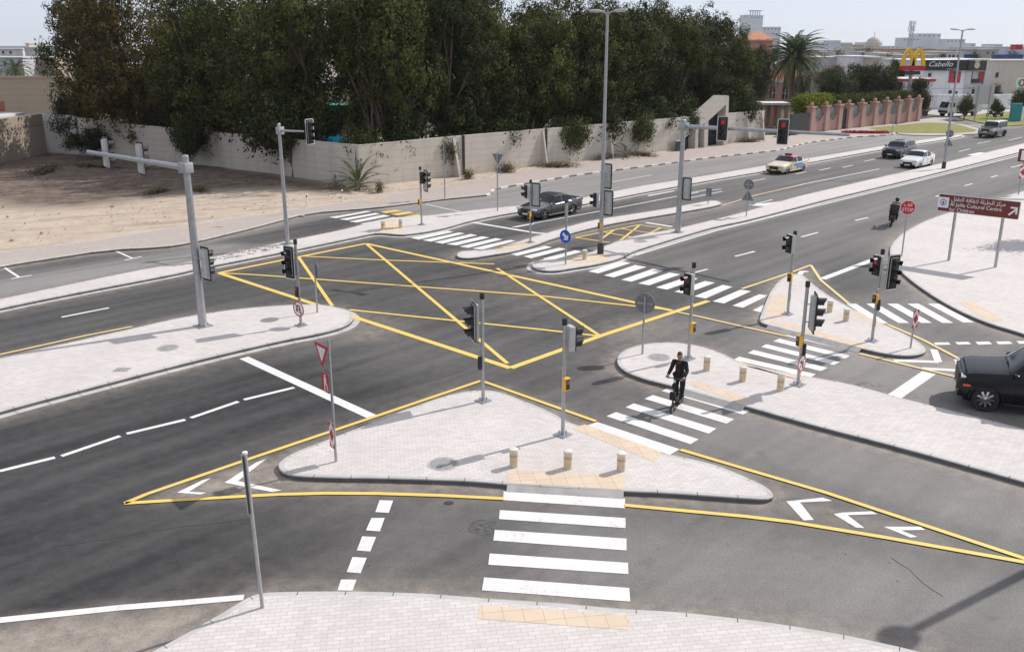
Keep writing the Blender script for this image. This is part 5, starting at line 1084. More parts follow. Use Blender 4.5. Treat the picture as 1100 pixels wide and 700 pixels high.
def make_tree(seed, w, h, material, n_lobes=11, n_leaf=17000, leaf=.30, zlo=.20, trunk_r=.28, droop=.5, fork=.28):
    rs = np.random.RandomState(seed); zc = h * (zlo + 1) / 2; hz = h * (1 - zlo) / 2
    lob = []
    while len(lob) < n_lobes:
        p = rs.uniform(-1, 1, 3)
        if np.linalg.norm(p) < 1 and (len(lob) < 2 or min(np.linalg.norm(p * [w / 2, w / 2, hz] - l[0]) for l in lob) > w * .13):
            lob.append((p * [w / 2 * .72, w / 2 * .72, hz * .78], rs.uniform(.17, .27) * w))
    per = 46; cen = []; dirs = []; tint = []; nor = []
    m = max(3, n_leaf // (n_lobes * per))
    for c, r in lob:
        for k in range(per):
            d = rs.normal(size=3); d /= np.linalg.norm(d); cp = c + d * r * rs.uniform(.55, 1.12) * np.array([1, 1, .9]); ct = rs.normal(.45, .2); cr = rs.uniform(.40, .85)
            q = rs.normal(size=(m, 3)); q /= np.linalg.norm(q, axis=1, keepdims=True); no = q * .55 + d * .75 + rs.normal(size=(m, 3)) * .33; no /= np.linalg.norm(no, axis=1, keepdims=True); nor.append(no); q *= (rs.uniform(0, 1, (m, 1)) ** .5) * cr * np.array([1, 1, 1.15])
            cen.append(cp + q); dv = q * .4 + rs.normal(size=(m, 3)) * .7 + np.array([0, 0, -droop]); dirs.append(dv - no * (dv * no).sum(1, keepdims=True) * .95); tint.append(ct + rs.normal(0, .2, m))
    cen = np.concatenate(cen) + np.array([0, 0, zc]); dirs = np.concatenate(dirs); tint = np.concatenate(tint)
    n = len(cen); crown = leaf_mesh('crown', cen, dirs, np.concatenate(nor), rs.uniform(.7, 1.3, n) * leaf, rs.uniform(.4, .65, n) * leaf, tint, material)
    b = MB(); zf = h * fork
    b.path([(0, 0, -.2), (.1, .05, zf * .4), (rs.uniform(-.3, .3), rs.uniform(-.3, .3), zf)], [trunk_r * 1.25, trunk_r, trunk_r * .8], 9)
    for c, r in lob:
        e = c + np.array([0, 0, zc]); s_ = np.array([0, 0, zf * rs.uniform(.55, 1.0)]); mid = (s_ + e) / 2 + rs.normal(size=3) * .5; mid[2] += .4
        b.path([s_, mid, e, e + rs.normal(size=3) * r * .3], [trunk_r * .55, trunk_r * .34, trunk_r * .16, .02], 6)
        for k in range(3): x = e + rs.normal(size=3) * r * .38; b.path([mid, (mid + x) / 2 + rs.normal(size=3) * .3, x], [trunk_r * .2, trunk_r * .12, .015], 5)
    tr = b.build('trunk', 'bark', None, 60)
    return tr, crown
def plant(proto, name, loc, label, cat, scale=(1, 1, 1), rz=0, group=None, first=[]):
    tr, crown = proto; t = thing(name, loc, label, cat, group, rz); t.scale = scale
    if tr.parent is None: tr.parent = t
    else: c = tr.copy(); COL.objects.link(c); c.parent = t
    link('crown', crown, t); return t
BG_ = dict(n_leaf=30000, leaf=.30, zlo=.13, fork=.2)
big = [make_tree(11, 11.5, 17, 'leaf_green', 20, **BG_), make_tree(12, 10.5, 16.5, 'leaf_green', 20, **BG_), make_tree(13, 10, 16, 'leaf_green', 19, **BG_), make_tree(14, 11, 17, 'leaf_deep', 20, **BG_)]
brown = make_tree(21, 13.5, 18.5, 'leaf_brown', 28, 40000, .29, .03, .3, .5, .15)
low = make_tree(22, 11.5, 17, 'leaf_green', 24, 34000, .30, .02, .28, .5, .15)
GT = 'tall garden trees behind the cream wall'
def tw(s, o): p = wpt(s, o); return (p[0], p[1], 0)
TREES = [(brown, (-38.2, 93.4, 0), 'reddish-brown leaved tree at the far left end of the row', (1, 1, 1), .3), (low, (-28.0, 87.9, 0), 'big dark tree right of the reddish-brown one, hanging over the shaded wall', (1.0, 1.0, 1.0), 1.1),
         (big[3], (-45.5, 101, 0), 'dark tree filling the left edge of the row behind the reddish-brown one', (.85, .85, 1), 2.1), (low, (-19.3, 82.6, 0), 'leafy tree over the shaded wall left of the blue pool edge', (1.05, 1.05, 1.04), .4), (big[2], (-12.2, 80.5, 0), 'tree at the wall corner above the blue pool edge', (.95, .95, 1.12), 2.5),
         (big[0], tw(6, 4.5), 'tree behind the small palm, right of the wall corner', (.9, .9, 1.04), 3.3), (big[3], tw(11.5, 4.0), 'tree above the first dark wall joint', (.85, .85, 1.02), 4.0), (big[1], tw(17, 4.2), 'tree behind the far small sign posts', (.9, .9, 1.0), 5.2), (big[2], tw(22.5, 4), 'tree hanging lowest over the wall, left of the tall lamp', (.95, .95, .96), 1.5),
         (big[0], tw(28, 4), 'tree directly behind the tall lamp head', (.85, .85, .96), 2.2), (big[1], tw(33.5, 3.6), 'tree hanging over the wall right of the tall lamp', (1.0, 1.0, .93), .9), (big[3], tw(39, 5), 'dark tree left of the entrance portal', (.85, .85, .94), 3.0), (big[2], tw(45, 4.5), 'peaked tree behind the entrance portal', (.85, .85, 1.06), 4.4),
         (big[3], tw(51.5, 4.5), 'rounded dark tree at the right end of the row', (.95, .95, .90), 5.5), (big[0], tw(56, 5.0), 'lower tree at the right end beside the pink villa', (.70, .70, .80), .2),
         (big[3], (-24, 97, 0), 'rear tree seen between the two leftmost dark trees', (.9, .9, 1.0), 1.9), (big[3], (-10, 91, 0), 'rear tree behind the blue pool edge', (1.0, 1.0, 1.06), .7), (big[0], tw(12, 13), 'rear tree behind the wall joint tree', (1, 1, 1.05), 5.9), (big[3], tw(21, 12), 'rear tree behind the far sign post tree', (1, 1, 1.02), 2.7), (big[1], tw(31, 12), 'rear tree behind the tall lamp', (1, 1, 1.0), 4.9), (big[3], tw(41, 12), 'rear tree left of the peaked one', (1, 1, .96), 3.9), (big[2], tw(49, 12), 'rear tree between the portal and the pink villa', (1, 1, .92), 1.2), (big[3], (-35, 103, 0), 'rear tree behind the reddish-brown one', (1, 1, 1.02), 4.6)]
for pr, lo, lab, sc, rz in TREES: plant(pr, 'garden_tree', lo, lab, 'tree', sc, rz, GT)
q_ = at(817, 60, 150); plant(big[3], 'garden_tree', (q_.x, 150, 0), 'dark tree in front of the pink villa tower, left of the date palm', 'tree', (.46, .46, .66), 1.0, GT)
under = make_tree(31, 5, 4.6, 'leaf_green', 8, 5200, .24, .12, .08)
underd = make_tree(32, 6.2, 5.4, 'leaf_deep', 12, 9500, .26, .1, .08)
for k, (lo, lab, sc) in enumerate([(tw(1.9, 1.9), 'light green shrub spilling over the wall right of the blue pool edge', (.8, .75, 1.3)), (tw(9.3, 1.0), 'leafy creeper spilling over the top of the wall near the first joint', (.65, .5, 1.0)), ((-46, 97.6, 0), 'dark shrub growing up the wall at far left', (.8, .8, 1.1)), ((-42, 92.6, .1), 'dark bush at the foot of the wall under the reddish-brown tree', (.9, .6, .55)), ((-30.3, 85.2, .1), 'dark low branches hanging to the ground below the big dark tree', (.8, .6, .9)), (tw(24.5, .6), 'dense branch mass drooping over the wall left of the tall lamp', (.95, .7, 1.25)), (tw(34.5, .8), 'branch mass drooping over the wall right of the tall lamp', (1.1, .7, 1.2)), (tw(43, 2.5), 'dark undergrowth behind the slanted portal beam', (1, 1, 1.1)), (tw(53.5, 2.2), 'dark undergrowth behind the wall right of the portal', (1.1, 1, 1.2)), ((-20, 83.2, 0), 'dark undergrowth behind the shaded wall, left of the pool edge', (1.2, 1, 1.1)), (tw(14, 2.5), 'dark undergrowth behind the wall right of the first joint', (1.3, .9, 1.05)), (tw(19, 2.5), 'dark undergrowth behind the far sign posts', (1.2, .9, 1.1)), (tw(29.5, 2.5), 'dark undergrowth behind the tall lamp', (1.2, .9, 1.1)), (tw(38.5, 2.5), 'dark undergrowth left of the portal beam', (1.2, .9, 1.05)), ((-34.5, 92.5, 0), 'dark undergrowth behind the wall between the two leftmost trees', (1.3, 1, 1.15)), (tw(-1, 9), 'dark undergrowth behind the pool', (1.3, 1, 1.4)), (tw(6.5, 2.6), 'dark undergrowth behind the small palm', (1, .8, 1.1))]):
    plant(under if k in (0, 1, 5, 6) else underd, 'shrub', lo, lab, 'shrub', sc, k * 1.3, 'shrubs along the cream wall')
# palms
def palm(seed, n_fr, fl, trunk_h, trunk_r, droop, crown_up=.9, leaflets=26, wd=.045, name='leaf_palm', lw=.4):
    rs = np.random.RandomState(seed); cen = []; dirs = []; ups = []; ln = []; tint = []; rb = MB()
    for f in range(n_fr):
        az = 2.399 * f + rs.uniform(-.2, .2); el = R(85) * (1 - (f / n_fr)) ** .9 * crown_up - R(28) * (f / n_fr); L = fl * rs.uniform(.85, 1.08); p = np.array([0, 0, trunk_h]); d0 = np.array([math.cos(az), math.sin(az), 0]); pts = [p.copy()]; e = el; N = leaflets
        for k in range(N):
            e -= droop / N * (1 + k / N); d = d0 * math.cos(e) + np.array([0, 0, math.sin(e)]); p = p + d * L / N; pts.append(p.copy())
            if k > N * .12:
                s_ = np.cross(d, [0, 0, 1]); s_ /= np.linalg.norm(s_) + 1e-9; tl = lw * L / 3 * math.sin(math.pi * (.15 + .8 * k / N)) * rs.uniform(.85, 1.1)
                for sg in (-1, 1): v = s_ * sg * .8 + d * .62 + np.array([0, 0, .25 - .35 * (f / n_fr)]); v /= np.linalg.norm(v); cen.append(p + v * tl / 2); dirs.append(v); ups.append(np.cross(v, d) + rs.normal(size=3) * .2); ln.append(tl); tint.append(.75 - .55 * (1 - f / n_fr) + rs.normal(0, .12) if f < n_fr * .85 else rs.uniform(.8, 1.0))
        rb.path([pts[i] for i in range(0, N + 1, max(1, N // 6))], [max(.006, .03 * (1 - i / 7)) * fl / 3 for i in range(len(range(0, N + 1, max(1, N // 6))))], 4)
    cr = leaf_mesh('fronds', np.array(cen), np.array(dirs), np.array(ups), np.array(ln), np.full(len(cen), wd * 2), np.array(tint), name)
    tb = MB(); zz = np.linspace(-.2, trunk_h, 14); tb.path([(.08 * math.sin(z), 0, z) for z in zz], [trunk_r * (1.25 if i == 0 else (1.0 + .08 * (i % 2))) for i in range(14)], 10); tb.v += []
    return tb, rb, cr
def palm_thing(pl, loc, label, sc=1, rz=0, cat='palm', name='palm_tree'):
    tb, rb, cr = pl; t = thing(name, loc, label, cat, None, rz); t.scale = (sc,) * 3
    tb.build('trunk', 'palm_bark', t, 60); c = link('fronds', cr, t); rb.build('frond_stem', 'palm_bark', c); return t
zc = at(855, 68, 172).z
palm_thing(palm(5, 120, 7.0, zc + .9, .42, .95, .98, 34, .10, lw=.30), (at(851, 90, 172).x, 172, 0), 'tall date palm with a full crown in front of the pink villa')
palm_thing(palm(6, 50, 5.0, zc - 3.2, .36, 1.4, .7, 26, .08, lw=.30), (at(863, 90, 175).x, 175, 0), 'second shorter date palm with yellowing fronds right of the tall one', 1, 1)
palm_thing(palm(7, 40, 3.4, at(16, 76, 135).z, .3, 1.2, .9, 20, .06), (at(16, 70, 135).x, 135, 0), 'grey-green palm in front of the villas at far left')
p = G(385, 204, .1); palm_thing(palm(8, 34, 2.9, .35, .16, .8, 1.0, 22, .05, lw=.30), (p[0], p[1], .1), 'small bushy palm growing in the sand at the wall corner', 1, .5)
p = G(361, 203, .1); palm_thing(palm(9, 18, 1.7, .2, .12, 1.0, .8, 16, .035, lw=.32), (p[0], p[1], .1), 'smaller palm sapling left of the bushy one at the wall corner', 1, 2)
p = wpt(onwall(663, 168)[0], -1.2); palm_thing(palm(10, 20, 2.2, .25, .14, .9, .9, 16, .04, lw=.3), (p[0], p[1], .1), 'young palm against the cream wall right of the tall lamp', 1, 2)
tuft = make_tree(41, 1.2, .9, 'leaf_dry', 5, 700, .16, .05, .02)
for k, (px, py, lab, sc) in enumerate([(408, 207, 'dry tuft right of the small palm at the wall corner', (.5, .5, .9)), (503, 192, 'dry tuft below the wall joint', (.9, .7, .8)), (545, 184, 'dry brush heap at the wall foot left of the lamp', (2.4, 1.0, .7)), (690, 168, 'dry grass patch at the wall foot near the bins', (2.2, .8, .5)), (805, 153, 'dry grass patch at the wall foot right of the portal', (2.6, .8, .5)), (168, 207, 'low green weed patch on the sand lot', (2.5, .9, .3)), (215, 205, 'dark weed clump on the sand lot under the big tree', (2.0, .9, .35)), (600, 180, 'dry leaf litter by the wall behind the grey saloon', (3, .8, .5)), (650, 171, 'dry leaf litter by the wall near the young palm', (3, .8, .5)), (48, 183, 'grassy strip below the tan building at far left', (6, 1.6, .35)), (100, 179, 'grassy strip below the pale wall at far left', (5, 1.4, .35))]):
    plant(tuft, 'dry_tuft', G(px, py, .1), lab, 'plant', sc, k * .9, 'weeds along the wall foot')
# garden and street trees on the right
Yt = 160; p = at(920, 108, Yt); ztp = at(920, 68, Yt).z
dk = make_tree(51, 8.0, 9.0, 'leaf_deep', 12, 13000, .34, .08, .2); plant(dk, 'garden_tree', (p.x, Yt, 0), 'broad dark rounded tree behind the pink fence', 'tree', (1.0, 1.0, ztp / 9.0), .5)
ol = make_tree(52, 5.0, 7.5, 'leaf_dry', 9, 5000, .30, .2, .12); p = at(890, 100, 165); plant(ol, 'garden_tree', (p.x, 165, 0), 'sparse grey-olive tree right of the date palm', 'tree', (1.1, 1.1, 1.05), .5)
p = at(901, 108, 150); plant(underd, 'shrub', (p.x, 150, 0), 'grey-green shrub left of the broad dark tree', 'shrub', (1.2, 1, 1.3), .8); p = at(946, 108, 156); plant(underd, 'shrub', (p.x, 156, 0), 'grey-green bush right of the broad dark tree', 'shrub', (1.2, 1, 1.45), 2.4)
fic = make_tree(53, 4.4, 6.2, 'leaf_deep', 12, 11000, .26, .10, .16); p = at(981.5, 116, 146); plant(fic, 'clipped_tree', (p.x, 146, 0), 'dense clipped dark green tree below the yellow arches', 'tree', (1, 1, at(981, 82, 146).z / 6.2), .2)
p = at(962, 90, 178); plant(dk, 'garden_tree', (p.x, 178, 0), 'dark tree partly hidden left of the red arch box', 'tree', (.42, .42, .95), 2)
st = make_tree(54, 3.6, 4.2, 'leaf_green', 9, 5000, .22, .34, .1)
for k, (px, py, pt, lab) in enumerate([(1035, 129, 102.5, 'small round street tree in front of the white truck'), (1070, 128, 106.5, 'small street tree on the far lawn left of the teal totem'), (1095, 128, 95, 'larger street tree at the right edge above the teal totem')]):
    b_ = G(px, py); hh = HT(b_, pt); plant(st, 'street_tree', (b_.x, b_.y, 0), lab, 'tree', (hh / 4.2 * [.95, .9, 1.1][k],) * 2 + (hh / 4.2,), k * 2.0, 'small street trees on the far lawns')
q_ = G(1100, 270) + Vector((math.cos(SUN_AZ), math.sin(SUN_AZ), 0)) * 4.6; plant(st, 'street_tree', (q_.x, q_.y, KH), 'street tree just right of the view shading the right pavement', 'tree', (1.1, 1.1, 1.25), 1.1)
for k, (px_, py_, Yk, sc_) in enumerate([(884, 66, 215, 1.1), (905, 60, 260, 1.2), (933, 58, 255, 1.0), (948, 66, 200, .9), (1012, 66, 205, 1.0), (1052, 62, 236, 1.1), (1066, 104, 170, .8), (1078, 64, 245, 1.2), (1092, 60, 270, 1.3), (990, 59, 262, 1.1)]):
    q_ = at(px_, py_, Yk); hh_ = max(4.0, q_.z + .8); plant(st, 'distant_tree', (q_.x, Yk, 0), 'small rounded dark green tree among the low buildings at far right', 'tree', (1.25 * sc_, 1.25 * sc_, hh_ / 4.2), k * 1.7, 'trees among the far buildings')
def hedge(label, s0, s1, z0, z1, o, material, n, seed):
    rs = np.random.RandomState(seed); sx = rs.uniform(s0, s1, n); so_ = o + rs.normal(0, .55, n); z = z0 + (z1 - z0) * rs.uniform(0, 1, n) ** .6 + .25 * np.sin(sx * 1.7) + rs.normal(0, .12, n)
    c = np.stack([FU.x * sx - FN.x * so_, FU.y * sx - FN.y * so_, z], 1); d = rs.normal(size=(n, 3)); me = leaf_mesh('foliage', c, d, rs.normal(size=(n, 3)), .3, .17, rs.uniform(0, 1, n) * .6 + .2 + .25 * np.sin(sx * 3.1), material)
    t = thing('hedge', (A.x, A.y, 0), label, 'hedge'); link('foliage', me, t); b = MB()
    for k in np.arange(s0, s1, 1.1): p_ = FU * k - FN * o; b.path([(p_.x, p_.y, 0), (p_.x, p_.y, (z0 + z1) / 2)], [.06, .03], 5)
    b.build('stems', 'bark', t)
hedge('bright yellow-green hedge behind the left end of the pink fence', spos(866), spos(898), 1.2, 4.6, 1.6, 'leaf_hedge', 6500, 1); hedge('dull green hedge behind the right part of the pink fence', spos(900), spos(984), 1.6, 4.3, 1.7, 'leaf_green', 9000, 2)
rs = np.random.RandomState(9); n = 900; u = rs.uniform(0, 1, n); c0, c1 = G(907, 144), G(952, 144.6); cc = np.stack([c0.x + (c1.x - c0.x) * u + rs.normal(0, .3, n), c0.y + (c1.y - c0.y) * u + rs.normal(0, .25, n), .12 + rs.uniform(0, .3, n)], 1)
o = link('flower_bed', leaf_mesh('flower_bed', cc, rs.normal(size=(n, 3)), rs.normal(size=(n, 3)), .22, .18, rs.uniform(0, 1, n), 'leaf_green')); o.data.materials.clear(); o.data.materials.append(M['red_flower']); tag(o, 'strip of red flowers along the lawn beside the pink fence', 'flower bed')
# blue pool edge and garden hut behind the wall corner
p, q = at(330, 148, 80.5), at(395, 151.5, 76.5)
t = thing('pool_edge', (p.x, p.y, 0), 'bright blue pool rim showing above the shaded wall near its corner', 'pool'); d = (q - p).xy; MB().prism([(0, 0), (d.x, d.y), (d.x + .3, d.y + 2.2), (.8, 2.6)], 2.9, 3.48).build('rim', 'pool_blue', t); MB().prism([(.2, 1.2), (d.x - .5, d.y + 1.6), (d.x - .2, d.y + 2.6), (1, 3)], 3.49, 3.55).build('deck', 'concrete', t)
p = at(372, 140, 92); t = thing('garden_hut', (p.x, 92, 0), 'small pale garden hut with a green roof behind the pool rim', 'hut'); MB().box((0, 1.5, 2.2), (4.4, 3, 4.4)).build('wall', 'beige_block', t); MB().box((0, 1.5, 4.9), (5, 3.6, .8)).build('roof', 'green_panel', t)
# ------------------------------------------------------------------ vehicles
def interp(keys, x):
    for i in range(len(keys) - 1):
        if x <= keys[i + 1][0]:
            a, b_ = keys[i], keys[i + 1]; u = (x - a[0]) / max(1e-6, b_[0] - a[0]); return [a[j] + (b_[j] - a[j]) * u for j in range(1, len(a))]
    return list(keys[-1][1:])
def car(name, label, base, heading, spec, paint, group=None, roof_m=None, z=.012):
    L, Wd, H = spec['L'], spec['W'], spec['H']; gb = spec.get('ground', .17)
    t = thing(name, (base[0], base[1], z), label, 'car', group, heading)
    fx = lambda u: L / 2 - u * L
    us = sorted(set([round(k / 90, 4) for k in range(91)] + [k[0] for k in spec['prof']]))
    zs = spec.get('zs', 1.0); raw = [interp(spec['prof'], u) for u in us]; raw = [[r_[0] * zs, r_[1] * zs, r_[2]] for r_ in raw]
    sm = []
    for i in range(len(us)):                                   # light smoothing
        lo, hi = max(0, i - 1), min(len(us) - 1, i + 1); sm.append([(raw[lo][j] + 2 * raw[i][j] + raw[hi][j]) / 4 for j in range(3)])
    sm[0], sm[-1] = raw[0], raw[-1]
    rings = []
    for u, (zt, zb, wf) in zip(us, sm):
        w = Wd / 2 * wf; zb = min(zb, zt - .02); cab = max(0.0, zt - zb); tumble = spec.get('tumble', .26); wr = w * .93 - cab * tumble
        g0 = gb + (.10 if u < .03 or u > .97 else 0)
        if cab > .12: top = [(wr + cab * tumble * .06, zt - .07), (wr * .90, zt - .015), (wr * .5, zt + .012), (0, zt + .02)]
        else: top = [(w * .90, zb + cab * .6), (w * .78, zt - .004), (w * .45, zt + .012), (0, zt + .018)]
        rings.append([(0, g0), (w * .86, g0), (w * .965, g0 + .09), (w * 1.0, g0 + (zb - g0) * .45), (w * .985, zb - .10), (w * .955, zb - .02), (w * .93, zb)] + top)
    NR = len(rings[0]); P = lambda i, j, s: Vector((fx(us[i]), s * rings[i][j][0], rings[i][j][1]))
    parts = {}
    def put(nm, i, s, js, mtl):
        b = parts.setdefault((nm, mtl), MB())
        for j in js:
            q = [P(i, j, s), P(i + 1, j, s), P(i + 1, j + 1, s), P(i, j + 1, s)]; b.add(q, [(0, 1, 2, 3)])
    ws0, ws1 = spec['screen']; rs0, rs1 = spec['rear']; wins = spec['side']; rf = roof_m or paint
    wh = spec['wheels']; wrad = spec['wr']
    for i in range(len(us) - 1):
        um = (us[i] + us[i + 1]) / 2; cab = sm[i][0] - sm[i][1]
        for s in (-1, 1):
            put('underside', i, s, [0], 'trim_black')
            lows = [1, 2, 3, 4, 5]
            near = any(abs(fx(um) - fx(w_)) < wrad * 1.10 for w_ in wh)
            for j in lows:
                if near and j <= 3:
                    zc = (rings[i][j][1] + rings[i][j + 1][1]) / 2
                    if j <= 2 and any((fx(um) - fx(w_)) ** 2 + (zc - wrad) ** 2 < (wrad * 1.12) ** 2 for w_ in wh): continue
                put('body', i, s, [j], paint)
            side_open = any(a <= um <= c for a, c in wins)
            if cab > .12 and side_open: put('side_window_%d' % [k for k, (a, c) in enumerate(wins) if a <= um <= c][0], i, s, [6], 'glass_dark')
            else: put('body', i, s, [6], 'trim_black' if spec.get('black_pillars') and cab > .12 and us[i] < .8 else paint)
            if ws0 <= um <= ws1: put('windscreen', i, s, [7, 8, 9], 'glass_dark')
            elif rs0 <= um <= rs1: put('rear_window', i, s, [7, 8, 9], 'glass_dark')
            else: put('roof' if cab > .25 else ('bonnet' if um < .5 else 'boot_lid'), i, s, [7, 8, 9], rf if cab > .25 else paint)
    for i in (0, len(us) - 1):
        b = parts[('body', paint)]
        for j in range(NR - 1): b.add([P(i, j, 1), P(i, j + 1, 1), P(i, j + 1, -1), P(i, j, -1)], [(0, 1, 2, 3)])
    body = None
    groups = {}
    for (nm, mtl), b in parts.items(): groups.setdefault(nm.split('_window_')[0] + ('_window' if '_window_' in nm else ''), []).append((mtl, b, nm))
    for nm, lst in groups.items():
        if nm in ('body',):
            big_ = MB(); mats = []
            for mtl, b, _ in lst: mats.append(mtl); big_.add(b.v, b.f, len(mats) - 1)
            bmx = bmesh.new()
            o = big_.build(nm, mats, t); bmx.from_mesh(o.data); bmesh.ops.remove_doubles(bmx, verts=bmx.verts, dist=.0005); bmesh.ops.recalc_face_normals(bmx, faces=bmx.faces[:]); bmx.to_mesh(o.data); bmx.free()
            o.data.polygons.foreach_set('use_smooth', [True] * len(o.data.polygons)); o.data.set_sharp_from_angle(angle=R(32))
        else:
            for mtl, b, full in lst:
                sets = [b]
                if nm == 'side_window':
                    sets = [MB(), MB()]
                    for f in b.f:
                        q = [b.v[k] for k in f]; sets[0 if q[0][1] > 0 else 1].add(q, [(0, 1, 2, 3)])
                for b2 in sets:
                    o = b2.build(nm, mtl, t); bmx = bmesh.new(); bmx.from_mesh(o.data); bmesh.ops.remove_doubles(bmx, verts=bmx.verts, dist=.0005); bmesh.ops.recalc_face_normals(bmx, faces=bmx.faces[:]); bmx.to_mesh(o.data); bmx.free()
                    o.data.polygons.foreach_set('use_smooth', [True] * len(o.data.polygons)); o.data.set_sharp_from_angle(angle=R(40))
    # dark inner tub so that the arches are open and dark
    MB().box((0, 0, gb + .32), (L * .94, Wd * .66, .5)).build('inner_tub', 'trim_black', t)
    hw = Wd / 2
    wt = MB(); wt.lathe([(wrad * .62, -.10), (wrad * .94, -.105), (wrad, -.07), (wrad, .07), (wrad * .94, .105), (wrad * .62, .10)], 28, close=False)
    wr0 = wrad; wrad = wrad * spec.get('rimr', 1.0); wb = MB(); wb.lathe([(wrad * .66, .06), (wrad * .66, .085), (wrad * .60, .085), (wrad * .56, .03), (.001, .025)], 28, 1, close=False)
    ns = spec.get('spokes', 5)
    for k in range(ns): wb.box((wrad * .33, 0, .075), (wrad * .60, wrad * .13, .03), rotz(2 * math.pi * k / ns + .3), 0)
    wb.lathe([(wrad * .13, .04), (wrad * .13, .095), (.001, .1)], 12, 0, close=False)
    wrad = wr0
    for w_ in wh:
        for s in (1, -1):
            wo = wt.__class__(); X = Matrix.Translation((fx(w_), s * (hw - .125), wrad)) @ Matrix.Rotation(R(-90) if s > 0 else R(90), 4, 'X')
            wheel = MB().add(wt.v, wt.f, 0, X).build('wheel', 'tyre', t, 40); rm = MB(); rm.v = [tuple(X @ Vector(p)) for p in wb.v]; rm.f = wb.f[:]; rm.mi = [1 - m_ if False else m_ for m_ in wb.mi]; rm.build('rim', [spec.get('rim', 'rim'), 'rim_dark'], wheel, 40)
    # arch lips
    for w_ in wh:
        for s in (1, -1):
            pts = [(fx(w_) + wrad * 1.10 * math.cos(R(a)), s * (hw - .015), wrad + wrad * 1.10 * math.sin(R(a))) for a in range(-14, 195, 9)]
            MB().path(pts, .035, 6).build('wheel_arch', spec.get('arch', paint), t, 50)
    # lamps, grille, plates, mirrors
    zf = spec['nose']                                          # (z0, z1) of lamp band, grille z0,z1
    for s in (-1, 1):
        b = MB(); b.box((L / 2 - spec.get('lampx', .10), s * hw * .70, (zf[0] + zf[1]) / 2), (.26, hw * .40, zf[1] - zf[0]), rotz(0), 0, .03); b.build('headlight', 'headlight', t, 30)
        b = MB(); b.box((-L / 2 + .07, s * hw * .72, spec['tail']), (.17, hw * .34, .16), None, 0, .03); b.build('taillight', 'tail_red', t, 30)
        b = MB(); mx = fx(ws0 + .035); b.box((mx, s * (hw + .10), sm[int(ws0 * 90)][1] + .10), (.13, .22, .15), None, 0, .04); b.box((mx, s * (hw - .02), sm[int(ws0 * 90)][1] + .04), (.06, .14, .04)); b.build('wing_mirror', spec.get('mirror', paint), t, 30)
        for a, c in wins[:2]: MB().box((fx(c - .03), s * (hw * .985), sm[int(c * 90)][1] - .14), (.20, .03, .03), None, 0, .01).build('door_handle', spec.get('handle', paint), t, 30)
    MB().box((L / 2 - .04, 0, (spec['grille'][0] + spec['grille'][1]) / 2), (.14, hw * spec.get('gw', .95), spec['grille'][1] - spec['grille'][0]), None, 0, .02).build('grille', 'trim_black', t, 30)
    MB().box((L / 2 - .06, 0, gb + .15), (.16, hw * 1.5, .12), None, 0, .03).build('lower_intake', 'trim_black', t, 30)
    MB().box((L / 2 + .035, 0, spec['grille'][0] - .04), (.012, .50, .12)).build('number_plate', spec.get('plate', 'plate'), t)
    # door seams and sill
    for s in (-1, 1):
        b = MB()
        for u in spec['seams']: b.box((fx(u), s * hw * .997, gb + (sm[int(u * 90)][1] - gb) * .55), (.012, .02, (sm[int(u * 90)][1] - gb) * .66))
        b.build('door_seams', 'trim_black', t)
        MB().box((0, s * hw * .97, gb + .07), (L * .50, .05, .06), None, 0, .015).build('sill', spec.get('sill', 'trim_black'), t)
    return t
SEDAN = dict(L=4.9, W=1.85, H=1.46, wr=.335, wheels=(.185, .77), screen=(.295, .425), rear=(.72, .855), side=((.345, .535), (.555, .745)), nose=(.62, .76), tail=.92, grille=(.42, .70), seams=(.31, .545, .73),
             prof=[(0, .60, .58, .80), (.02, .70, .68, .90), (.06, .78, .75, .955), (.28, .98, .90, 1.0), (.30, 1.01, .90, 1.0), (.42, 1.42, .91, 1.0), (.50, 1.48, .92, 1.0), (.60, 1.475, .93, 1.0), (.70, 1.39, .94, .99), (.84, 1.10, .99, .97), (.87, 1.07, 1.02, .965), (.975, 1.04, 1.01, .91), (1, .90, .88, .84)])
BIGSUV = dict(L=5.25, W=2.06, H=1.93, wr=.415, ground=.26, wheels=(.148, .745), screen=(.252, .352), rear=(.93, .985), side=((.33, .51), (.525, .69), (.705, .90)), nose=(1.0, 1.08), lampx=.15, rimr=1.22, tail=1.15, grille=(.55, 1.08), gw=1.25, seams=(.28, .518, .70), tumble=.25, spokes=9, rim='chrome', mirror='car_black',
              prof=[(0, .94, .92, .80), (.012, 1.08, 1.04, .89), (.035, 1.17, 1.11, .95), (.08, 1.225, 1.16, .98), (.235, 1.295, 1.22, 1.0), (.257, 1.33, 1.24, 1.0), (.352, 1.80, 1.26, 1.0), (.42, 1.89, 1.27, 1.0), (.75, 1.90, 1.28, 1.0), (.93, 1.84, 1.28, .97), (.985, 1.34, 1.28, .95), (1, 1.0, .98, .90)])
BOXY = dict(L=4.65, W=1.93, H=1.95, wr=.39, ground=.28, wheels=(.19, .80), screen=(.325, .372), rear=(.975, .992), side=((.37, .54), (.56, .73), (.75, .95)), nose=(.88, 1.06), tail=.9, grille=(.78, 1.06), gw=1.0, seams=(.34, .55, .74), tumble=.10, arch='trim_black', mirror='trim_black', sill='trim_black', rim='rim_dark',
            prof=[(0, 1.10, 1.04, .90), (.015, 1.18, 1.12, .93), (.31, 1.23, 1.16, .95), (.325, 1.25, 1.16, .95), (.37, 1.88, 1.17, .95), (.42, 1.95, 1.17, .95), (.95, 1.94, 1.17, .95), (.985, 1.78, 1.17, .94), (1, 1.2, 1.1, .92)])
RD = R(227)                                                    # traffic coming down the main road towards the junction
SUVn = dict(BIGSUV, L=5.0, W=1.98, rim='rim'); 
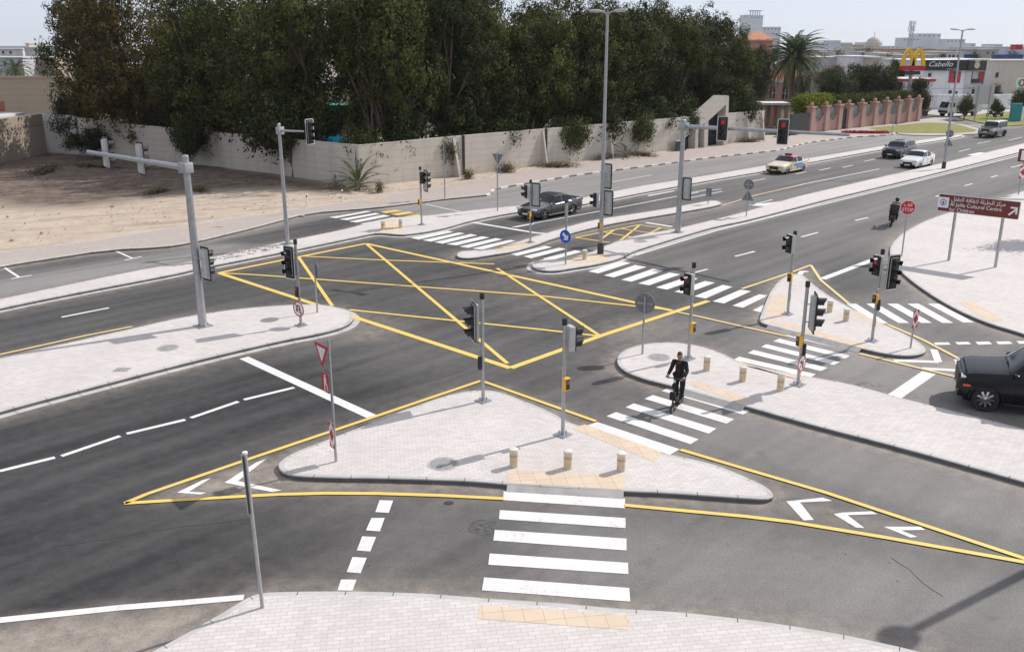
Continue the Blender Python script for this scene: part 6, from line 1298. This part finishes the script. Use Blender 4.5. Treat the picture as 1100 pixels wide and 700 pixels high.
car('parked_car' if False else 'saloon_car', 'dark metallic grey saloon with bright sill trim stopping behind the far crossing', G(591, 231), R(226), dict(SEDAN, L=4.85, W=1.88, sill='chrome', wr=.35), 'car_grey', 'cars on the main road', 'trim_black')
tx = car('taxi', 'cream taxi with red roof and blue door graphics driving on the main road', G(845, 184.5), R(226), dict(SEDAN, plate='arch_yellow', sill='taxi_cream'), 'taxi_cream', 'cars on the main road', 'taxi_red')
MB().box((-.10, 0, 1.54), (.22, .62, .16), None, 0, .03).build('roof_sign', 'trim_black', tx, 30)
for s in (-1, 1):
    b = MB(); hw = .925; b.prism([(-1.6, .42), (-.2, .46), (.75, .80), (.2, .88), (-1.1, .84)], s * hw * .999, s * hw * 1.004, X=Matrix(((1, 0, 0, 0), (0, 0, 1, 0), (0, 1, 0, 0), (0, 0, 0, 1)))); b.build('door_graphic', 'decal_blue', tx)
car('saloon_car', 'white saloon nearest the right median with dark lower grille', G(984.5, 178.5), R(226), dict(SEDAN, L=4.65, W=1.78, sill='car_white', rim='rim', grille=(.36, .58)), 'car_white', 'cars on the main road')
car('off_road_car', 'dark navy off-roader just behind the white saloon', G(965, 168.5), R(227), dict(SUVn, L=4.75, W=1.88, zs=.87, wr=.36, ground=.2, nose=(.80, .92), lampx=.10, tail=1.0, grille=(.48, .90), rimr=1.05), 'car_navy', 'cars on the main road')
g = car('off_road_car', 'boxy silver-white off-roader with black trim far up the main road', G(1065.5, 147), R(222), BOXY, 'car_silver', 'cars on the main road', 'car_white')
# large black off-roader at the right edge
hd = R(158); fw = Vector((math.cos(hd), math.sin(hd))); lf = Vector((-fw.y, fw.x)); wheel = G(1056, 441.5); ctr = wheel.xy - fw * (5.25 * (.5 - .148)) - lf * (1.03 - .1)
s_ = car('off_road_car', 'large glossy black off-roader cut by the right edge, waiting at the crossing', ctr, hd, BIGSUV, 'car_black')
for s in (-1, 1):
    MB().box((2.42, s * .985, .80), (.22, .05, .07), None, 0, .02).build('side_marker', 'indicator', s_, 30)
    MB().box((2.55, s * .80, .66), (.05, .05, .30), None, 0, .02).build('running_light', 'headlight', s_, 30)
    MB().path([(.45, s * .70, 1.93), (.2, s * .70, 1.99), (-1.9, s * .70, 1.97), (-2.1, s * .70, 1.90)], .025, 6).build('roof_rail', 'chrome', s_, 40)
b = MB()
for k in range(5): b.box((2.655, 0, .62 + k * .10), (.02, 1.2, .03))
b.build('grille_bar', 'rim_dark', s_)
b = MB(); b.path([(1.28, .85, 1.35), (1.23, -.1, 1.39)], .014, 5); b.path([(1.28, -.1, 1.37), (1.23, -.8, 1.37)], .014, 5); b.build('wiper', 'trim_black', s_)
# white truck behind the street tree
tb = G(1022, 125); t = thing('delivery_truck', (tb.x + 1, tb.y, 0), 'white box truck standing behind a small street tree in the car park', 'truck', None, R(196)); 
MB().box((-1.2, 0, 1.95), (4.6, 2.2, 2.4), None, 0, .04).build('cargo_box', 'car_white', t); MB().prism([(1.2, .55), (3.0, .55), (3.0, 1.35), (2.6, 2.35), (1.2, 2.45)], -1.0, 1.0, X=Matrix(((1, 0, 0, 0), (0, 0, 1, 0), (0, 1, 0, 0), (0, 0, 0, 1)))).build('cab', 'car_white', t)
MB().prism([(2.99, 1.42), (3.03, 1.42), (2.66, 2.28), (2.62, 2.28)], -.88, .88, X=Matrix(((1, 0, 0, 0), (0, 0, 1, 0), (0, 1, 0, 0), (0, 0, 0, 1)))).build('windscreen', 'glass_dark', t)
for s in (-1, 1): MB().box((2.1, s * 1.0, 1.85), (.9, .04, .65)).build('side_window', 'glass_dark', t)
MB().box((-.2, 0, .62), (6.2, 1.0, .25)).build('chassis', 'trim_black', t); MB().box((3.0, 0, .8), (.12, 2.0, .35)).build('bumper', 'trim_black', t)
for x in (2.2, -2.2):
    for s in (-1, 1): w_ = MB().tube((x, s * .75, .45), (x, s * 1.05, .45), .45, n=20).build('wheel', 'tyre', t, 40); MB().tube((x, s * 1.051, .45), (x, s * 1.06, .45), .25, n=14).build('rim', 'rim', w_)

# ------------------------------------------------------------------ people: one continuous skinned body per person
def skin_mesh(verts, edges, radii, sub=2):
    me = bpy.data.meshes.new('skin'); me.from_pydata([tuple(v) for v in verts], edges, []); o = bpy.data.objects.new('skin', me); COL.objects.link(o)
    md = o.modifiers.new('s', 'SKIN'); md.use_smooth_shade = True
    sv_ = me.skin_vertices[0].data
    for i, r in enumerate(radii): r = r if isinstance(r, tuple) else (r, r); sv_[i].radius = r; sv_[i].use_root = (i == 0)
    ss_ = o.modifiers.new('u', 'SUBSURF'); ss_.levels = sub; ss_.render_levels = sub
    dg = bpy.context.evaluated_depsgraph_get(); me2 = bpy.data.meshes.new_from_object(o.evaluated_get(dg)); bpy.data.objects.remove(o)
    return [v.co[:] for v in me2.vertices], [tuple(p.vertices) for p in me2.polygons]
def figure(t, J, look, parts=True):
    """J: joints (local coords, +x forward): hip, chest, neck, head, and per side shoulder, elbow, wrist, hipL, knee, ankle, toe"""
    V = Vector; b = MB(); vs = []; es = []; rs_ = []
    def add(p, r, par=None):
        vs.append(V(p)); rs_.append(r)
        if par is not None: es.append((par, len(vs) - 1))
        return len(vs) - 1
    hip = add(J['hip'], (.10, .08)); mid = add((V(J['hip']) + V(J['chest'])) / 2, (.085, .07), hip); ch = add(J['chest'], (.09, .07), mid); uc = add(V(J['neck']) + V((0, 0, -.085)), .055, ch); nk = add(J['neck'], .06, uc); hb = add(V(J['neck']).lerp(V(J['head']), .55), .055, nk)
    for s in ('L', 'R'):
        sh = add(J['sh' + s], .030, uc); el = add(J['el' + s], .028, sh); wr = add(J['wr' + s], .033, el); add(J['hand' + s], .036, wr)
        hp = add(J['hp' + s], .075, hip); kn = add(J['kn' + s], .052, hp); an = add(J['an' + s], .045, kn); add(J['toe' + s], .042, an)
    a, f = skin_mesh(vs, es, rs_); b.add(a, f)
    hd = V(J['head']); Xh = Matrix.Translation(hd) @ look
    b.ball((0, 0, 0), (.098, .078, .122), 20, 14, 0, Xh); b.ball((.045, 0, -.075), (.055, .055, .052), 12, 8, 0, Xh)       # skull, jaw
    b.ball((.100, 0, -.018), (.022, .015, .026), 8, 6, 0, Xh); b.ball((.09, 0, -.058), (.014, .026, .009), 8, 5, 2, Xh)     # nose, mouth
    for s in (-1, 1): b.ball((0, s * .080, -.01), (.024, .012, .034), 8, 6, 0, Xh); b.ball((.084, s * .032, .008), (.014, .016, .010), 8, 6, 1, Xh)
    for s in ('L', 'R'):                                     # five fingers curled round the grip
        h = V(J['hand' + s]); sg = 1 if s == 'L' else -1
        for k in range(4):
            y = (k - 1.5) * .021; l_ = (.85, 1.0, .95, .75)[k]
            b.path([h + V((0, y, .012)), h + V((.045 * l_, y, .022)), h + V((.066 * l_, y, .0)), h + V((.056 * l_, y, -.030)), h + V((.030 * l_, y, -.038))], [.0105, .0095, .009, .008, .006], 7)
        b.path([h + V((-.01, -sg * .035, 0)), h + V((.018, -sg * .052, -.012)), h + V((.048, -sg * .035, -.022))], [.012, .010, .007], 7)
    body = b.build('body', ['skin', 'hair_black', 'poster_red'], t, 180)
    return body
def clothes(t, J, top_m, leg_m, extra=.018):
    V = Vector
    ux = (V(J['neck']) - V(J['chest'])).normalized()
    vs = [V(J['hip']) - V((0, 0, .07)), V(J['hip']) + V((0, 0, .06)), (V(J['hip']) + V(J['chest'])) / 2, V(J['chest']), V(J['neck']) + V((0, 0, -.085)), V(J['neck']) + V((0, 0, -.01))]; es = [(0, 1), (1, 2), (2, 3), (3, 4), (4, 5)]; r = [(.185, .15), (.182, .15), (.18, .145), (.20, .155), (.15, .115), .082]
    for s in ('L', 'R'):
        pass
    a, f = skin_mesh(vs, es, r); jk = MB().add(a, f)
    for s in ('L', 'R'):
        sh, el, w = V(J['sh' + s]), V(J['el' + s]), V(J['wr' + s]); inn = (V(J['neck']) + V((0, 0, -.075))).lerp(sh, .35); P_ = [inn, inn.lerp(sh, .6), sh, sh.lerp(el, .25), sh.lerp(el, .7), el, el.lerp(w, .3), el.lerp(w, .7), el.lerp(w, .96)]
        jk.path(P_, [.062, .070, .074, .073, .066, .062, .060, .053, .047], 14); jk.ball(sh, (.076, .076, .070), 14, 10)
    jk.build('jacket', top_m, t, 180)
    vs = [V(J['hip'])]; es = []; r = [(.175, .145)]
    for s in ('L', 'R'):
        n = len(vs); vs += [V(J['hp' + s]), V(J['kn' + s]), V(J['an' + s]) + V((0, 0, .02))]; es += [(0, n), (n, n + 1), (n + 1, n + 2)]; r += [.112, .083, .070]
    a, f = skin_mesh(vs, es, r); MB().add(a, f).build('trousers', leg_m, t, 180)
    for s in ('L', 'R'):
        an, to = V(J['an' + s]), V(J['toe' + s]); d = (to - an); d.z = 0; d.normalize(); m_ = (an + to) / 2; X = Matrix.Translation((m_.x, m_.y, J['floor'] + .045)) @ rotz(math.atan2(d.y, d.x))
        b = MB(); b.ball((.03, 0, .01), (.145, .052, .052), 14, 8, 0, X); b.ball((-.06, 0, .03), (.07, .048, .065), 12, 8, 0, X); b.box((0, 0, -.038), (.27, .09, .02), X, 0, .008); b.build('shoe', 'shoe', t, 180)
# kick scooter and its rider on the crossing
fr, rr_ = G(721.5, 441.5), G(735.5, 431.5); dd = (fr - rr_); hd = math.atan2(dd.y, dd.x); hd = R(-118)
org = G(727.5, 437.5)
t = thing('kick_scooter', (org.x, org.y, .012), 'dark electric kick scooter with a bag on its stem, ridden over the crossing', 'scooter', None, hd)
b = MB(); b.box((-.05, 0, .155), (.62, .17, .05), None, 0, .02); b.path([(.26, 0, .16), (.40, 0, .24), (.50, 0, .36)], [.04, .035, .03], 8); b.build('deck', 'black_plastic', t, 40)
b = MB(); b.path([(.55, 0, .22), (.50, 0, .40), (.40, 0, 1.08)], [.026, .03, .024], 10); b.build('stem', 'metal_dark', t, 40)
b = MB(); b.path([(.36, .29, 1.10), (.40, .14, 1.10), (.40, -.14, 1.10), (.36, -.29, 1.10)], .016, 8); hb = b.build('handlebar', 'metal_dark', t, 40)
for s in (-1, 1): MB().tube((.365, s * .20, 1.10), (.355, s * .32, 1.10), .021, n=10).build('grip', 'black_plastic', hb, 40); MB().path([(.40, s * .17, 1.09), (.44, s * .25, 1.07)], .008, 5).build('brake_lever', 'chrome', hb)
for x, nm in ((.56, 'f'), (-.46, 'r')):
    w_ = MB().lathe([(.075, -.025), (.105, -.025), (.113, 0), (.105, .025), (.075, .025)], 22, 0, Matrix.Translation((x, 0, .113)) @ Matrix.Rotation(R(90), 4, 'X'), False).build('wheel', 'tyre', t, 50); MB().tube((x, -.02, .113), (x, .02, .113), .077, n=18).build('rim', 'rim', w_, 40)
    g_ = MB(); g_.path([(x + .15 * math.cos(R(a)), 0, .125 + .15 * math.sin(R(a))) for a in range(30, 171, 20)], .022, 6); g_.build('mudguard', 'black_plastic', t, 50)
b = MB(); b.box((.53, 0, .56), (.12, .20, .28), None, 0, .04); b.build('stem_bag', 'fabric_dark', t, 40); b = MB(); b.ball((.46, 0, .88), (.05, .07, .09), 14, 10); b.build('front_bag', 'fabric_black', t, 50); MB().box((.44, 0, 1.02), (.05, .08, .08), None, 0, .02).build('headlamp', 'headlight', t, 30)
MB().tube((-.40, 0, .17), (-.33, 0, .30), .02, n=8).build('rear_bracket', 'chrome', t)
J = dict(floor=.182, hip=(-.10, 0, 1.06), chest=(-.02, 0, 1.42), neck=(.0, 0, 1.60), head=(.045, 0, 1.735), shL=(-.01, .185, 1.515), shR=(-.01, -.185, 1.515), elL=(.06, .265, 1.27), elR=(.07, -.25, 1.26), wrL=(.29, .265, 1.15), wrR=(.29, -.265, 1.15), handL=(.355, .26, 1.125), handR=(.355, -.26, 1.125),
         hpL=(-.10, .10, 1.02), hpR=(-.10, -.10, 1.02), knL=(-.03, .12, .63), knR=(-.12, -.11, .62), anL=(.0, .085, .27), anR=(-.20, -.085, .27), toeL=(.14, .10, .225), toeR=(-.06, -.10, .225))
p = thing('person', (org.x, org.y, .012), 'person in black jacket and trousers riding a kick scooter across the zebra stripes', 'person', None, hd)
look = rotz(R(8)) @ Matrix.Rotation(R(22), 4, 'Y')
figure(p, J, look); clothes(p, J, 'fabric_black', 'fabric_dark')
Xh = Matrix.Translation(J['head']) @ look
b = MB(); b.ball((-.026, 0, .046), (.086, .082, .088), 18, 12, 0, Xh); b.ball((.02, .008, .104), (.078, .062, .030), 14, 8, 0, Xh); b.build('hair', 'hair_black', p, 180)
b = MB(); b.ball((.085, -.034, .008), (.010, .020, .012), 10, 6, 0, Xh); b.ball((.085, .034, .008), (.010, .020, .012), 10, 6, 0, Xh); b.path([Xh @ Vector(q) for q in ((.02, -.085, .012), (.088, -.05, .012), (.098, 0, .014), (.088, .05, .012), (.02, .085, .012))], .004, 5); b.build('sunglasses', 'black_plastic', p, 60)
b = MB(); b.box((.112, 0, 1.40), (.02, .09, .28), None, 0, .01); b.build('shirt', 'shirt_grey', p); MB().box((.128, -.09, 1.44), (.012, .03, .03)).build('badge', 'yellow_box', p)
# motorcycle courier
def motorbike(t, lean=0):
    for x in (.68, -.66):
        w_ = MB().lathe([(.21, -.05), (.28, -.055), (.30, 0), (.28, .055), (.21, .05)], 24, 0, Matrix.Translation((x, 0, .30)) @ Matrix.Rotation(R(90), 4, 'X'), False).build('wheel', 'tyre', t, 50); MB().tube((x, -.035, .30), (x, .035, .30), .215, n=18).build('rim', 'rim_dark', w_, 40)
    b = MB(); b.path([(.68, .09, .30), (.48, .09, .98)], .025, 6); b.path([(.68, -.09, .30), (.48, -.09, .98)], .025, 6); b.build('fork', 'chrome', t, 40)
    b = MB(); b.box((.02, 0, .50), (.55, .30, .40), None, 0, .06); b.path([(-.66, .13, .30), (-.1, .13, .42)], .03, 6); b.path([(-.66, -.13, .30), (-.1, -.13, .42)], .03, 6); b.build('engine', 'metal_dark', t, 40)
    MB().box((.22, 0, .80), (.50, .28, .24), None, 0, .08).build('tank', 'trim_black', t, 40); MB().box((-.30, 0, .80), (.75, .28, .11), None, 0, .04).build('seat', 'fabric_black', t, 40)
    MB().path([(.40, .36, 1.08), (.48, .15, 1.05), (.48, -.15, 1.05), (.40, -.36, 1.08)], .016, 6).build('handlebar', 'metal_dark', t, 40); MB().ball((.60, 0, .92), (.10, .12, .12), 12, 8).build('headlight', 'headlight', t, 60)
    MB().box((-.86, 0, .66), (.10, .16, .09), None, 0, .02).build('taillight', 'tail_red', t, 30); MB().tube((-.75, -.17, .36), (-.1, -.17, .34), .05, n=10).build('exhaust', 'chrome', t, 40); MB().box((-.84, 0, .50), (.05, .20, .24)).build('rear_mudguard', 'trim_black', t)
mp = G(957.5, 241.5); mh = R(64)
t = thing('motorcycle', (mp.x, mp.y, .012), 'black delivery motorcycle with a courier riding away by the stop sign', 'motorcycle', None, mh); motorbike(t); t.rotation_euler = (R(6), 0, mh)
tb = thing('delivery_box', (mp.x, mp.y, .012), 'large black courier box with pale edges on the back of the moving motorcycle', 'box', None, mh); tb.rotation_euler = t.rotation_euler
MB().box((-.62, 0, 1.16), (.52, .58, .58), None, 0, .03).build('box_body', 'black_plastic', tb, 30); b = MB()
for y in (-.285, .285):
    for z in (.885, 1.435): b.box((-.62, y, z), (.53, .03, .03))
    for x in (-.875, -.365): b.box((x, y, 1.16), (.03, .03, .58))
b.build('edge_trim', 'housing_grey', tb)
J2 = dict(floor=.26, hip=(-.16, 0, .93), chest=(.0, 0, 1.28), neck=(.06, 0, 1.46), head=(.12, 0, 1.60), shL=(.02, .185, 1.38), shR=(.02, -.185, 1.38), elL=(.18, .31, 1.18), elR=(.18, -.31, 1.18), wrL=(.34, .34, 1.11), wrR=(.34, -.34, 1.11), handL=(.385, .335, 1.10), handR=(.385, -.335, 1.10), hpL=(-.14, .11, .90), hpR=(-.14, -.11, .90), knL=(.26, .21, .70), knR=(.26, -.21, .70), anL=(.05, .20, .35), anR=(.05, -.20, .35), toeL=(.20, .20, .30), toeR=(.20, -.20, .30))
p = thing('person', (mp.x, mp.y, .012), 'courier in dark clothing and black helmet leaning forward on the motorcycle', 'person', None, mh); p.rotation_euler = t.rotation_euler
figure(p, J2, Matrix.Rotation(R(8), 4, 'Y')); clothes(p, J2, 'fabric_black', 'fabric_dark')
Xh = Matrix.Translation(J2['head']); b = MB(); b.ball((-.01, 0, .02), (.145, .125, .150), 18, 12, 0, Xh); hl = b.build('helmet', 'trim_black', p, 180); MB().ball((.04, 0, .0), (.108, .112, .06), 14, 8, 0, Xh).build('visor', 'glass_dark', hl, 180)
# parked delivery bikes on the far lawn
for k, (px, py) in enumerate([(1064, 126), (1072, 126.5)]):
    q = G(px, py); t = thing('parked_motorcycle', (q.x, q.y, .12), ['left of two parked motorcycles with green boxes on the far lawn', 'right of two parked motorcycles with green boxes on the far lawn'][k], 'motorcycle', 'parked motorcycles with green boxes', R(200)); motorbike(t)
    tb = thing('delivery_box', (q.x, q.y, .12), ['green courier box on the left parked motorcycle', 'green courier box on the right parked motorcycle'][k], 'box', 'green courier boxes', R(200)); MB().box((-.62, 0, 1.2), (.55, .6, .6), None, 0, .05).build('box_body', 'green_panel', tb, 30); MB().box((-.62, 0, 1.51), (.56, .61, .04)).build('lid', 'sign_white', tb)
# haze: one box of thin even air round everything
if HAZE > 0:
    b = MB(); b.box((0, 150, 26.5), (8400, 8400, 55.2)); hz_ = b.build('haze', 'car_white', None, kind='stuff'); hm = bpy.data.materials.new('haze'); hm.use_nodes = True; ht = hm.node_tree; ht.nodes.remove(ht.nodes['Principled BSDF'])
    pv = ht.nodes.new('ShaderNodeVolumePrincipled'); pv.inputs['Density'].default_value = HAZE; pv.inputs['Color'].default_value = (.92, .95, 1.0, 1); pv.inputs['Anisotropy'].default_value = .2
    ht.links.new(pv.outputs[0], ht.nodes['Material Output'].inputs['Volume']); hz_.data.materials.clear(); hz_.data.materials.append(hm)
